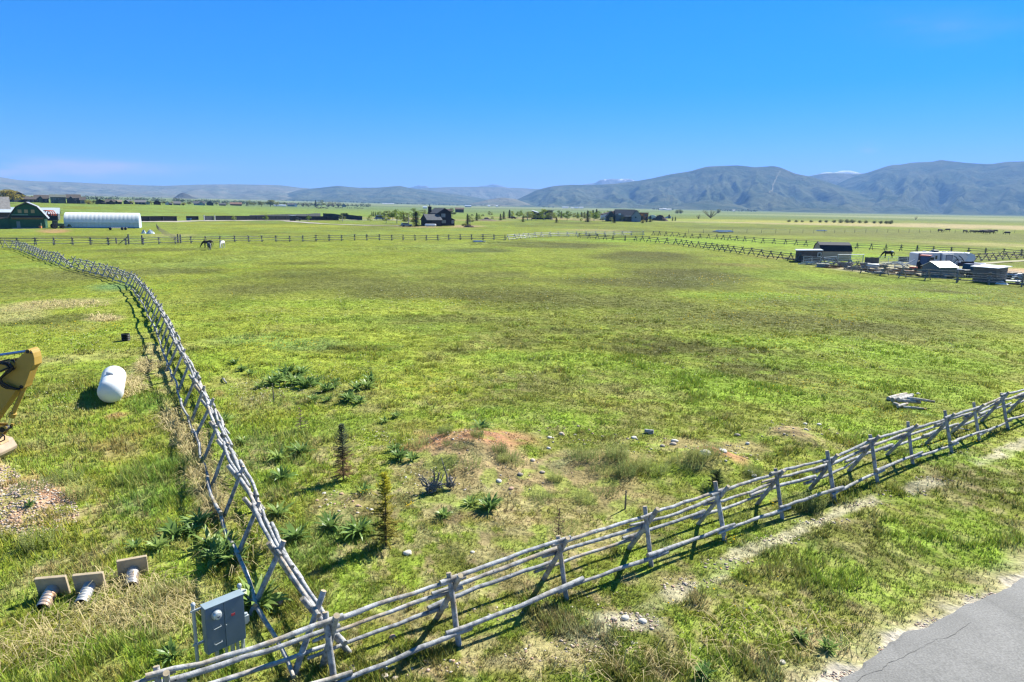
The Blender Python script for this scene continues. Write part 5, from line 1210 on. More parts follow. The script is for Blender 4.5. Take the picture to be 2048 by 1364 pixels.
# grey driftwood stumps
DRIFT = wood_mat('driftwood', (.06, .055, .05), (.36, .345, .325), (.05, .042, .035), False)
def limb(mb, p, d, L, r, R, bend=.5, n=6, sides=7):
    d = Vector(d).normalized(); q = Vector(p); pts = [tuple(q)]; rad = [r]
    for k in range(n):
        d = (d + Vector((R.uniform(-1, 1), R.uniform(-1, 1), R.uniform(-1, 1))) * bend * .35).normalized(); q = q + d * L / n
        pts.append(tuple(q)); rad.append(r * (1 - .85 * (k + 1) / n))
    mb.tube(pts, rad, sides); return pts
def stump(label, px, py, seed, roots, uprights, s):
    R = random.Random(seed); mb = MB()
    mb.tube([(-.12 * s, 0, .1 * s), (0, 0, .17 * s), (.14 * s, .02, .16 * s)], [.06 * s, .10 * s, .07 * s], 8)
    for k in range(roots):
        a = R.uniform(0, 6.28); pts = limb(mb, (R.uniform(-.16, .12) * s, R.uniform(-.08, .06) * s, R.uniform(.06, .2) * s), (cos(a), sin(a) * .7, R.uniform(-.2, 1.0)), R.uniform(.22, .5) * s, R.uniform(.022, .05) * s, R, 1.5)
        for q in (2, 4): limb(mb, pts[q], (R.uniform(-1, 1), R.uniform(-1, 1), R.uniform(-.2, 1)), R.uniform(.1, .22) * s, .016 * s, R, 1.2, 4, 5)
    for (x, dx, L) in uprights:
        pts = limb(mb, (x * s, 0, .18 * s), (dx, R.uniform(-.1, .1), 1), L * s, .042 * s, R, .45, 7)
        for k in (3, 4, 5): limb(mb, pts[k], (R.uniform(-1, 1), R.uniform(-.5, .5), .8), .16 * s, .016 * s, R, .6, 4, 5)
    o = mb.build('tree_stump', DRIFT, loc=at(px, py), smooth=True, fix=False); tag(o, label, 'stump')
stump('large grey driftwood stump with gnarled roots and upright prongs', 864, 985, 4, 22, [(.05, .1, .62), (.10, .5, .42), (-.10, -.5, .4)], 1.15)
stump('smaller grey driftwood root with one long curved prong, right of the big stump', 900, 978, 8, 8, [(-.06, -.38, 1.0)], .9)
o = MB().tube([(0, 0, .03), (.22, -.30, .09), (.40, -.62, .06), (.62, -.88, .03)], [.03, .045, .04, .03], 7).build('driftwood_stick', WOOD, loc=at(444, 758), smooth=True); tag(o, 'grey crooked stick lying on bare soil right of the long fence', 'stick')

# peeled logs beside the road fence
PALE = wood_mat('peeled_log', (.42, .40, .37), (.60, .57, .52), (.35, .26, .17), False)
LG = [((1776, 801), (1812, 793), .10, .10, 'upper left peeled log lying in the grass heap'), ((1784, 806), (1824, 797), .11, .16, 'thick pale split log in the grass heap behind the road fence'), ((1774, 799), (1786, 798), .06, .07, 'short reddish scrap of wood at the left end of the grass heap'), ((1796, 810), (1822, 803), .10, .26, 'short log lying across the top of the heap of peeled poles'), ((1795, 809), (1840, 812), .09, .20, 'peeled pole under the longest one in the heap'), ((1812, 809), (1868, 816), .07, .32, 'longest thin pole sticking out to the right of the heap'), ((1787, 812), (1803, 817), .10, .10, 'short butt end log at the front of the heap'), ((1806, 817), (1853, 820), .06, .07, 'bottom pole of the heap lying flat in the grass'), ((1795, 818), (1815, 812), .07, .12, 'short pole crossing under the front of the heap')]
for (a, b, r, h, lab) in LG:
    A, B = at(*a), at(*b); d = B - A; d[2] = 0
    o = MB().tube([(0, 0, h), tuple(d * .5 + np.array([0, 0, h + .01])), (d[0], d[1], h - .02)], [r, r * .95, r * .8], 10).build('peeled_log', PALE, loc=A, smooth=True); tag(o, lab, 'log', 'heap of peeled logs behind the road fence')
o = MB().tube([(0, 0, .05), (.4, .05, .07), (.75, .0, .04)], [.04, .035, .02], 7).build('driftwood_stick', WOOD, loc=at(1903, 861), smooth=True); tag(o, 'broken pale branch under the road fence near its right end', 'stick')
o = MB().tube([(0, 0, .09), (.34, -.12, .10)], [.085, .08], 10).build('log_piece', WOOD, loc=at(1289, 866), smooth=True); tag(o, 'short grey log piece lying in bright grass right of the mound', 'log')

# rocks one can point at
ROCKM = [mat('pale_rock', (.46, .38, .31), .85, .2, 6, bump=.3, rand=.2), mat('white_rock', (.58, .54, .48), .85, .15, 6, bump=.3), mat('dark_rock', (.26, .22, .19), .9, .2, 6, bump=.3), mat('pinkish_rock', (.45, .29, .21), .85, .2, 6, bump=.3)]
RK = [(555, 1206, .17, 3, 'pinkish boulder in the grass at the fence corner behind the meter box'), (706, 1342, .14, 0, 'pale rock under the low rail right of the corner post'), (769, 1354, .10, 0, 'rock at the bottom edge right of the corner post, left of a similar one'), (790, 1358, .09, 0, 'rock at the bottom edge right of the corner post, right of a similar one'), (785, 1275, .11, 3, 'reddish rock in bare ground behind the second post of the road fence'), (815, 1107, .13, 1, 'large white flat rock in grass right of the yellowish sapling'), (945, 1105, .07, 1, 'white rock in grass straight below the grey stump'),
 (1123, 869, .16, 0, 'biggest rock on the green slope right of the red mound'), (1099, 876, .12, 1, 'white rock left of the biggest rock on the green slope'), (1097, 897, .10, 1, 'white rock on the lower green slope right of the red mound'), (1268, 876, .12, 1, 'white rock below the short grey log piece'), (998, 963, .13, 1, 'pale rock on bare ground right of the grey stump'), (1040, 950, .13, 2, 'dark rock on bare ground below the red mound'), (1065, 922, .14, 0, 'upright pale rock at the right foot of the red mound'), (1022, 978, .12, 3, 'reddish flat rock on bare ground, lowest near the centre'), (1085, 945, .1, 0, 'rock at the left end of the long weed band'), (1410, 908, .26, 1, 'white boulder among grey sage bushes'), (1446, 903, .17, 1, 'white rock above the small red soil heap'), (1325, 893, .14, 2, 'dark rock left of the white boulder, the left of two'), (1349, 883, .15, 1, 'white rock on the crest left of the white boulder'), (1346, 889, .14, 0, 'rock just below the white one on the crest'), (1301, 868, .11, 2, 'dark rock touching the short grey log piece'), (1475, 871, .13, 2, 'dark rock between the two low soil mounds'), (1500, 945, .14, 1, 'white stone of the little pile behind the fence, upper one'), (1508, 953, .14, 1, 'white stone of the little pile behind the fence, lower one'), (1495, 888, .13, 1, 'white rock between the soil mounds, right of the dark one'), (1610, 849, .13, 1, 'white rock on top of the right hand soil mound, left one'), (1638, 850, .13, 1, 'white rock on top of the right hand soil mound, right one'), (1612, 860, .12, 0, 'pale rock on the back of the right hand soil mound'), (1836, 788, .12, 1, 'white rock lying alone beyond the heap of peeled logs'), (1250, 1237, .12, 1, 'big white stone in the gravel spot on the verge'), (1285, 1243, .10, 1, 'white stone at the right end of the gravel spot on the verge'), (1228, 1240, .09, 0, 'pale stone at the left end of the gravel spot on the verge'), (1565, 1326, .09, 1, 'white chunk at the bottom of the verge left of the road'), (900, 958, .13, 2, 'dark rock leaning on the smaller driftwood root')]
def make_rock(px, py, s, k, lab, group=None, nm='rock'):
    s = s * .78; vs, fs = rock_shape(rr, s); p = at(px, py)
    o = MB().add(vs, fs).build(nm, ROCKM[k], loc=(p[0], p[1], p[2] + s * .2), smooth=True, fix=False); o.rotation_euler = (0, 0, rr.uniform(0, 6))
    tag(o, lab, 'rock', group)
for r_ in RK: make_rock(*r_)
for (px, py) in ((648, 987), (634, 1001), (652, 1000), (662, 990), (683, 988), (701, 994), (712, 988), (706, 1003), (716, 1012), (690, 1015), (669, 1008), (735, 1017), (743, 1020), (744, 1028), (655, 1010), (678, 1022), (640, 1014), (715, 1026)):
    make_rock(px, py, rr.uniform(.035, .075), rr.choice((0, 0, 1, 3)), 'pale cobble in the scatter of stones between the two young spruces', 'cobbles between the two young spruces', 'cobble')
for (px, py) in ((822, 945), (838, 950), (845, 962), (830, 968), (846, 972), (918, 968), (930, 980), (812, 955), (855, 945), (820, 930)):
    make_rock(px, py, rr.uniform(.03, .06), rr.choice((0, 0, 1, 2)), 'cobble on the soil left and right of the driftwood stumps', 'cobbles round the driftwood stumps', 'cobble')
# ------------------------------------------------------------------ animals
def fuse(name, mb, voxel, iters=4):
    """overlapping shapes fused into one continuous skin"""
    me = bpy.data.meshes.new(name); me.from_pydata(mb.v, [], mb.f); me.update()
    import bmesh
    bm = bmesh.new(); bm.from_mesh(me); bmesh.ops.recalc_face_normals(bm, faces=bm.faces); bm.to_mesh(me); bm.free()
    o = bpy.data.objects.new(name, me); COL.objects.link(o)
    r = o.modifiers.new('r', 'REMESH'); r.mode = 'VOXEL'; r.voxel_size = voxel
    k = o.modifiers.new('k', 'SMOOTH'); k.iterations = iters; k.factor = .5
    dg = bpy.context.evaluated_depsgraph_get(); dg.update()
    nm = bpy.data.meshes.new_from_object(o.evaluated_get(dg))
    bpy.data.objects.remove(o); bpy.data.meshes.remove(me); nm.name = name
    nm.polygons.foreach_set('use_smooth', [True] * len(nm.polygons))
    return nm
def horse_mesh():
    mb = MB()
    def T(L, n=14): mb.tube([p[:3] for p in L], [p[3] for p in L], n)
    T([(-.92, 0, 1.14, .06), (-.86, 0, 1.18, .18), (-.72, 0, 1.22, .27), (-.5, 0, 1.20, .32), (-.1, 0, 1.12, .315), (.3, 0, 1.10, .33), (.55, 0, 1.16, .29), (.72, 0, 1.16, .18)])
    T([(.42, 0, 1.24, .26), (.62, 0, 1.22, .24), (.82, 0, 1.06, .19), (1.05, 0, .82, .15), (1.20, 0, .62, .125)])
    T([(1.10, 0, .74, .08), (1.20, 0, .60, .135), (1.29, 0, .40, .105), (1.38, 0, .18, .08), (1.42, 0, .06, .06)])
    for sd, fx in ((1, .05), (-1, -.10)):
        T([(1.13, .06 * sd, .70, .045), (1.07, .09 * sd, .84, .015)], 8)
        T([(.50, .14 * sd, 1.02, .17), (.53 + fx * .3, .16 * sd, .78, .10), (.55 + fx * .7, .16 * sd, .50, .072), (.54 + fx, .16 * sd, .28, .052), (.53 + fx, .16 * sd, .12, .056), (.58 + fx, .16 * sd, .0, .075)], 10)
        h = -fx * 1.4
        T([(-.62, .15 * sd, 1.08, .22), (-.52 + h * .3, .18 * sd, .80, .15), (-.70 + h * .8, .17 * sd, .52, .085), (-.70 + h, .17 * sd, .30, .056), (-.68 + h, .17 * sd, .12, .06), (-.62 + h, .17 * sd, .0, .075)], 10)
    return fuse('horse_body', mb, .034)
HM = horse_mesh()
def coat(name, c, c2=None, rump=False):
    m = mat(name, c, .65, .15, 2.5, col2=c2)
    if rump:                                            # pale blanket over the hindquarters
        n, l = m.node_tree.nodes, m.node_tree.links; p = n['Principled BSDF']; src = p.inputs['Base Color'].links[0].from_socket
        t = n.new('ShaderNodeTexCoord'); s = n.new('ShaderNodeSeparateXYZ'); l.new(t.outputs['Object'], s.inputs[0])
        a = n.new('ShaderNodeMapRange'); a.inputs[1].default_value = -.35; a.inputs[2].default_value = -.62; l.new(s.outputs[0], a.inputs[0])
        b = n.new('ShaderNodeMapRange'); b.inputs[1].default_value = 1.15; b.inputs[2].default_value = 1.32; l.new(s.outputs[2], b.inputs[0])
        q = n.new('ShaderNodeMath'); q.operation = 'MULTIPLY'; l.new(a.outputs[0], q.inputs[0]); l.new(b.outputs[0], q.inputs[1])
        x = n.new('ShaderNodeMix'); x.data_type = 'RGBA'; x.inputs[7].default_value = (.6, .58, .55, 1); l.new(q.outputs[0], x.inputs[0]); l.new(src, x.inputs[6]); l.new(x.outputs[2], p.inputs['Base Color'])
    return m
def horse(label, px, py, turn, cm, hair, s=1.0, group='grazing horses'):
    p = at(px, py); t = thing('horse', label, 'horse', p, face_cam(p) + turn, group); t.scale = (s, s, s)
    me = HM.copy(); me.materials.clear(); me.materials.append(cm)
    b = bpy.data.objects.new('body', me); COL.objects.link(b); b.parent = t
    MB().tube([(-.88, 0, 1.26), (-.97, 0, 1.1), (-1.0, .02, .75), (-.97, .03, .42)], [.05, .07, .07, .02], 7).build('tail', hair, t, smooth=True)
    MB().tube([(.62, 0, 1.44), (.90, 0, 1.20), (1.14, 0, .90), (1.26, 0, .68)], [.03, .055, .055, .03], 6).build('mane', hair, t, smooth=True)
BLKH = mat('black_hair', (.012, .011, .01), .6, .2, 9); WHH = mat('pale_hair', (.55, .53, .5), .7, .1, 9)
horse('dark brown horse grazing side on, leftmost of the three by the back fence', 416, 495, pi, coat('dark_bay', (.022, .016, .012)), BLKH)
horse('grey and black horse seen end on in front of the dark brown horse', 419, 499.5, radians(-80), coat('grey_black', (.03, .03, .032), (.16, .16, .17)), BLKH, .92)
horse('white horse grazing right of the two dark horses', 445, 496, radians(-110), coat('white_coat', (.55, .53, .50)), WHH, .98)
horse('black horse with pale rump grazing near the travel trailer', 1776, 516, pi, coat('black_coat', (.014, .012, .011), rump=True), BLKH)
horse('tiny dark horse far off between the dark house and the spruces, left one', 944, 432.6, 0, coat('far_bay', (.03, .02, .015)), BLKH, 1.1)
horse('tiny dark horse far off right of a dark spruce behind the lawn', 966, 432.8, pi, coat('far_bay', (.03, .02, .015)), BLKH, 1.1)
def cow_mesh():
    mb = MB()
    def T(L, n=12): mb.tube([p[:3] for p in L], [p[3] for p in L], n)
    T([(-1.02, 0, 1.05, .12), (-.9, 0, 1.04, .30), (-.4, 0, .98, .38), (.2, 0, .95, .39), (.65, 0, 1.02, .31), (.85, 0, 1.02, .2)])
    T([(.7, 0, 1.08, .24), (1.0, 0, .85, .18), (1.22, 0, .55, .13)]); T([(1.15, 0, .66, .12), (1.3, 0, .45, .12), (1.45, 0, .2, .085), (1.48, 0, .12, .07)])
    for sd in (1, -1):
        T([(1.14, .1 * sd, .68, .05), (1.12, .28 * sd, .72, .03)], 7)
        T([(.6, .2 * sd, .85, .15), (.62, .2 * sd, .42, .085), (.62, .2 * sd, .0, .075)], 9); T([(-.75, .2 * sd, .9, .2), (-.82, .2 * sd, .5, .09), (-.78, .2 * sd, .0, .075)], 9)
    T([(-1.08, 0, 1.1, .04), (-1.14, 0, .5, .035)], 6)
    return fuse('cow_body', mb, .055, 3)
CMs = [coat('black_cow', (.012, .011, .011)), coat('red_brown_cow', (.06, .022, .014)), coat('dark_brown_cow', (.03, .016, .012))]
CB = cow_mesh(); CME = []
for m_ in CMs:
    c_ = CB.copy(); c_.materials.clear(); c_.materials.append(m_); CME.append(c_)
def cow(px, py, k, lab, group):
    o = bpy.data.objects.new('cow', CME[k]); COL.objects.link(o); p = at(px, py); o.location = [float(v) for v in p]
    o.rotation_euler = (0, 0, face_cam(p) + rr.choice((0, pi)) + rr.uniform(-.6, .6)); o.scale = [rr.uniform(.95, 1.12)] * 3
    tag(o, lab, 'cow', group)
G1 = 'black cattle in the far right pasture'
for (px, py, lab) in ((1880, 464, 'black cow farthest left of the cattle in the far right pasture'), (1895, 463, 'second black cow from the left in the far right pasture'), (2014, 469.5, 'lone black cow at the right end of the cattle in the far right pasture'), (1930, 465.5, 'black cow left of the tight bunch, beside another cow'), (1944, 466, 'black cow just left of the tight bunch of cattle')): cow(px, py, 0, lab, G1)
for (px, py) in ((1952.5, 466), (1958.5, 466.5), (1963.5, 465.5), (1969.5, 467.5), (1974, 468.5), (1971, 464.5), (1979, 465), (1984, 467.3), (1990, 465)): cow(px, py, 0, 'black cow in the tight bunch of cattle in the far right pasture', G1)
for k in range(26):
    if k < 12: px, py = 633 + 24 * (k + rr.uniform(-.4, .4)) / 12, 416.6 + rr.uniform(-.4, 1.0)
    elif k < 17: px, py = 671 + 17 * (k - 12) / 5, 416.6 + rr.uniform(-.3, .3)
    elif k < 20: px, py = 695 + 12 * (k - 17) / 3, 416.8
    else: px, py = 710 + 19 * (k - 20) / 6, 417 + rr.uniform(-.2, .3)
    cow(px, py, rr.choice((0, 1, 1, 2)), 'dark red or black cow in the distant herd beyond the black screen fence', 'distant herd beyond the screen fence')

# ------------------------------------------------------------------ buildings
def glass(name, c=(.03, .04, .05)):
    m = mat(name, c, .12, .1, 2, spec=.6); return m
GLS = glass('window_glass'); TRIM_W = mat('white_trim', (.62, .62, .6), .6, .05, 4); TRIM_D = mat('dark_trim', (.05, .05, .055), .6, .1, 4)
def windows(par, L, y, z0, frame=TRIM_D, pane=None):
    for (x, z, w, h) in L:
        f = MB().box((x, y - .03, z0 + z), (w + .16, .06, h + .16)).build('window', frame, par)
        MB().box((x, y - .07, z0 + z), (w, .03, h)).build('pane', pane or GLS, f)
def gable(par, w, d, hw, hr, wm, rm, cx=0., cy=0., axis='x', over=.35, th=.14, z0=0.):
    """walls and a pitched roof; axis is the way the ridge runs; centred at cx, cy"""
    P = MB(); z0b = z0 - .4
    if axis == 'x':
        prof = [(-d / 2, z0b), (d / 2, z0b), (d / 2, z0 + hw), (0, z0 + hw + hr), (-d / 2, z0 + hw)]
        P.prism([(u + cy, v) for u, v in prof], cx - w / 2, cx + w / 2, 'x')
    else:
        prof = [(-w / 2, z0b), (w / 2, z0b), (w / 2, z0 + hw), (0, z0 + hw + hr), (-w / 2, z0 + hw)]
        P.prism([(u + cx, v) for u, v in prof], cy - d / 2, cy + d / 2, 'y')
    wo_ = P.build('wall', wm, par)
    half = (d if axis == 'x' else w) / 2; ln = (w if axis == 'x' else d) / 2 + over
    sl = hr / half; e = half + over
    prof = [(-e, z0 + hw - sl * over), (0, z0 + hw + hr), (e, z0 + hw - sl * over), (e, z0 + hw - sl * over + th), (0, z0 + hw + hr + th * 1.15), (-e, z0 + hw - sl * over + th)]
    prof = [(u, v + .012) for u, v in prof]
    R = MB()
    if axis == 'x': R.prism([(u + cy, v) for u, v in prof], cx - ln, cx + ln, 'x')
    else: R.prism([(u + cx, v) for u, v in prof], cy - ln, cy + ln, 'y')
    return wo_, R.build('roof', rm, par)
def house(label, px, py, cat='house', turn=0., name='house', dist=None):
    p = at(px, py) if dist is None else at_d(px, dist)
    return thing(name, label, cat, p, face_cam(p) + turn), ppm(p)
W_NAVY = mat('navy_siding', (.04, .047, .06), .8, .15, 1.2); W_BLACK = mat('black_siding', (.014, .015, .018), .8, .15, 1.2); R_SLATE = mat('slate_shingle', (.075, .08, .092), .9, .2, 1.5); R_BROWN = mat('brown_shingle', (.075, .064, .058), .9, .2, 1.5); W_SAGE = mat('sage_siding', (.10, .13, .11), .8, .12, 1.2); W_GREY = mat('grey_siding', (.13, .14, .15), .8, .12, 1.2); W_TAN = mat('tan_siding', (.32, .27, .21), .8, .1, 1.2); W_WHITE = mat('white_siding', (.62, .62, .62), .7, .06, 1.2); W_BROWN = mat('brown_siding', (.07, .04, .03), .8, .2, 1.2); W_BLUE = mat('pale_blue_siding', (.22, .28, .33), .8, .1, 1.2); W_MAROON = mat('maroon_siding', (.045, .022, .03), .8, .15, 1.2); R_METAL = mat('pale_metal_roof', (.46, .52, .58), .45, .06, .8, metal=.2)

# the dark two storey house in the middle
t, s = house('black two storey house with brick chimney and low garage behind the back fence', 888, 451.5, turn=radians(27))
w = 28 / s / cos(radians(27)); d = 9.5
gable(t, w, d, 5.75, 2.1, W_BLACK, R_SLATE, 0, d / 2 - .5, 'y', .5)
GLB = mat('painted_sky_glass', (.15, .19, .23), .1, .15, 1, spec=.8)  # pane colour lightened to stand in for the reflected sky
windows(t, [(-.6, 4.55, 1.9, 1.7), (-.4, 1.9, 2.0, 1.25)], -.5, 0, mat('bronze_frame', (.22, .24, .26), .5, .1, 3), GLB)
MB().box((-.6, -.75, 3.4), (2.4, .5, .9)).build('balcony', W_BLACK, t)
le = MB(); le.prism([(w / 2 + .01, -.4), (w / 2 + 2.0, -.4), (w / 2 + 2.0, 2.5), (w / 2 + .01, 3.5)], .3, 6, 'y'); le.build('side_wing', W_BLACK, t)
MB().prism([(w / 2 + .01, 3.53), (w / 2 + 2.4, 2.42), (w / 2 + 2.4, 2.58), (w / 2 + .01, 3.68)], 0, 6.3, 'y').build('wing_roof', R_SLATE, t)
windows(t, [(w / 2 + 1.0, 1.75, .9, 1.2)], .3, 0, TRIM_W, GLB)
ch = MB().box((-w / 2 - .1, d - 2.4, 5.2), (1.35, 1.0, 6.8)).build('chimney', mat('dark_brick', (.05, .035, .03), .9, .3, 4), t)
MB().lathe([(.16, 8.6), (.16, 9.0), (.28, 9.05), (.28, 9.25)], 10, (-w / 2 - .1, d - 2.4, 0)).build('chimney_pot', TRIM_D, ch)
windows(t, [], 0, 0)
gq = thing('g', None, None); bpy.data.objects.remove(gq)
gx, gy = -w / 2 - 2.9, -.2
gable(t, 7.2, 6.5, 2.75, 2.3, W_BLACK, mat('grey_shingle', (.085, .09, .10), .9, .15, 1.5), gx, gy, 'x', .35)
MB().box((gx + .9, gy - 3.28, 1.15), (4.6, .06, 2.3)).build('garage_door', mat('garage_door', (.04, .03, .035), .7, .1, 1), t)
p = at(861, 453.8); gas_tank('long white propane tank on the lawn in front of the black house', p, 4.9, .52, face_cam(p) + pi / 2, .25, lid=False)

t, s = house('dark modern house with butterfly roof among aspens', 1083, 438.5, turn=radians(-8))
MB().prism([(-7.2, -.4), (7.2, -.4), (7.2, 6.1), (1.2, 6.1), (1.0, 5.6), (-2.6, 4.6), (-7.2, 6.0)], 0, 9, 'y').build('wall', W_BLACK, t)
MB().prism([(-7.9, 6.25), (-2.6, 4.65), (1.1, 5.75), (1.1, 5.95), (-2.6, 4.85), (-7.9, 6.45)], -.7, 9.5, 'y').build('roof', mat('pale_roof_edge', (.30, .33, .36), .5, .1, 1), t)
MB().box((4.6, 4.4, 6.5), (7.2, 10.4, .45)).build('roof_slab', W_BLACK, t)
windows(t, [(4.6, 3.2, 3.6, 4.4), (-5, 3, 2.4, 3.2)], 0, 0)

t, s = house('grey house with several dark slate gables, right of the aspens', 1248, 443, turn=radians(10))
t.scale = (1, 1, 1.14)
gable(t, 13.5, 9, 3.2, 3.9, W_NAVY, R_SLATE, 1.2, 5.5, 'x', .5)
gable(t, 6.4, 7, 3.6, 3.2, mat('blue_grey_siding', (.24, .27, .30), .8, .1, 1), R_SLATE, 8.4, 2.6, 'y', .5)
gable(t, 5.8, 7, 3.1, 2.9, mat('green_black_siding', (.03, .042, .042), .8, .1, 1), R_SLATE, -9.3, 2.6, 'y', .5)
MB().box((-3.5, -.4, 2.0), (6, .3, 4.6)).build('entry_wall', W_GREY, t); MB().box((3.2, -.55, 3.3), (4.8, 2, .2)).build('porch_roof', R_METAL, t)
windows(t, [(7.9, 2.6, .8, .7)], -.9, 0); windows(t, [(1.6, 1.6, 1.8, 1.5), (4.2, 1.6, 1.4, 1.5)], 1.0, 0); windows(t, [(-9.3, 1.5, 2.2, 1.6)], -.9, 0)
MB().box((-3.3, -.6, 4.4), (1.6, .1, 1.1)).build('panel', R_METAL, t)
t, s = house('white and rust new house with slanting roof behind the grey gabled house', 1219, 440.3, turn=radians(12))
MB().prism([(-5.6, -.4), (5.6, -.4), (5.6, 6.9), (-5.6, 4.2)], 0, 8, 'y').build('wall', W_WHITE, t); MB().prism([(-6.3, 4.1), (6.2, 7.1), (6.2, 7.5), (-6.3, 4.45)], -.6, 8.6, 'y').build('roof', W_BROWN, t)
MB().box((2.6, -.04, 5.4), (5, .1, 1.3)).build('rust_cladding', mat('rust_cladding', (.22, .10, .05), .8, .2, 1), t); windows(t, [(-1.4, 3.8, 1.4, 1.4), (2.5, 2.6, 2, 1.5)], 0, 0)
t, s = house('unfinished brown sheathed house right of the grey gabled house', 1287, 441, turn=radians(10))
OSB = mat('bare_sheathing', (.25, .12, .06), .9, .2, 1)
MB().box((0, 4, 2.7), (7.2, 8, 6.2)).build('wall', OSB, t); MB().box((-.2, 3.9, 5.95), (8.4, 9, .3)).build('roof', W_BROWN, t); windows(t, [(1.6, 4.0, 2.0, 1.8)], 0, 0, OSB); MB().box((-1.8, -.05, 4.2), (2.2, .1, 1.6)).build('panel', mat('orange_wrap', (.5, .2, .06), .8, .1, 1), t)
t, s = house('low pale hoop tent behind the dark soil pile', 1305, 438, 'tent', name='hoop_tent')
MB().prism([(4.4 * cos(a), 3.7 * sin(a) - .2) for a in np.linspace(0, pi, 15)], 0, 10, 'y').build('cover', mat('pale_cover', (.42, .48, .47), .7, .08, 1), t)
t, s = house('narrow dark upright shed with pale tarps, right of the soil pile', 1338, 437, 'shed', name='shed')
MB().prism([(-.75, -.3), (.75, -.3), (.75, 3.4), (0, 3.9), (-.75, 3.4)], 0, 1.6, 'y').build('wall', W_BROWN, t); MB().prism([(-6.5, -.1), (-.8, -.1), (-.8, 2.6)], .4, .9, 'y').build('tarp', mat('white_tarp', (.6, .62, .62), .7, .05, 1), t); MB().prism([(.8, -.1), (2.0, -.1), (2.1, 1.9), (.8, 2.7)], .4, .9, 'y').build('tarp', mat('white_tarp', (.6, .62, .62), .7, .05, 1), t)
def heap(label, px, py, wpx, hpx, m, name='soil_pile', cat='soil pile'):
    p = at(px, py); s = ppm(p); w, h = wpx / s, hpx / s; mb = MB(); n = 26; m_ = 8
    for i in range(m_ + 1):
        for k in range(n):
            a = 2 * pi * k / n; q = 1 - i / m_; rx = w / 2 * (q ** .55) * (1 + .15 * (vn([cos(a) * 1.7 + px], [sin(a) * 1.7 + i * .3], 7)[0] - .5)); mb.v.append((rx * cos(a), rx * .55 * sin(a), h * (i / m_) * (.6 + .8 * vn([k * .9 + px], [i * 1.1], 3)[0]) - .1))
    for i in range(m_):
        for k in range(n): mb.f.append((i * n + k, i * n + (k + 1) % n, (i + 1) * n + (k + 1) % n, (i + 1) * n + k))
    o = mb.build(name, m, loc=p, smooth=True); o.rotation_euler = (0, 0, face_cam(p)); tag(o, label, cat); return o
SOIL = mat('dark_soil', (.07, .045, .038), .95, .25, 1.2); 
heap('long dark soil pile right of the brown unfinished house', 1319, 441.5, 36, 9.5, SOIL)
heap('low dark mulch mound on the lawn right of the black house', 938, 454.5, 26, 4.5, SOIL)
heap('dark soil berm behind the black house lawn, near the tiny horses', 975, 441, 42, 3, mat('grey_brown_soil', (.13, .095, .08), .95, .25, 1))
t, s = house('dark brown barn with flat roof line behind the black house', 919, 425, 'barn', name='barn')
gable(t, 17 / s, 9, 13 / s * .5, 13 / s * .22, W_BROWN, mat('rusty_roof', (.11, .075, .06), .9, .2, 1), 0, 4.5, 'x', .4)
t, s = house('rust brown roofed shed peeping out behind the black house', 898, 424.5, 'shed', name='shed'); gable(t, 12 / s, 8, 1.6, 2.4, W_BROWN, mat('rusty_roof', (.13, .07, .055), .9, .2, 1), 0, 4.5, 'x', .4)

# houses in the row at the far left, nearest on the left
def row_house(label, px, py, wpx, hpx, wm, rm, axis='x', eave=.55, turn=0., extra=None, dep=10, wn_=()):
    t, s = house(label, px, py, turn=turn); w, H = wpx / s * .86, hpx / s * 1.06
    eave = min(.72, eave + .08); gable(t, w, dep, H * eave, H * (1 - eave), wm, rm, 0, dep / 2, axis, .5)
    for (fx, fz, fw, fh) in wn_: windows(t, [(fx * w, fz * H, fw * w * 1.2, fh * H * 1.2)], 0, 0, TRIM_W)
    if extra: extra(t, w, H)
    return t
def ex_wing(dx, fw, fh, wm, rm, axis='y', dep=6, cy=-1.0, ev=.6):
    def f(t, w, H): gable(t, fw * w, dep, H * fh * ev, H * fh * (1 - ev), wm, rm, dx * w, cy + dep / 2, axis, .35)
    return f
row_house('dark navy barn like house, leftmost of the row on the rise', 40, 404, 25, 18, W_NAVY, R_BROWN, 'y', .6, radians(25), ex_wing(.55, .6, .62, W_BROWN, R_BROWN, 'x'), 14)
row_house('low dark brown house second in the row on the rise', 62, 404.8, 19, 10, W_BROWN, R_BROWN, 'x', .5, 0, None, 9, ((-.2, .3, .12, .22), (.2, .3, .12, .22)))
row_house('brown roofed house with dormer third in the row on the rise', 84, 404.8, 27, 13.5, W_NAVY, R_BROWN, 'x', .45, 0, ex_wing(-.08, .28, .85, W_SAGE, R_BROWN, 'y', 5, -.6, .65), 10, ((.3, .25, .1, .2), (-.35, .25, .1, .2)))
row_house('sage green two storey house in the row on the rise', 117, 406.6, 30, 16, W_SAGE, mat('green_grey_shingle', (.10, .11, .095), .9, .15, 1), 'x', .68, 0, ex_wing(.2, .45, .48, W_SAGE, R_BROWN, 'y', 4, -3), 11, ((-.25, .5, .1, .12), (.1, .5, .09, .12), (-.38, .18, .08, .16)))
row_house('navy house with white trimmed gables and white garage door on the rise', 148, 407, 27, 16.5, W_NAVY, R_BROWN, 'x', .55, 0, ex_wing(-.2, .45, .8, W_NAVY, TRIM_W, 'y', 5, -2.5), 10, ((.05, .18, .2, .26), (.2, .55, .1, .14)))
row_house('tan garage with brown roof at the right end of the navy white trimmed house', 166, 407.4, 11, 12, mat('pale_olive_siding', (.22, .23, .19), .8, .1, 1), R_BROWN, 'x', .5, 0, None, 8, ((0, .25, .5, .2),))
row_house('dark maroon barn shaped house right of the yellow bush', 200, 408, 18, 9, W_MAROON, W_MAROON, 'y', .45, 0, ex_wing(.45, .4, .5, W_MAROON, R_BROWN, 'x'), 11)
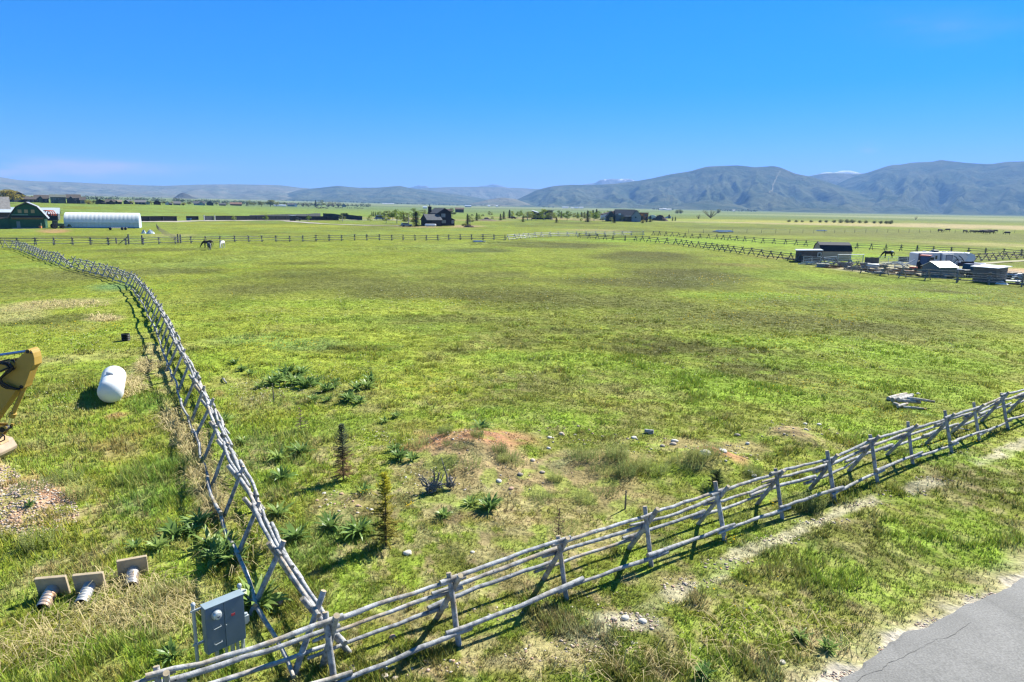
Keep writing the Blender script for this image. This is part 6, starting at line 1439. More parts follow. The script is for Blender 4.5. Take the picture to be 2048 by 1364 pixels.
row_house('brown house with two small gables, right of the maroon one', 221, 408.5, 18, 8.5, W_BROWN, R_BROWN, 'x', .45, 0, ex_wing(.1, .4, .9, W_BROWN, R_BROWN, 'y', 5, -1), 9)
row_house('tan brown house left of the black one with white door', 237, 408.3, 14, 7.5, W_BROWN, mat('tan_shingle', (.2, .16, .12), .9, .1, 1), 'x', .5, 0, ex_wing(-.3, .4, .95, W_NAVY, R_BROWN, 'y', 5, -1), 9)
row_house('small black house with white garage door', 252.5, 408.3, 11, 7.5, W_NAVY, R_SLATE, 'y', .5, radians(-20), None, 9, ((.2, .3, .3, .25),))
row_house('long low navy house with grey roof, right of a leafy gap', 281, 409, 22, 8, W_NAVY, mat('grey_shingle_far', (.12, .12, .13), .9, .1, 1), 'x', .45, 0, None, 9, ((-.2, .25, .06, .2), (.1, .25, .06, .2)))
row_house('pale blue gabled garage beside the long low navy house', 296, 409.3, 8, 6.5, W_BLUE, R_SLATE, 'y', .6, 0, None, 8)
row_house('dark barn shaped house left of the white cottage', 314.5, 409.5, 15, 8, W_MAROON, W_NAVY, 'y', .5, 0, None, 10)
row_house('white gabled cottage in the distant row', 335, 409.7, 9, 6.5, W_WHITE, R_SLATE, 'y', .5, 0, ex_wing(.7, .7, .6, W_NAVY, R_SLATE, 'x'), 8)
row_house('grey roofed low house left of the yellow brown tree', 354, 410, 15, 6.5, W_GREY, mat('grey_shingle_far', (.12, .12, .13), .9, .1, 1), 'x', .35, 0, None, 9)
row_house('blue grey house with broad roof right of the yellow brown tree', 399, 410.6, 24, 7, W_BLUE, R_SLATE, 'x', .4, 0, ex_wing(.15, .4, .95, W_BLUE, R_SLATE, 'y', 5, -1), 9)
row_house('dark gabled house right of the blue grey one', 420, 410.8, 15, 7.5, W_NAVY, R_BROWN, 'y', .45, 0, None, 9)
row_house('very low dark house between two gaps in the distant row', 445, 411.3, 14, 4.5, W_NAVY, R_SLATE, 'x', .45, 0, None, 8)
row_house('house with reddish brown roof at the right end of the distant row', 472, 411.3, 25, 6, W_BROWN, mat('red_brown_shingle', (.17, .10, .075), .9, .1, 1), 'x', .4, 0, None, 10)
row_house('long low white shed by the bare trees beyond the field', 560, 412.6, 26, 3, W_WHITE, R_METAL, 'x', .5, 0, None, 9)
row_house('blue grey gabled house with white end wall beyond the field', 584, 413, 20, 6, W_BLUE, R_SLATE, 'x', .5, 0, ex_wing(.42, .3, .9, W_WHITE, R_SLATE, 'y', 5, -1), 9)
row_house('small blue barn with rounded roof right of the bare trees', 688, 414, 9, 5.5, mat('blue_barn', (.09, .15, .22), .7, .1, 1), mat('blue_barn', (.09, .15, .22), .7, .1, 1), 'y', .5, 0, None, 10)
row_house('white house by a dark tree far behind the black house', 850, 417, 9, 4, W_WHITE, R_METAL, 'x', .5, 0, None, 9)
FB = 'white farm buildings at the foot of the far hills'
for (px, d_, wm_, hm_, lab) in ((1130.5, 3600, 34, 7, 'long white barn at the foot of the dark hill, leftmost of four'), (1144.5, 3600, 13, 6, 'small white barn at the foot of the dark hill, second of four'), (1153, 3600, 20, 7, 'pale blue white barn at the foot of the dark hill, third of four'), (1163, 3600, 20, 8, 'white barn at the foot of the dark hill, rightmost of four'), (1322, 3300, 14, 7, 'white barn at the foot of the hill left of the bluish roofed one'), (1329, 3350, 18, 9, 'bluish roofed barn at the foot of the hill'), (1337, 3250, 26, 7, 'long white barn at the foot of the hill right of the bluish roofed one'), (1468, 3600, 14, 7, 'white farmhouse among dark trees at the foot of the hill'), (781, 4200, 40, 5, 'long pinkish white building on the distant plain left of the black house'), (769, 4200, 26, 5, 'pale building on the distant plain left of the long pinkish one'), (978, 4100, 16, 8, 'white farmhouse at the foot of the hill in the centre'), (994, 4000, 12, 8, 'bright white barn at the foot of the hill in the centre'), (936, 3000, 28, 8, 'dark blue barn alone on the distant plain right of the black house'), (1558, 900, 9, 4, 'x')):
    if lab == 'x': continue
    t, s = house(lab, px, 0, 'barn', name='barn', dist=d_); t['group'] = FB
    wm_c = W_BLUE if 'blue' in lab else W_WHITE
    gable(t, wm_, 14, hm_ * .6, hm_ * .4, wm_c, R_METAL if 'blue' in lab else W_WHITE, 0, 7, 'x', .5)

# ------------------------------------------------------------------ farm at the left: green barn, greenhouse, sheds
GRN = mat('green_sheathing', (.018, .08, .042), .8, .18, .9, col2=(.03, .11, .06)); FASC = mat('brown_fascia', (.19, .14, .105), .8, .2, 2)
t, s = house('half built green barn with curved brown gambrel roof at the far left', 58, 457, 'barn', radians(-3), 'barn')
w = 9.2; k = 8.1; g0 = -w / 2
gam = [(-w / 2, -.4), (w / 2, -.4), (w / 2, 3.6), (w / 2 * .56, 6.6), (0, 7.9), (-w / 2 * .56, 6.6), (-w / 2, 3.6)]
MB().prism(gam, 0, 13, 'y').build('wall', GRN, t)
ro = [(-w / 2 - .75, 3.0), (-w / 2 * .60, 6.62), (0, 8.0), (w / 2 * .60, 6.62), (w / 2 + .75, 3.0)]
MB().prism(ro + [(a, b + .28) for a, b in reversed(ro)], -.7, -.55, 'y').build('fascia', FASC, t)
MB().prism([(a, b + .012) for a, b in ro] + [(a * .985, b + .24) for a, b in reversed(ro)], -.548, 13.4, 'y').build('roof', mat('new_metal_roof', (.27, .29, .32), .5, .1, 1.5), t)
MB().prism([(-.9, 3.3), (0, 2.85), (0, 2.95), (-.9, 3.45)][::-1], -w / 2 + .3, w / 2 - .5, 'x').build('pent_roof', FASC, t); t.children[-1].location = (0, 0, 0)
MB().box((-.1, -.06, 3.75), (w - .9, .1, .5)).build('dark_band', BLK, t); MB().box((-2.0, -.12, 4.25), (4.4, .06, .16)).build('batten', mat('pale_green_batten', (.28, .45, .38), .8, .1, 1), t)
for x in (-1.9, -.25, 1.5): MB().box((x, -.05, 5.35), (.95, .1, 1.05)).build('window', mat('tan_board', (.36, .27, .15), .8, .15, 2), t)
dr = MB().box((-2.6, -.05, 1.15), (.95, .1, 2.2)).build('door', mat('grey_door', (.15, .20, .22), .6, .1, 2), t); MB().lathe([(.05, 0), (.05, -.08)], 8, (-2.25, -.1, 1.1), 'y').build('handle', STEEL, dr)
MB().box((.2, -.05, .05), (w - .4, .1, .3)).build('base_wrap', mat('blue_wrap', (.10, .22, .42), .7, .1, 2), t)
for x, h in ((w / 2 - .1, 3.0), (w / 2 + .35, 2.9), (w / 2 - 1.25, 1.7)): MB().box((x, -.35, h / 2), (.24, .2, h)).build('prop', mat('pale_green_prop', (.42, .62, .36), .8, .1, 2), t)
MB().prism([(-w / 2 - 4.6, -.4), (-w / 2 - .01, -.4), (-w / 2 - .01, 3.3), (-w / 2 - 4.6, 2.4)], .6, 11, 'y').build('lean_to', GRN, t); MB().prism([(-w / 2 - 5.2, 2.34), (-w / 2 + .1, 3.42), (-w / 2 + .1, 3.75), (-w / 2 - 5.2, 2.66)], .2, 11.4, 'y').build('lean_to_roof', FASC, t)
o = MB().box((0, 0, .35), (.7, .5, .7)).build('crate', mat('orange_crate', (.5, .18, .06), .7, .1, 3), loc=at(81, 456.5)); tag(o, 'small orange crate against the right corner of the green barn', 'crate')
t, s = house('long grey metal shed with pale roof behind the green barn', 76, 440.5, 'shed', radians(-4), 'shed')
gable(t, 24, 11, 2.8, 2.3, mat('slate_metal_wall', (.075, .085, .105), .6, .1, 1), R_METAL, -4.5, 6, 'x', .5); MB().box((7.4, .2, 1.5), (.25, .5, 3.2)).build('corner_trim', TRIM_W, t)
t, s = house('old weathered barn with tall grey shingle roof at the very left edge', -4, 446, 'barn', 0, 'barn')
gable(t, 8.5, 10, 4.2, 5.6, mat('old_dark_boards', (.06, .05, .05), .9, .3, 2), mat('old_shingle', (.22, .20, .19), .95, .35, 1.6, col2=(.33, .31, .29)), 0, 6, 'x', .3); MB().prism([(-2.2, 4.0), (-2.2, 4.12), (1.0, 5.2), (1.0, 5.05)], -6, 5.4, 'x').build('porch_roof', R_METAL, t)
# greenhouse
Gh0, Gh1 = np.array(flat(129, 456.6)), np.array(flat(279, 456.8)); dv = Gh1 - Gh0; GL = hypot(*dv)
t = thing('greenhouse', 'long white plastic covered greenhouse right of the green barn', 'greenhouse', (Gh0[0], Gh0[1], float(tz(*Gh0))), atan2(dv[1], dv[0]))
pf = [(-.22, 1.75), (-.12, 2.0), (.12, 2.7), (.55, 3.5), (1.25, 4.15), (2.2, 4.6), (3.2, 4.85), (4.2, 4.95), (5.4, 4.8), (6.6, 4.3), (7.6, 3.4), (8.2, 2.4), (8.45, 1.7)]
mb = MB(); nx = 150
for i in range(nx + 1):
    x = GL * i / nx
    for j, (yy, zz) in enumerate(pf):
        f = sin(pi * j / (len(pf) - 1)); rip = .045 * f * (abs(sin(pi * x / GL * 18)) - .5) * (1.0 if j < 6 else .5) + .03 * (vn([x * 2], [j * 1.3], 8)[0] - .5)
        mb.v.append((x, yy - rip, zz + rip * .5))
n_ = len(pf)
for i in range(nx):
    for j in range(n_ - 1): mb.f.append((i * n_ + j, (i + 1) * n_ + j, (i + 1) * n_ + j + 1, i * n_ + j + 1))
mb.build('cover', leaf_mat('white_film', col=(.80, .82, .84), trans=.25, var=.03), t, smooth=True)
MB().box((GL / 2, .03, .95), (GL - .1, .05, 1.9)).build('side_wall', mat('bluish_film', (.46, .55, .60), .5, .08, 1.2), t)
MB().box((GL / 2, -.03, .12), (GL, .08, .3)).build('baseboard', mat('blue_base', (.10, .24, .38), .7, .1, 2), t)
for k in range(19): MB().box((GL * (k + .5) / 19, -.03, 1.0), (.07, .06, 1.7)).build('side_post', STEEL, t)
for x in (.05, GL - .05): MB().prism([(a, b) for a, b in [(0, 0)] + pf + [(8.3, 0)]], x - .03, x + .03, 'x').build('end_wall', mat('end_film', (.42, .52, .56), .5, .06, 1), t)
# tractor and gear
def tractor(label, px, py, turn, body, roof, s=1.0):
    p = at(px, py); t = thing('tractor', label, 'tractor', p, face_cam(p) + turn); t.scale = (s, s, s)
    MB().prism([(-.4, .7), (1.9, .7), (2.0, 1.2), (1.8, 1.55), (-.4, 1.65)], -.35, .35, 'y').build('hood', body, t, bevel=.05)
    MB().prism([(-1.2, 1.0), (.0, 1.0), (.1, 2.4), (-1.1, 2.4)], -.6, .6, 'y').build('cab_glass', GLS, t)
    MB().box((-.5, 0, 2.47), (1.55, 1.5, .16)).build('cab_roof', roof, t, bevel=.04)
    for x, r, wy in ((-.9, .8, .75), (1.35, .5, .65)):
        for sd in (-1, 1):
            wh = MB().lathe([(r * .55, -.2), (r * .95, -.2), (r, -.1), (r, .1), (r * .95, .2), (r * .55, .2)], 20, (x, wy * sd, r), 'y').build('wheel', BLK, t)
            MB().lathe([(r * .54, -.16), (r * .54, .16)], 14, (x, wy * sd, r), 'y').build('rim', body, wh)
    MB().tube([(1.9, -.4, .8), (2.6, -.45, .5), (3.3, -.45, .9)], .08, 6).build('loader_arm', body, t); MB().tube([(1.9, .4, .8), (2.6, .45, .5), (3.3, .45, .9)], .08, 6).build('loader_arm', body, t)
    MB().prism([(3.2, .5), (3.9, .45), (3.9, .6), (3.4, 1.3)], -.8, .8, 'y').build('bucket', body, t)
tractor('dark green tractor parked between the green barn and the greenhouse', 115, 457, radians(20), mat('tractor_green', (.012, .045, .02), .6, .15, 2), mat('tractor_green', (.012, .045, .02), .6, .15, 2), 1.0)
tractor('red roofed tractor half hidden behind the small grey shed', 1850, 540, radians(75), mat('tractor_red', (.35, .05, .025), .5, .12, 2), mat('tractor_roof_red', (.50, .12, .06), .5, .1, 2), .95)
p = at(97, 440.8); t = thing('hay_rake', 'orange red farm machine with curved arms behind the screen fence by the greenhouse', 'farm machine', p, face_cam(p))
RED = mat('orange_paint', (.45, .10, .04), .55, .15, 2)
for k, (x0, x1) in enumerate(((-1.9, .6), (-1.2, 1.4), (-.2, 2.2))):
    MB().tube([(x0, k * .5, 1.4), (x0 + .1, k * .5, 3.2), (x0 + .7, k * .5, 4.2), (x1, k * .5, 4.0), (x1 + .5, k * .5, 2.9), (x1 + .6, k * .5, 2.0)], .22, 8).build('curved_arm', RED, t, smooth=True)
MB().box((.4, .5, 1.5), (6.2, 1.6, .5)).build('frame', mat('dark_machine', (.06, .05, .05), .7, .2, 2), t); MB().box((2.6, -.4, 1.9), (1.6, .2, .4)).build('guard', RED, t)
for x in (-1.8, 2.2): MB().lathe([(.55, -.15), (.55, .15)], 16, (x, 0, .55), 'y').build('wheel', BLK, t)
p = at(240, 460); t = thing('flatbed_trailer', 'low flatbed trailer with black wheels in front of the greenhouse', 'trailer', p, face_cam(p))
MB().box((-.4, 0, .62), (5.0, 2.0, .14)).build('deck', mat('pale_deck', (.36, .34, .30), .8, .15, 3), t); MB().tube([(2.0, 0, .6), (4.2, 0, .5)], .08, 6).build('tongue', BLK, t)
for x in (-2.6, .6, 1.5):
    for y in (-1, 1): MB().lathe([(.40, -.13), (.40, .13)], 14, (x, y, .40), 'y').build('wheel', BLK, t)
TARP = mat('grey_white_tarp', (.46, .52, .58), .7, .1, .9)
heap('small crumpled pale tarp heap right of the greenhouse, left of a bigger one', 287.5, 467, 9.5, 7, TARP, 'tarp_heap', 'tarp'); heap('big crumpled pale tarp heap right of the greenhouse', 301, 467.3, 17, 7.5, TARP, 'tarp_heap', 'tarp')
# black screen fence of the yard
SCR = mat('black_screen', (.009, .011, .016), .85, .2, .5)
def screen_fence(label, pts, h, m=SCR, sp=6.):
    P = [at(*p) for p in pts]; C = path_resample([p[:2] for p in P], sp); z0 = P[0][2]
    t = thing('screen_fence', label, 'screen fence', P[0])
    mb = MB(); loc = [(c[0] - C[0][0], c[1] - C[0][1], float(tz(*c)) - z0) for c in C]
    for a, b in zip(loc[:-1], loc[1:]):
        n = np.array([-(b[1] - a[1]), b[0] - a[0]]); n = n / hypot(*n) * .03
        mb.add([(a[0] - n[0], a[1] - n[1], a[2] - .2), (b[0] - n[0], b[1] - n[1], b[2] - .2), (b[0] + n[0], b[1] + n[1], b[2] - .2), (a[0] + n[0], a[1] + n[1], a[2] - .2), (a[0] - n[0], a[1] - n[1], a[2] + h), (b[0] - n[0], b[1] - n[1], b[2] + h), (b[0] + n[0], b[1] + n[1], b[2] + h), (a[0] + n[0], a[1] + n[1], a[2] + h)], [(0, 1, 5, 4), (2, 3, 7, 6), (4, 5, 6, 7), (1, 2, 6, 5), (3, 0, 4, 7)])
    mb.build('screen', m, t)
    for p in loc: MB().box((p[0], p[1] - .12, p[2] + h / 2), (.14, .12, h + .16)).build('post', TRIM_D, t)
    return t
screen_fence('black screen fence between the green barn and the greenhouse', [(86, 441.3), (128, 442)], 2.1)
screen_fence('black screen fence from the greenhouse to the blue tub', [(272, 442.8), (374, 442)], 2.3)
screen_fence('set back black screen fence behind the blue tub', [(373, 440.0), (409, 439.8)], 1.9)
screen_fence('grey mesh gate panel in the black screen fence', [(408.5, 440.9), (430, 440.8)], 2.15, mat('grey_mesh', (.07, .075, .085), .85, .2, .5), 5)
screen_fence('long black screen fence along the gravel road in front of the yard', [(430.5, 440.9), (500, 440.6), (600, 440.4), (694, 440.6)], 2.25)
screen_fence('far side of the screened yard, lit face painted grey, over the black fence', [(500, 439.3), (575, 436.5), (646, 433.6)], 2.4, mat('painted_lit_screen', (.045, .05, .056), .85, .15, .5))  # same black screen, the light on its face painted as a paler grey
screen_fence('black right side of the screened yard, sloping down to the truck', [(646.5, 433.7), (690, 437.5), (730, 441.2)], 2.45)
for px in (408.6, 430.2):
    o = MB().box((0, 0, 1.3), (.3, .3, 2.7)).build('gate_post', mat('grey_post', (.35, .36, .38), .7, .1, 3), loc=at(px, 441.6)); tag(o, 'pale post at the %s end of the grey mesh gate panel' % ('left' if px < 420 else 'right'), 'gate post', 'posts of the mesh gate')
o = MB().lathe([(.9, 0), (1.15, .9), (1.15, 1.0), (1.0, 1.0), (.9, .2), (.01, .2)], 18).build('water_tub', mat('blue_plastic', (.02, .09, .22), .5, .1, 2), loc=at(378, 440.8), smooth=True); tag(o, 'blue round tub in the gap of the black screen fence', 'tub')

# ------------------------------------------------------------------ vehicles
def car(label, px, py, turn, m, kind='suv', L=4.8, group=None, H=1.75, cat='car', nm='car'):
    p = at(px, py); t = thing(nm, label, cat, p, face_cam(p) + turn, group); w = .92
    if kind == 'pickup':
        body = [(-L / 2, .45), (L / 2, .45), (L / 2, .85), (L / 2 - .15, 1.02), (L * .18, 1.08), (-L / 2, 1.08)]; cab = [(L * .20, 1.08), (L * .10, H), (-L * .10, H), (-L * .14, 1.08)]
    elif kind == 'van':
        body = [(-L / 2, .4), (L / 2, .4), (L / 2, .95), (L / 2 - .5, 1.2), (-L / 2, 1.2)]; cab = [(L / 2 - .55, 1.2), (L / 2 - 1.3, H), (-L / 2 + .05, H), (-L / 2, 1.2)]
    else:
        body = [(-L / 2, .4), (L / 2, .4), (L / 2, .8), (L / 2 - .12, .98), (L * .2, 1.06), (-L / 2, 1.08)]; cab = [(L * .22, 1.06), (L * .08, H), (-L * .42, H), (-L * .48, 1.08)]
    MB().prism(body, -w, w, 'y').build('body', m, t, bevel=.05)
    MB().prism(cab, -w * .88, w * .88, 'y').build('cabin', m, t, bevel=.05)
    c2 = [(u * .96 + .0, 1.12 + (v - 1.06) * .78) for u, v in cab]; MB().prism(c2, -w * .895, w * .895, 'y').build('window', GLS, t)
    for x in (-L * .31, L * .31):
        for y in (-1, 1):
            wh = MB().lathe([(.2, -.11), (.36, -.11), (.36, .11), (.2, .11)], 18, (x, y * (w - .06), .36), 'y').build('wheel', BLK, t); MB().lathe([(.19, -.1), (.19, .1)], 12, (x, y * (w - .06), .36), 'y').build('rim', STEEL, wh)
    for y in (-.65, .65): MB().box((L / 2 + .005, y, .78), (.04, .34, .16)).build('headlight', TRIM_W, t)
    return t
car('pale blue grey truck parked by the row of small spruces', 759, 439.2, pi, mat('blue_grey_paint', (.22, .29, .42), .35, .05, 1, spec=.5), 'van', 6.2, H=2.6, cat='truck', nm='truck')
car('small dark car behind a tan trailer on the gravel road', 594, 441.2, radians(0), mat('black_paint', (.02, .02, .025), .3, .05, 1, spec=.6), 'suv', 4.6)
t, s = house('dark box trailer with pale top on the gravel road by the small car', 587, 442.2, 'trailer', radians(20), 'box_trailer'); MB().box((0, 1, 1.5), (2.0, 3.6, 2.3)).build('box', mat('dark_trailer', (.03, .028, .028), .7, .15, 1), t, bevel=.04); MB().box((0, 1, 2.75), (2.1, 3.7, .12)).build('top', R_METAL, t)
for y in (.4, 1.6): MB().lathe([(.35, -1.05), (.35, 1.05)], 14, (0, y, .35), 'x').build('wheel', BLK, t)
car('blue grey car half hidden by the spruce beside the black house', 813, 453.4, radians(15), mat('blue_car_paint', (.16, .21, .27), .3, .05, 1, spec=.6), 'suv', 4.5, H=1.6)
car('dark red car among the spruces right of the lawn', 1027, 437.5, radians(30), mat('dark_red_paint', (.10, .02, .015), .3, .05, 1, spec=.6), 'suv', 4.5)
car('black car at the left edge of the far soil berm', 975, 440.5, radians(0), mat('black_paint', (.02, .02, .025), .3, .05, 1, spec=.6), 'suv', 4.5)
car('navy and gold pickup under the nose of the travel trailer', 1931, 537.8, radians(0), mat('navy_paint', (.015, .02, .07), .3, .05, 1, spec=.6), 'pickup', 5.6, H=1.9, cat='pickup', nm='pickup_truck')
car('dark pickup with pale windows behind the log walled shed', 1939, 553, radians(55), mat('dark_blue_paint', (.02, .035, .05), .3, .05, 1, spec=.6), 'pickup', 5.0, H=1.85, cat='pickup', nm='pickup_truck')

# ------------------------------------------------------------------ the yard on the right
def travel_trailer():
    a = at(1832.5, 538.5); b = at(1944, 539.5); d = b - a; L = hypot(d[0], d[1]); rz = atan2(d[1], d[0]) + radians(-3)
    t = thing('travel_trailer', 'big white fifth wheel travel trailer with dark swooshes and a raised nose', 'travel trailer', a, rz)
    WH = mat('trailer_white', (.58, .58, .60), .45, .05, 1, spec=.4); GR = mat('swoosh_dark', (.04, .045, .06), .5, .1, 2); SIL = mat('nose_painted_reflection', (.40, .50, .60), .25, .12, 1)  # blue reflection on the nose cap is painted into its colour
    H = 2.75; Wd = 2.5; x1 = L * .68
    prof = [(0.05, .55), (x1, .55), (x1, 1.35), (L - .55, 1.35), (L - .12, 1.6), (L - .02, 2.0), (L - .25, 2.45), (L - 1.1, H - .02), (L * .6, H + .02), (.3, H - .1), (.05, H - .25)]
    MB().prism(prof, 0, Wd, 'y').build('body', WH, t, bevel=.04)
    np_ = [(L - 1.75, 1.36), (L - .55, 1.345), (L - .11, 1.6), (L - .01, 2.0), (L - .24, 2.46), (L - 1.1, H), (L - 1.9, H + .02), (L - 1.3, 2.1)]
    MB().prism(np_, -.02, Wd + .02, 'y').build('nose_cap', SIL, t, bevel=.03)
    sl = MB().box((L * .49, -.22, 1.75), (L * .19, .45, 1.6)).build('slide_out', WH, t, bevel=.02)
    MB().box((L * .51, -.46, 1.85), (L * .115, .03, 1.15)).build('awning_frame', GR, sl); MB().box((L * .51, -.48, 1.85), (L * .10, .03, 1.0)).build('window', mat('trailer_window', (.30, .30, .36), .3, .05, 1), sl)
    dw = MB().box((L * .315, -.02, 1.55), (.62, .05, 1.75)).build('door', WH, t); MB().box((L * .315, -.05, 1.95), (.34, .03, .6)).build('pane', GLS, dw)
    for (x, z, w, h) in ((L * .06, 1.7, .55, .9), (L * .26, 1.75, .5, .42), (L * .225, 1.75, .35, .3)): f = MB().box((x, -.015, z), (w, .04, h)).build('window', GLS, t)
    def sw(pts, r=.05): MB().tube([(x * L, -.015, z) for x, z in pts], r, 6).build('swoosh', GR, t)
    sw([(.0, 2.5), (.06, 2.35), (.16, 2.3), (.20, 2.05)]); sw([(.39, 2.6), (.392, 1.0)], .04); sw([(.60, 2.3), (.66, 2.0), (.70, 1.5), (.72, 1.3)], .06); sw([(.62, 1.0), (.66, 1.45), (.70, 1.8)], .06); sw([(.70, 2.3), (.76, 1.9), (.80, 1.45)], .06); sw([(.58, .9), (.60, 1.4), (.64, 1.6), (.78, 1.62)], .04); sw([(.015, .6), (.02, 2.6)], .05)
    MB().box((L * .36, Wd / 2, H + .17), (.9, .8, .32)).build('air_conditioner', mat('dark_unit', (.03, .06, .075), .5, .1, 2), t, bevel=.06)
    for x in (.18, .30, .52, .62): MB().box((L * x, Wd / 2, H + .06), (.42, .42, .16)).build('roof_vent', TRIM_W, t, bevel=.03)
    for x in (.40, .50):
        for y in (.12, Wd - .12):
            wh = MB().lathe([(.18, -.12), (.36, -.12), (.36, .12), (.18, .12)], 18, (L * x, y, .36), 'y').build('wheel', BLK, t); MB().lathe([(.17, -.11), (.17, .11)], 12, (L * x, y, .36), 'y').build('rim', STEEL, wh)
    for y in (.3, Wd - .3): MB().tube([(x1 + .3, y, 1.36), (x1 + .3, y, 0)], .06, 8).build('jack_leg', STEEL, t)
    MB().box((x1 - .5, .3, .95), (.9, .5, .7)).build('storage_hatch', mat('cream_hatch', (.42, .40, .33), .6, .05, 2), t)
travel_trailer()
t, s = house('tan gambrel roofed storage shed with black roof at the left of the yard', 1671, 521, 'shed', radians(24), 'shed')
w, d = 5.7, 3.5; pr = [(0, -.3), (d, -.3), (d, 1.75), (d * .80, 2.75), (d / 2, 3.25), (d * .20, 2.75), (0, 1.75)]
MB().prism(pr, -w / 2, w / 2, 'x').build('wall', mat('shed_tan', (.42, .32, .25), .85, .08, 1), t)
o = MB(); o.quad((-w / 2 - .12, -.10, 1.68), (w / 2 + .12, -.10, 1.68), (w / 2 + .12, d * .19, 2.79), (-w / 2 - .12, d * .19, 2.79)); o.quad((-w / 2 - .12, d + .10, 1.68), (w / 2 + .12, d + .10, 1.68), (w / 2 + .12, d * .81, 2.79), (-w / 2 - .12, d * .81, 2.79)); ob = o.build('roof', mat('black_shingle', (.018, .02, .03), .9, .15, 2), t); sm = ob.modifiers.new('s', 'SOLIDIFY'); sm.thickness = .05; sm.offset = 0
o = MB(); o.quad((-w / 2 - .12, d * .19, 2.80), (w / 2 + .12, d * .19, 2.80), (w / 2 + .12, d / 2, 3.31), (-w / 2 - .12, d / 2, 3.31)); o.quad((-w / 2 - .12, d * .81, 2.80), (w / 2 + .12, d * .81, 2.80), (w / 2 + .12, d / 2, 3.31), (-w / 2 - .12, d / 2, 3.31)); ob = o.build('roof_top', mat('grey_shingle_top', (.075, .075, .085), .9, .12, 2), t); sm = ob.modifiers.new('s', 'SOLIDIFY'); sm.thickness = .05; sm.offset = 0
t, s = house('brown lean to shelter with pale sheet roof beside the tan shed', 1616, 525, 'shed', radians(6), 'shed')
MB().prism([(-1.9, -.3), (2.2, -.3), (2.2, 2.15), (-1.9, 2.0)], 0, 3.2, 'y').build('wall', mat('shelter_brown', (.13, .10, .085), .9, .25, 1.2), t); MB().prism([(-2.1, 2.02), (2.3, 2.18), (2.3, 2.30), (-2.1, 2.14)], -.3, 3.5, 'y').build('roof', mat('pale_sheet', (.45, .52, .56), .5, .12, .8), t)
f = MB().box((1.75, -.02, 1.45), (.62, .06, .75)).build('window', TRIM_W, t); MB().box((1.75, -.06, 1.45), (.42, .04, .55)).build('pane', GLS, f)
t, s = house('small grey shed with bright white gable roof in front of the travel trailer', 1862, 553, 'shed', radians(-43), 'shed')
gable(t, 2.9, 3.1, 1.45, .65, mat('shed_grey', (.13, .155, .165), .85, .12, 2), mat('white_metal_roof', (.66, .68, .68), .4, .05, 1), 0, 1.55, 'y', .18, .05)
t.location.x -= .2
t, s = house('log walled shed with flat white roof at the right of the yard', 1967, 565, 'shed', radians(-26), 'shed')
LOGM = mat('dark_log_wall', (.085, .08, .078), .9, .3, 1.5, stretch=(.4, 1, 9), col2=(.22, .21, .2)); mb = MB()
for k in range(8): mb.box((0, 0 + .06, .13 + .235 * k), (2.75, .24, .215)); mb.box((0, 2.6, .13 + .235 * k), (2.75, .24, .215)); mb.box((1.3, 1.32, .25 + .235 * k), (.22, 2.75, .205)); mb.box((-1.3, 1.32, .25 + .235 * k), (.22, 2.75, .205))
mb.build('wall', LOGM, t); MB().prism([(-.45, 1.98), (3.0, 2.12), (3.0, 2.2), (-.45, 2.06)], -1.7, 1.75, 'x').build('roof', mat('flat_white_roof', (.68, .70, .70), .4, .06, 1), t)
PL = mat('grey_planks', (.10, .10, .10), .9, .3, 3, stretch=(6, 6, .5))
def plank_wall(label, a, b, h, m=PL):
    A, B = at(*a), at(*b); d = B - A; L = hypot(d[0], d[1]); t = thing('plank_fence', label, 'plank fence', A, atan2(d[1], d[0])); mb = MB(); n = int(L / .22)
    for k in range(n): mb.box(((k + .5) * L / n, 0, h / 2), (L / n - .02, .05, h * rr.uniform(.95, 1.03)))
    mb.build('planks', m, t)
    for x in (.1, L / 2, L - .1): MB().box((x, .09, h / 2), (.12, .12, h)).build('post', PL, t)
plank_wall('dark vertical plank fence behind the silver tank in the yard', (1729, 529.5), (1757, 529.5), 1.3)
plank_wall('grey plank wall behind the corral, left of the travel trailer', (1797, 524), (1832, 524.5), 1.0)
def corral(label, a, b, h=1.35, bars=5):
    A, B = at(*a), at(*b); d = B - A; L = hypot(d[0], d[1]); t = thing('corral_panel', label, 'corral panel', A, atan2(d[1], d[0]), 'grey corral panels in the yard')
    for k in range(bars): MB().tube([(0, 0, .2 + (h - .25) * k / (bars - 1)), (L, 0, .2 + (h - .25) * k / (bars - 1))], .035, 6).build('bar', STEEL, t)
    for x in (0, L / 2, L): MB().tube([(x, 0, 0), (x, 0, h)], .04, 6).build('upright', STEEL, t)
for a, b, lab in (((1606, 528), (1640, 530.5), 'corral panel in front of the brown shelter'), ((1640, 530.5), (1672, 527), 'corral panel between the shelter and the tan shed'), ((1675, 524), (1725, 524.5), 'corral panel in front of the right end of the tan shed'), ((1757, 528), (1795, 528), 'corral panel right of the dark plank fence'), ((1795, 528), (1832, 531), 'corral panel ending at the travel trailer')): corral(lab, a, b)
t = thing('carport_frame', 'pale pipe frame with a flat top bar between the tan shed and the corral', 'frame', at(1676, 523)); q = at(1726, 523) - at(1676, 523)
for f in (0, .5, 1): MB().tube([(q[0] * f, q[1] * f, 0), (q[0] * f, q[1] * f, 1.25)], .04, 6).build('leg', STEEL, t)
MB().box((q[0] / 2, q[1] / 2, 1.27), (hypot(q[0], q[1]) + .2, .5, .07), atan2(q[1], q[0])).build('top_bar', TRIM_W, t)
p = at(1745, 537.5); gas_tank('silver horizontal tank lying in the middle of the yard', p, 1.9, .33, face_cam(p) + pi / 2 + .2, .15, STEEL, False)
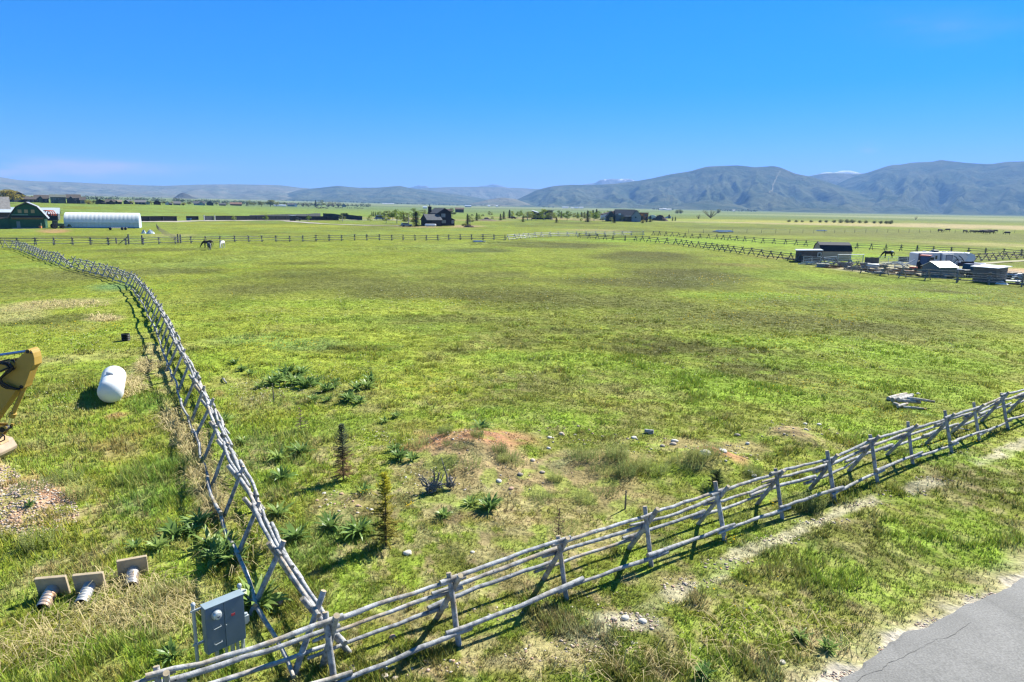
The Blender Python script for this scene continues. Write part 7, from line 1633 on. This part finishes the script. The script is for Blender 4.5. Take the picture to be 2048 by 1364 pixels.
o = MB().lathe([(.16, 0), (.17, .35), (.10, .42), (.05, .5)], 12).build('fuel_can', mat('red_plastic', (.55, .03, .02), .5, .1, 3), loc=at(1717, 536)); tag(o, 'small red fuel can on the ground in the yard', 'can')
t = thing('hay_elevator', 'grey metal hay elevator with a slanting boom behind the yard fence', 'farm machine', at(1800, 538), 0)
P = lambda px, py: tuple(plane_y(px, py, float(at(1800, 538)[1])) - at(1800, 538))
MB().tube([P(1789, 523), P(1803, 530), P(1814, 537)], .07, 6).build('boom', STEEL, t); MB().tube([P(1803, 530), P(1815, 527), P(1830, 519.5)], .08, 6).build('chute', TRIM_W, t); MB().tube([P(1789, 523), P(1790, 538)], .06, 6).build('leg', STEEL, t); MB().tube([P(1814, 528), P(1814, 540)], .06, 6).build('leg', STEEL, t); MB().tube([P(1788, 533), P(1816, 532)], .06, 6).build('beam', STEEL, t)
def logs_heap(label, px, py, n, L, r, m, spread=1.0):
    t = thing('scrap_heap', label, 'scrap heap', at(px, py))
    for k in range(n):
        a = rr.uniform(-.5, .5) + (pi if rr.random() < .5 else 0) + (rr.uniform(-1, 1) if rr.random() < .3 else 0); x, y, z = rr.uniform(-spread, spread), rr.uniform(-.6, .6), rr.uniform(.05, .55); l = L * rr.uniform(.5, 1)
        MB().tube([(x - cos(a) * l / 2, y - sin(a) * l / 2, z * rr.uniform(.4, 1.2)), (x + cos(a) * l / 2, y + sin(a) * l / 2, z)], r * rr.uniform(.6, 1.2), 6).build('pole', m, t)
BRW = wood_mat('brown_scrap', (.14, .085, .06), (.25, .17, .12), (.2, .1, .05), False)
logs_heap('brown heap of old poles in the yard, left of a second brown heap', 1745, 544, 12, 2.2, .10, BRW, 1.4); logs_heap('brown heap of old poles in the yard, right of the silver tank', 1780, 545, 12, 2.2, .10, BRW, 1.4); logs_heap('grey tangle of poles by the rails left of the brown shelter', 1583, 520.5, 12, 2.4, .06, WOOD_FAR, 1.5); logs_heap('low row of brown logs along the front rail of the yard', 1815, 551, 8, 3.0, .12, BRW, 1.8)
for px, py, lab, m_, L in ((1622, 529.5, 'grey scrap poles by the corral in front of the brown shelter', STEEL, 2.2), (1668, 537, 'brown scrap poles at the front rail below the tan shed', BRW, 2.4), (1712, 541, 'grey scrap poles at the front rail left of the brown heaps', WOOD_FAR, 2.6), (1762, 548, 'pale scrap poles by the front rail between the brown heaps', PALE, 2.2), (1808, 543, 'brown scrap poles right of the hay elevator', BRW, 2.0), (1903, 556, 'grey scrap poles by the rail between the two small sheds', WOOD_FAR, 2.2), (2038, 560, 'grey scrap poles at the far right end of the yard', STEEL, 2.0), (1790, 530, 'grey scrap poles behind the hay elevator', STEEL, 2.6)): logs_heap(lab, px, py, 11, L, .07, m_, 1.3)
logs_heap('grey tangle of rails and wheels in front of the tan shed', 1655, 529, 12, 2.4, .05, STEEL, 1.8)
o = heap('pale teal covered heap behind the corral bars in the yard', 1700, 527, 16, 7, mat('teal_cover', (.16, .30, .28), .7, .15, 1), 'covered_heap', 'heap'); o = heap('white sheet covered heap left of the teal one in the yard', 1680, 529, 16, 4.5, TARP, 'covered_heap', 'heap')
p = at(1826, 541.5); t = thing('tiller', 'red farm implement between the hay elevator and the grey shed', 'farm machine', p, face_cam(p)); MB().box((0, 0, .45), (1.1, .5, .35)).build('housing', mat('implement_red', (.45, .05, .03), .5, .1, 2), t, bevel=.05); MB().tube([(-.5, 0, .5), (-.9, 0, .9)], .05, 6).build('handle', BLK, t)
for x in (-.35, .35): MB().lathe([(.25, -.3), (.25, .3)], 12, (x, 0, .25), 'y').build('wheel', BLK, t)
def quad_bike(label, px, py, turn, m):
    p = at(px, py); t = thing('quad_bike', label, 'quad bike', p, face_cam(p) + turn)
    for x in (-.6, .6):
        for y in (-.42, .42): MB().lathe([(.12, -.13), (.30, -.13), (.30, .13), (.12, .13)], 14, (x, y, .30), 'y').build('wheel', BLK, t)
    MB().prism([(-.85, .55), (-.4, .45), (.4, .45), (.85, .6), (.8, .75), (.3, .72), (.1, .62), (-.2, .8), (-.8, .8)], -.32, .32, 'y').build('body', m, t, bevel=.04); MB().prism([(-.75, .81), (-.15, .81), (-.2, .92), (-.7, .92)], -.2, .2, 'y').build('seat', BLK, t)
    MB().tube([(.35, -.35, 1.02), (.3, 0, .98), (.35, .35, 1.02)], .025, 6).build('handlebar', BLK, t); MB().box((.7, 0, .84), (.5, .7, .05)).build('rack', STEEL, t)
for px, py, lab in ((1690, 534, 'stack of grey boards in the yard below the teal heap'), (1705, 538, 'stack of grey boards in the yard left of the red fuel can'), (1730, 535, 'stack of boards in the yard left of the silver tank'), (1762, 535, 'stack of pale boards in the yard right of the silver tank'), (1815, 546, 'stack of boards left of the small grey shed in the yard'), (1900, 546, 'stack of boards right of the small grey shed'), (1995, 552, 'stack of boards right of the log walled shed'), (2040, 553, 'stack of boards at the right end of the yard'), (1645, 535, 'stack of boards by the front rail below the tan shed')):
    p = at(px, py); t = thing('lumber_stack', lab, 'lumber stack', p, face_cam(p) + rr.uniform(-.5, .5), 'stacks of boards in the yard')
    m_ = rr.choice((WOOD_FAR, PALE, BRW, PL)); L = rr.uniform(1.4, 2.6)
    for k in range(rr.randint(3, 6)):
        MB().box((rr.uniform(-.15, .15), rr.uniform(-.1, .1), .08 + .13 * k), (L * rr.uniform(.8, 1.1), rr.uniform(.5, .9), .1), rr.uniform(-.12, .12)).build('board', m_, t)
quad_bike('dark quad bike between the grey shed and the log walled shed, nearer one', 1912, 551.5, .2, mat('quad_black', (.03, .035, .04), .4, .1, 2)); quad_bike('grey quad bike between the grey shed and the log walled shed, farther one', 1922, 547, pi + .3, mat('quad_grey', (.25, .26, .27), .4, .1, 2)); quad_bike('blue white quad bike right of the log walled shed', 2026, 559, .3, mat('quad_blue', (.20, .28, .42), .4, .1, 2))
o = heap('white crumpled tarp behind the rail right of the log walled shed', 2003, 568.5, 26, 7, mat('white_tarp_near', (.62, .65, .68), .6, .08, 1.5), 'tarp_heap', 'tarp'); t = thing('flatbed_trailer', 'white flatbed trailer deck at the right edge of the yard', 'trailer', at(2042, 569.5), face_cam(at(2042, 569.5))); MB().box((0, .4, .42), (3.4, 1.6, .12)).build('deck', mat('white_deck', (.62, .63, .66), .5, .06, 2), t)
for x in (-.4, .5): MB().lathe([(.25, -.75), (.25, .75)], 12, (x, .4, .25), 'y').build('wheel', BLK, t)
t = thing('pallet', 'pale wooden pallet on the gravel right of the log walled shed roof', 'pallet', at(2030, 546.5), face_cam(at(2030, 546.5)))
for k in range(6): MB().box((0, .22 * k, .22), (1.7, .17, .05)).build('slat', mat('pallet_wood', (.42, .33, .22), .9, .15, 4), t)
for x in (-.75, 0, .75): MB().box((x, .55, .1), (.1, 1.3, .16)).build('bearer', mat('pallet_wood', (.42, .33, .22), .9, .15, 4), t)
o = MB().box((0, 0, .3), (.8, .5, .6)).build('storage_box', mat('blue_box', (.20, .34, .42), .5, .08, 2), loc=at(1886, 555)); tag(o, 'small light blue box at the right corner of the small grey shed', 'box')

# ------------------------------------------------------------------ trees and shrubs in the distance
def leaf_cloud(mb, cx, cy, cz, rx, ry, rz_, n, s, R):
    for _ in range(n):
        while True:
            u, v, w = R.uniform(-1, 1), R.uniform(-1, 1), R.uniform(-1, 1)
            q = u * u + v * v + w * w
            if q <= 1: break
        f = 1 if q < .15 else (q ** .5) ** -.35
        x, y, z = cx + u * rx * f, cy + v * ry * f, cz + w * rz_ * f
        a = Vector((R.uniform(-1, 1), R.uniform(-1, 1), R.uniform(-1, 1))).normalized(); b = a.cross(Vector((R.uniform(-1, 1), R.uniform(-1, 1), R.uniform(-1, 1)))).normalized(); k = s * R.uniform(.6, 1.3)
        mb.add([(x + a.x * k, y + a.y * k, z + a.z * k), (x - a.x * k * .4 + b.x * k * .8, y - a.y * k * .4 + b.y * k * .8, z - a.z * k * .4 + b.z * k * .8), (x - a.x * k * .5 - b.x * k * .8, y - a.y * k * .5 - b.y * k * .8, z - a.z * k * .5 - b.z * k * .8)], [(0, 1, 2)])
def proto_tree(kind, seed, m):
    R = random.Random(seed); t = thing(kind, None, None); tr, cr_ = MB(), MB()
    if kind == 'spruce':
        tr.tube([(0, 0, -.03), (0, 0, .5), (0, 0, .97)], [.03, .018, .004], 6)
        for k in range(15):
            f = k / 15; z = .05 + .93 * f; r = .27 * (1 - f) ** .85 + .015
            for j in range(8):
                a = 2 * pi * j / 8 + R.uniform(-.4, .4); L = r * R.uniform(.7, 1.15)
                for q in range(7):
                    u = (q + .6) / 7; w = .042 * (1.15 - u) + .012; dz = -.10 * u * L / .2 + R.uniform(-.012, .012)
                    x, y = cos(a) * L * u, sin(a) * L * u; c = R.uniform(0, 6.28)
                    cr_.add([(x + cos(c) * w, y + sin(c) * w, z + dz), (x + cos(c + 2.1) * w, y + sin(c + 2.1) * w, z + dz + R.uniform(-.02, .02)), (x + cos(c + 4.2) * w * 1.2, y + sin(c + 4.2) * w * 1.2, z + dz - R.uniform(0, .03))], [(0, 1, 2)])
    elif kind == 'aspen':
        tr.tube([(0, 0, -.02), (.01, 0, .5), (0, 0, .95)], [.018, .012, .003], 6)
        for k in range(14):
            z = R.uniform(.22, .92); r = .27 * (1 - abs(z - .5) / .62) ** .8 + .03; a = R.uniform(0, 6.28); q = r * R.uniform(.2, .9); x, y = cos(a) * q, sin(a) * q
            tr.tube([(0, 0, z - .12), (x, y, z)], [.006, .002], 4); leaf_cloud(cr_, x, y, z, .10, .10, .10, 60, .026, R)
    elif kind == 'shrub':
        for k in range(15):
            a = R.uniform(0, 6.28); q = R.uniform(.05, .42); x, y = cos(a) * q, sin(a) * q; h = R.uniform(.22, .75) * (1 - q * .5); tr.tube([(0, 0, 0), (x * .6, y * .6, h * .5), (x, y, h)], [.02, .014, .005], 4); leaf_cloud(cr_, x, y, h, .26, .26, .24, 62, .05, R)
    elif kind == 'bare_willow':
        for k in range(26):
            a = R.uniform(0, 6.28); q = R.uniform(.15, .62); x, y = cos(a) * q, sin(a) * q; h = R.uniform(.6, 1.0) * (1 - q * .35); tr.tube([(0, 0, 0), (x * .45, y * .45, h * .45), (x, y, h)], [.014, .01, .003], 4); leaf_cloud(cr_, x * .95, y * .95, h * .92, .10, .10, .12, 16, .018, R)
    else:                                               # broad tree
        tr.tube([(0, 0, -.02), (0, 0, .25), (.02, 0, .5)], [.035, .026, .016], 7)
        for k in range(15):
            a = R.uniform(0, 6.28); q = R.uniform(.05, .34); x, y, z = cos(a) * q, sin(a) * q, R.uniform(.3, .84); q2 = (1 - abs(z - .55) * 1.2)
            x *= q2 + .25; y *= q2 + .25; tr.tube([(0, 0, .25), (x, y, z)], [.012, .003], 4); leaf_cloud(cr_, x, y, z, .15, .15, .14, 130, .032, R)
    tr.build('stems' if kind in ('shrub', 'bare_willow') else 'trunk', BARKP if kind == 'aspen' else BARK, t, fix=False); cr_.build('crown', m, t, fix=False)
    return t
BARKP = mat('pale_bark', (.42, .40, .36), .8, .2, 5)
L_ASP = leaf_mat('aspen_leaf', col=(.20, .27, .035), trans=.45, up=.4); L_ASP2 = leaf_mat('olive_leaf', col=(.155, .18, .045), trans=.4, up=.4); L_SPR = leaf_mat('spruce_needles', col=(.032, .052, .034), trans=.12, up=.3); L_SPB = leaf_mat('brown_spruce_needles', col=(.075, .05, .03), trans=.12); L_BUSH = leaf_mat('willow_leaf', col=(.23, .255, .115), trans=.35, up=.4); L_BARE = leaf_mat('budding_twigs', col=(.21, .205, .10), trans=.3, up=.4); L_YEL = leaf_mat('yellow_bush', col=(.23, .22, .05), trans=.4, up=.4); L_DEEP = leaf_mat('deep_leaf', col=(.075, .10, .04), trans=.3, up=.4)
PR = {}
for k_, (kd, m_, sd) in {'aspen': ('aspen', L_ASP, 1), 'aspen_b': ('aspen', L_ASP, 2), 'olive': ('aspen', L_ASP2, 3), 'spruce': ('spruce', L_SPR, 4), 'spruce_b': ('spruce', L_SPR, 5), 'spruce_brown': ('spruce', L_SPB, 6), 'shrub': ('shrub', L_BUSH, 7), 'yshrub': ('shrub', L_YEL, 8), 'dshrub': ('shrub', L_DEEP, 9), 'bare': ('bare_willow', L_BARE, 10), 'broad': ('broad_tree', L_YEL, 11), 'broad_g': ('broad_tree', L_BUSH, 12)}.items(): PR[k_] = proto_tree(kd, sd, m_)
_used = set()
def tree(kind, px, ytop, ybase, label, group, wide=1.0, cat=None, dist=None):
    p = at(px, ybase) if dist is None else at_d(px, dist)
    s = (ybase - ytop) / ppm(p)
    if kind in _used: o = copy_tree(PR[kind])
    else: o = PR[kind]; _used.add(kind)
    o.location = [float(v) for v in p]; wide *= {'spruce': 1.5, 'spruce_b': 1.5, 'spruce_brown': 1.5, 'shrub': 1.7, 'bare': 1.5}.get(kind, 1.6); o.scale = (s * wide * rr.uniform(.93, 1.07), s * wide * rr.uniform(.93, 1.07), s); o.rotation_euler = (0, 0, rr.uniform(0, 6.28))
    return tag(o, label, cat or ('shrub' if 'shrub' in kind or kind == 'bare' else 'tree'), group)
ORD = ['first', 'second', 'third', 'fourth', 'fifth', 'sixth', 'seventh', 'eighth', 'ninth', 'tenth', 'eleventh', 'twelfth', 'thirteenth', 'fourteenth', 'fifteenth', 'sixteenth', 'seventeenth', 'eighteenth', 'nineteenth', 'twentieth', 'twenty first', 'twenty second', 'twenty third', 'twenty fourth', 'twenty fifth', 'twenty sixth']
def row(kind_list, fmt, group, wide=1.0):
    for i, it in enumerate(sorted(kind_list, key=lambda q: q[1])): tree(it[0], it[1], it[2], it[3], fmt % ORD[i], group, it[4] if len(it) > 4 else wide)
row([('spruce', 953.4, 425, 441), ('spruce_b', 1001, 427, 440.5), ('spruce', 1007.5, 422, 438.5), ('spruce_b', 1019, 419, 436.5), ('spruce', 1046, 430, 444), ('spruce_b', 1155, 424, 436.5), ('spruce', 1162.6, 423, 434.5), ('spruce_b', 1169, 423, 436.5), ('spruce', 1175, 420, 444), ('spruce_b', 1185.6, 419, 435.5), ('spruce', 1192.6, 417.4, 437.5)], 'dark green spruce, %s of those between the black and the grey gabled house', 'spruces in the middle distance')
row([('spruce_brown', 1113, 434, 445.5, 1.2), ('spruce_brown', 1122.6, 422, 436.5)], 'brownish half dead spruce right of the modern house, %s of two', 'brown spruces')
row([('aspen', 959, 427, 441.5), ('olive', 980, 422, 432.5, 1.3), ('olive', 985, 432, 439.5), ('aspen_b', 1024, 422, 435.5), ('aspen', 1035.6, 421, 436.5, 1.2), ('aspen_b', 1041.5, 421, 434.5), ('olive', 1055, 422, 440.6, 1.5), ('aspen', 1063, 421, 440.6, 1.1), ('olive', 1072, 424, 440.6, 1.4), ('aspen_b', 1087.7, 418, 440.6, 1.25), ('olive', 1100, 423, 440.6), ('olive', 1104, 424, 440.6, 1.3), ('aspen', 1110, 423, 437.5), ('aspen_b', 1117, 421, 436.5, 1.1), ('aspen', 1129.6, 424, 437, 1.2), ('aspen_b', 1134, 422, 441), ('olive', 1140, 424, 435.5), ('aspen', 1161.5, 435, 444), ('aspen_b', 1096, 425, 438), ('olive', 1148, 425, 438), ('aspen', 1158, 425, 439), ('olive', 1166, 424, 438), ('aspen_b', 1180, 422, 437, 1.3), ('aspen', 1188, 421, 442, 1.1), ('aspen_b', 1198, 422, 438.5, 1.3)], 'young yellow green aspen, %s from the left, between lawn berm and grey house', 'aspens in the middle distance')
row([('olive', 1205, 433, 443, 1.3), ('olive', 1223, 434, 445), ('spruce', 1228.6, 431, 445.6, 1.0), ('olive', 1243.6, 433, 443, 1.2), ('olive', 1259, 432.5, 443, 1.2), ('olive', 1270.5, 434, 443.5)], 'small tree against the front of the grey gabled house, %s from the left', 'small trees in front of the grey gabled house')
row([('aspen', 1214, 419.5, 437), ('aspen_b', 1240, 418, 436), ('aspen', 1258, 417, 435), ('olive', 1273, 420, 436)], 'green tree top behind the roofs of the grey gabled house, %s from the left', 'trees behind the grey gabled house')
row([('spruce', 1284, 431, 441.5, 1.2), ('spruce_b', 1292.5, 433, 444.5, 1.1), ('spruce', 1300, 430, 443.5, 1.4)], 'dark spruce by the brown unfinished house, %s of three from the left', 'spruces by the unfinished house'); row([('spruce', 1345, 433, 441.5), ('spruce_b', 1350.5, 433, 441.5)], 'narrow dark spruce right of the soil pile, %s of two from the left', 'two spruces right of the soil pile'); tree('yshrub', 1286, 438.5, 446.5, 'yellow green shrub at the right front corner of the grey gabled house', None, .8)
row([('spruce', 744, 422.5, 432.8, .8), ('spruce_b', 747.5, 422.5, 432.8, .8), ('spruce', 751, 423, 432.8, .8), ('spruce_b', 754.5, 423, 432.8, .8), ('spruce', 758, 423, 432.8, .8)], 'narrow spruce in the tight row behind the pale truck, %s from the left', 'tight row of small spruces')
row([('aspen', 761, 421, 436), ('olive', 769, 421.5, 440, 1.3), ('olive', 778, 421, 440, 1.3), ('olive', 786, 420.5, 440, 1.3), ('aspen', 793.7, 415, 447, .9)], 'tall leafy young tree right of the tight spruce row, %s from the left', 'young trees left of the black house'); row([('spruce', 802, 423, 438.5), ('spruce_b', 807, 423.5, 438.5)], 'dark spruce left of the bushy tree by the black house, %s of two', 'two spruces left of the black house')
tree('olive', 817, 424, 452, 'bushy olive green tree left of the big spruce at the black house', None, 1.4); tree('aspen_b', 827, 416.5, 436, 'bright green tree top behind the big spruce at the black house', None, 1.3); tree('spruce_b', 832.4, 421.5, 452.6, 'big dark spruce at the left corner of the black house garage', None, 1.15); tree('olive', 848, 419, 436, 'pale green tree behind the garage roof of the black house', None, 1.5); tree('aspen', 838, 420, 436, 'yellow green tree behind the big spruce and garage', None, 1.3)
tree('olive', 905, 415.5, 433.5, 'thin dark tree behind the right eave of the black house', None, .8); tree('spruce', 935, 426.5, 449, 'narrow spruce right of the black house, taller of a pair', None, .8); tree('olive', 940.3, 430, 449, 'greenish narrow tree touching the narrow spruce right of the black house', None, .8); tree('yshrub', 931, 446, 452, 'small shrub on the bed right of the black house, right of another', None, .7); tree('dshrub', 925.5, 446.5, 452, 'small shrub on the bed right of the black house, left of another', None, .6)
row([('aspen', 469.8, 430.5, 442.5, 1.2), ('aspen_b', 532.3, 430, 442.5, 1.2), ('aspen', 615.3, 428.5, 443, 1.1), ('olive', 685, 428.5, 443, 1.1), ('aspen_b', 740, 429.5, 444.5, 1.0), ('aspen', 772.6, 427.5, 446.5, .9)], 'slender young tree in front of the black screen fence, %s from the left', 'young trees along the lane')
row([('dshrub', 684 + k * 2.1, 425.5, 431.5, .6) for k in range(6)], 'small bush peeping over the right side of the screened yard, %s from the left', 'bushes behind the screened yard')
tree('bare', 1421, 416.5, 436, 'big bare branched willow alone in the far meadow', None, .95); tree('shrub', 1355, 419, 427, 'pale rounded bush, left one of a pair in the far meadow', None, .8); tree('shrub', 1361, 418.5, 427, 'pale rounded bush, right one of a pair in the far meadow', None, .8); tree('bare', 1396.6, 427, 438, 'small bare forked tree left of the big bare willow', None, .5); tree('shrub', 1437, 417.5, 426.5, 'pale bush just behind the big bare willow on its right', None, .7); tree('bare', 1831, 432, 440, 'small bare tree alone on the far plain at the right', None, .6)
row([('shrub', x, b - h, b, 1.0) for x, h, b in ((1578, 5, 444), (1592, 5, 444.5), (1604, 4.5, 444.5), (1622, 5, 444.8), (1640, 5.5, 445), (1652, 5, 445), (1668, 6, 445.5), (1682, 8, 446), (1694, 8, 446), (1705, 7.5, 446), (1719, 6, 446.3), (1732, 6, 446.5), (1748, 6, 447), (1761, 6.5, 447.3), (1772, 6.5, 447.5), (1781, 8, 447.8))], 'round grey green willow bush, %s from the left on the far plain', 'willow bushes on the far plain')
tree('broad', 8, 377.5, 407, 'big rounded yellow green tree behind the old barn at the far left', None, 1.7); tree('yshrub', 177, 398, 408.5, 'yellow green bush right of the tan garage', None, .8); tree('yshrub', 367, 404, 410.8, 'yellow brown tree between the grey roofed and blue grey houses', None, .9); tree('spruce', 195, 393.5, 408.5, 'narrow dark spruce behind the maroon house', None, .8); tree('spruce_brown', 494, 403, 412, 'dark brownish spruce at the right end of the distant houses', None, 1.1); tree('olive', 498.5, 400, 412, 'tall pale tree beside the dark brownish spruce', None, .9)
row([('broad_g', 523, 402, 413, .9), ('broad_g', 541, 398.5, 413, 1.1), ('broad_g', 553, 403, 413, .8), ('broad_g', 568, 403.5, 412.5, .8)], 'rounded tree near the long low white shed, %s from the left', 'trees near the low white shed')
row([('bare', 606, 403, 413.5, .9), ('bare', 617, 403.5, 413.5, .9), ('olive', 643.5, 399.5, 414, 1.2), ('bare', 656, 401, 414, .9), ('bare', 667, 402, 414, .8), ('bare', 677, 401.5, 414, .8)], 'budding tree beyond the field with cattle, %s from the left', 'budding trees beyond the cattle'); tree('spruce', 631.5, 399.8, 414, 'dark pointed spruce between budding trees beyond the field', None, 1.0)
row([('broad_g', 63, 391, 402.5, 1.0), ('broad_g', 77, 390, 402, 1.0), ('dshrub', 29, 385, 402, .8), ('dshrub', 44, 386, 402, .8)], 'bushy tree behind the roofs on the rise, %s from the left', 'trees behind the row on the rise')
row([('broad_g', 186, 400, 408, 1.2), ('broad_g', 207, 399, 407, 1.0), ('broad_g', 262, 401, 408.5, 1.2), ('broad_g', 303, 402, 409, 1.0), ('broad_g', 326, 402, 409, 1.2), ('broad_g', 344, 402.5, 409.5, 1.0), ('broad_g', 378, 403, 410, 1.2), ('broad_g', 433, 404, 410.5, 1.1), ('broad_g', 454, 404.5, 411, 1.1), ('broad_g', 508, 404, 412, 1.3)], 'grey green tree between the distant houses, %s from the left', 'trees between the distant houses')
# hazy tree line of the town behind, one mass
def tree_belt():
    R = random.Random(5); mb = MB()
    for k in range(300):
        px = R.uniform(120, 740); p = at_d(px, R.uniform(1500, 2300)); h = R.uniform(4, 9); leaf_cloud(mb, p[0], p[1], p[2] + h * .5, h * .8, h * .8, h * .5, 26, 1.1, R)
    for (a, b, d0, n) in ((1305, 1350, 3450, 26), (1440, 1520, 3600, 40), (780, 1000, 4300, 90), (560, 800, 4800, 90), (1085, 1110, 3700, 5)):
        for k in range(n):
            p = at_d(R.uniform(a, b), d0 + R.uniform(-150, 250)); h = R.uniform(6, 13); leaf_cloud(mb, p[0], p[1], p[2] + h * .5, h * .6, h * .6, h * .5, 12, 2.2, R)
    o = mb.build('tree_belt', leaf_mat('far_wood', col=(.075, .09, .045), trans=.25), fix=False); tag(o, 'hazy line of trees of the town and farms at the foot of the hills', 'tree belt', kind='stuff')
tree_belt()
for k_, o in PR.items():
    if k_ not in _used:
        for c in list(o.children): bpy.data.objects.remove(c)
        bpy.data.objects.remove(o)
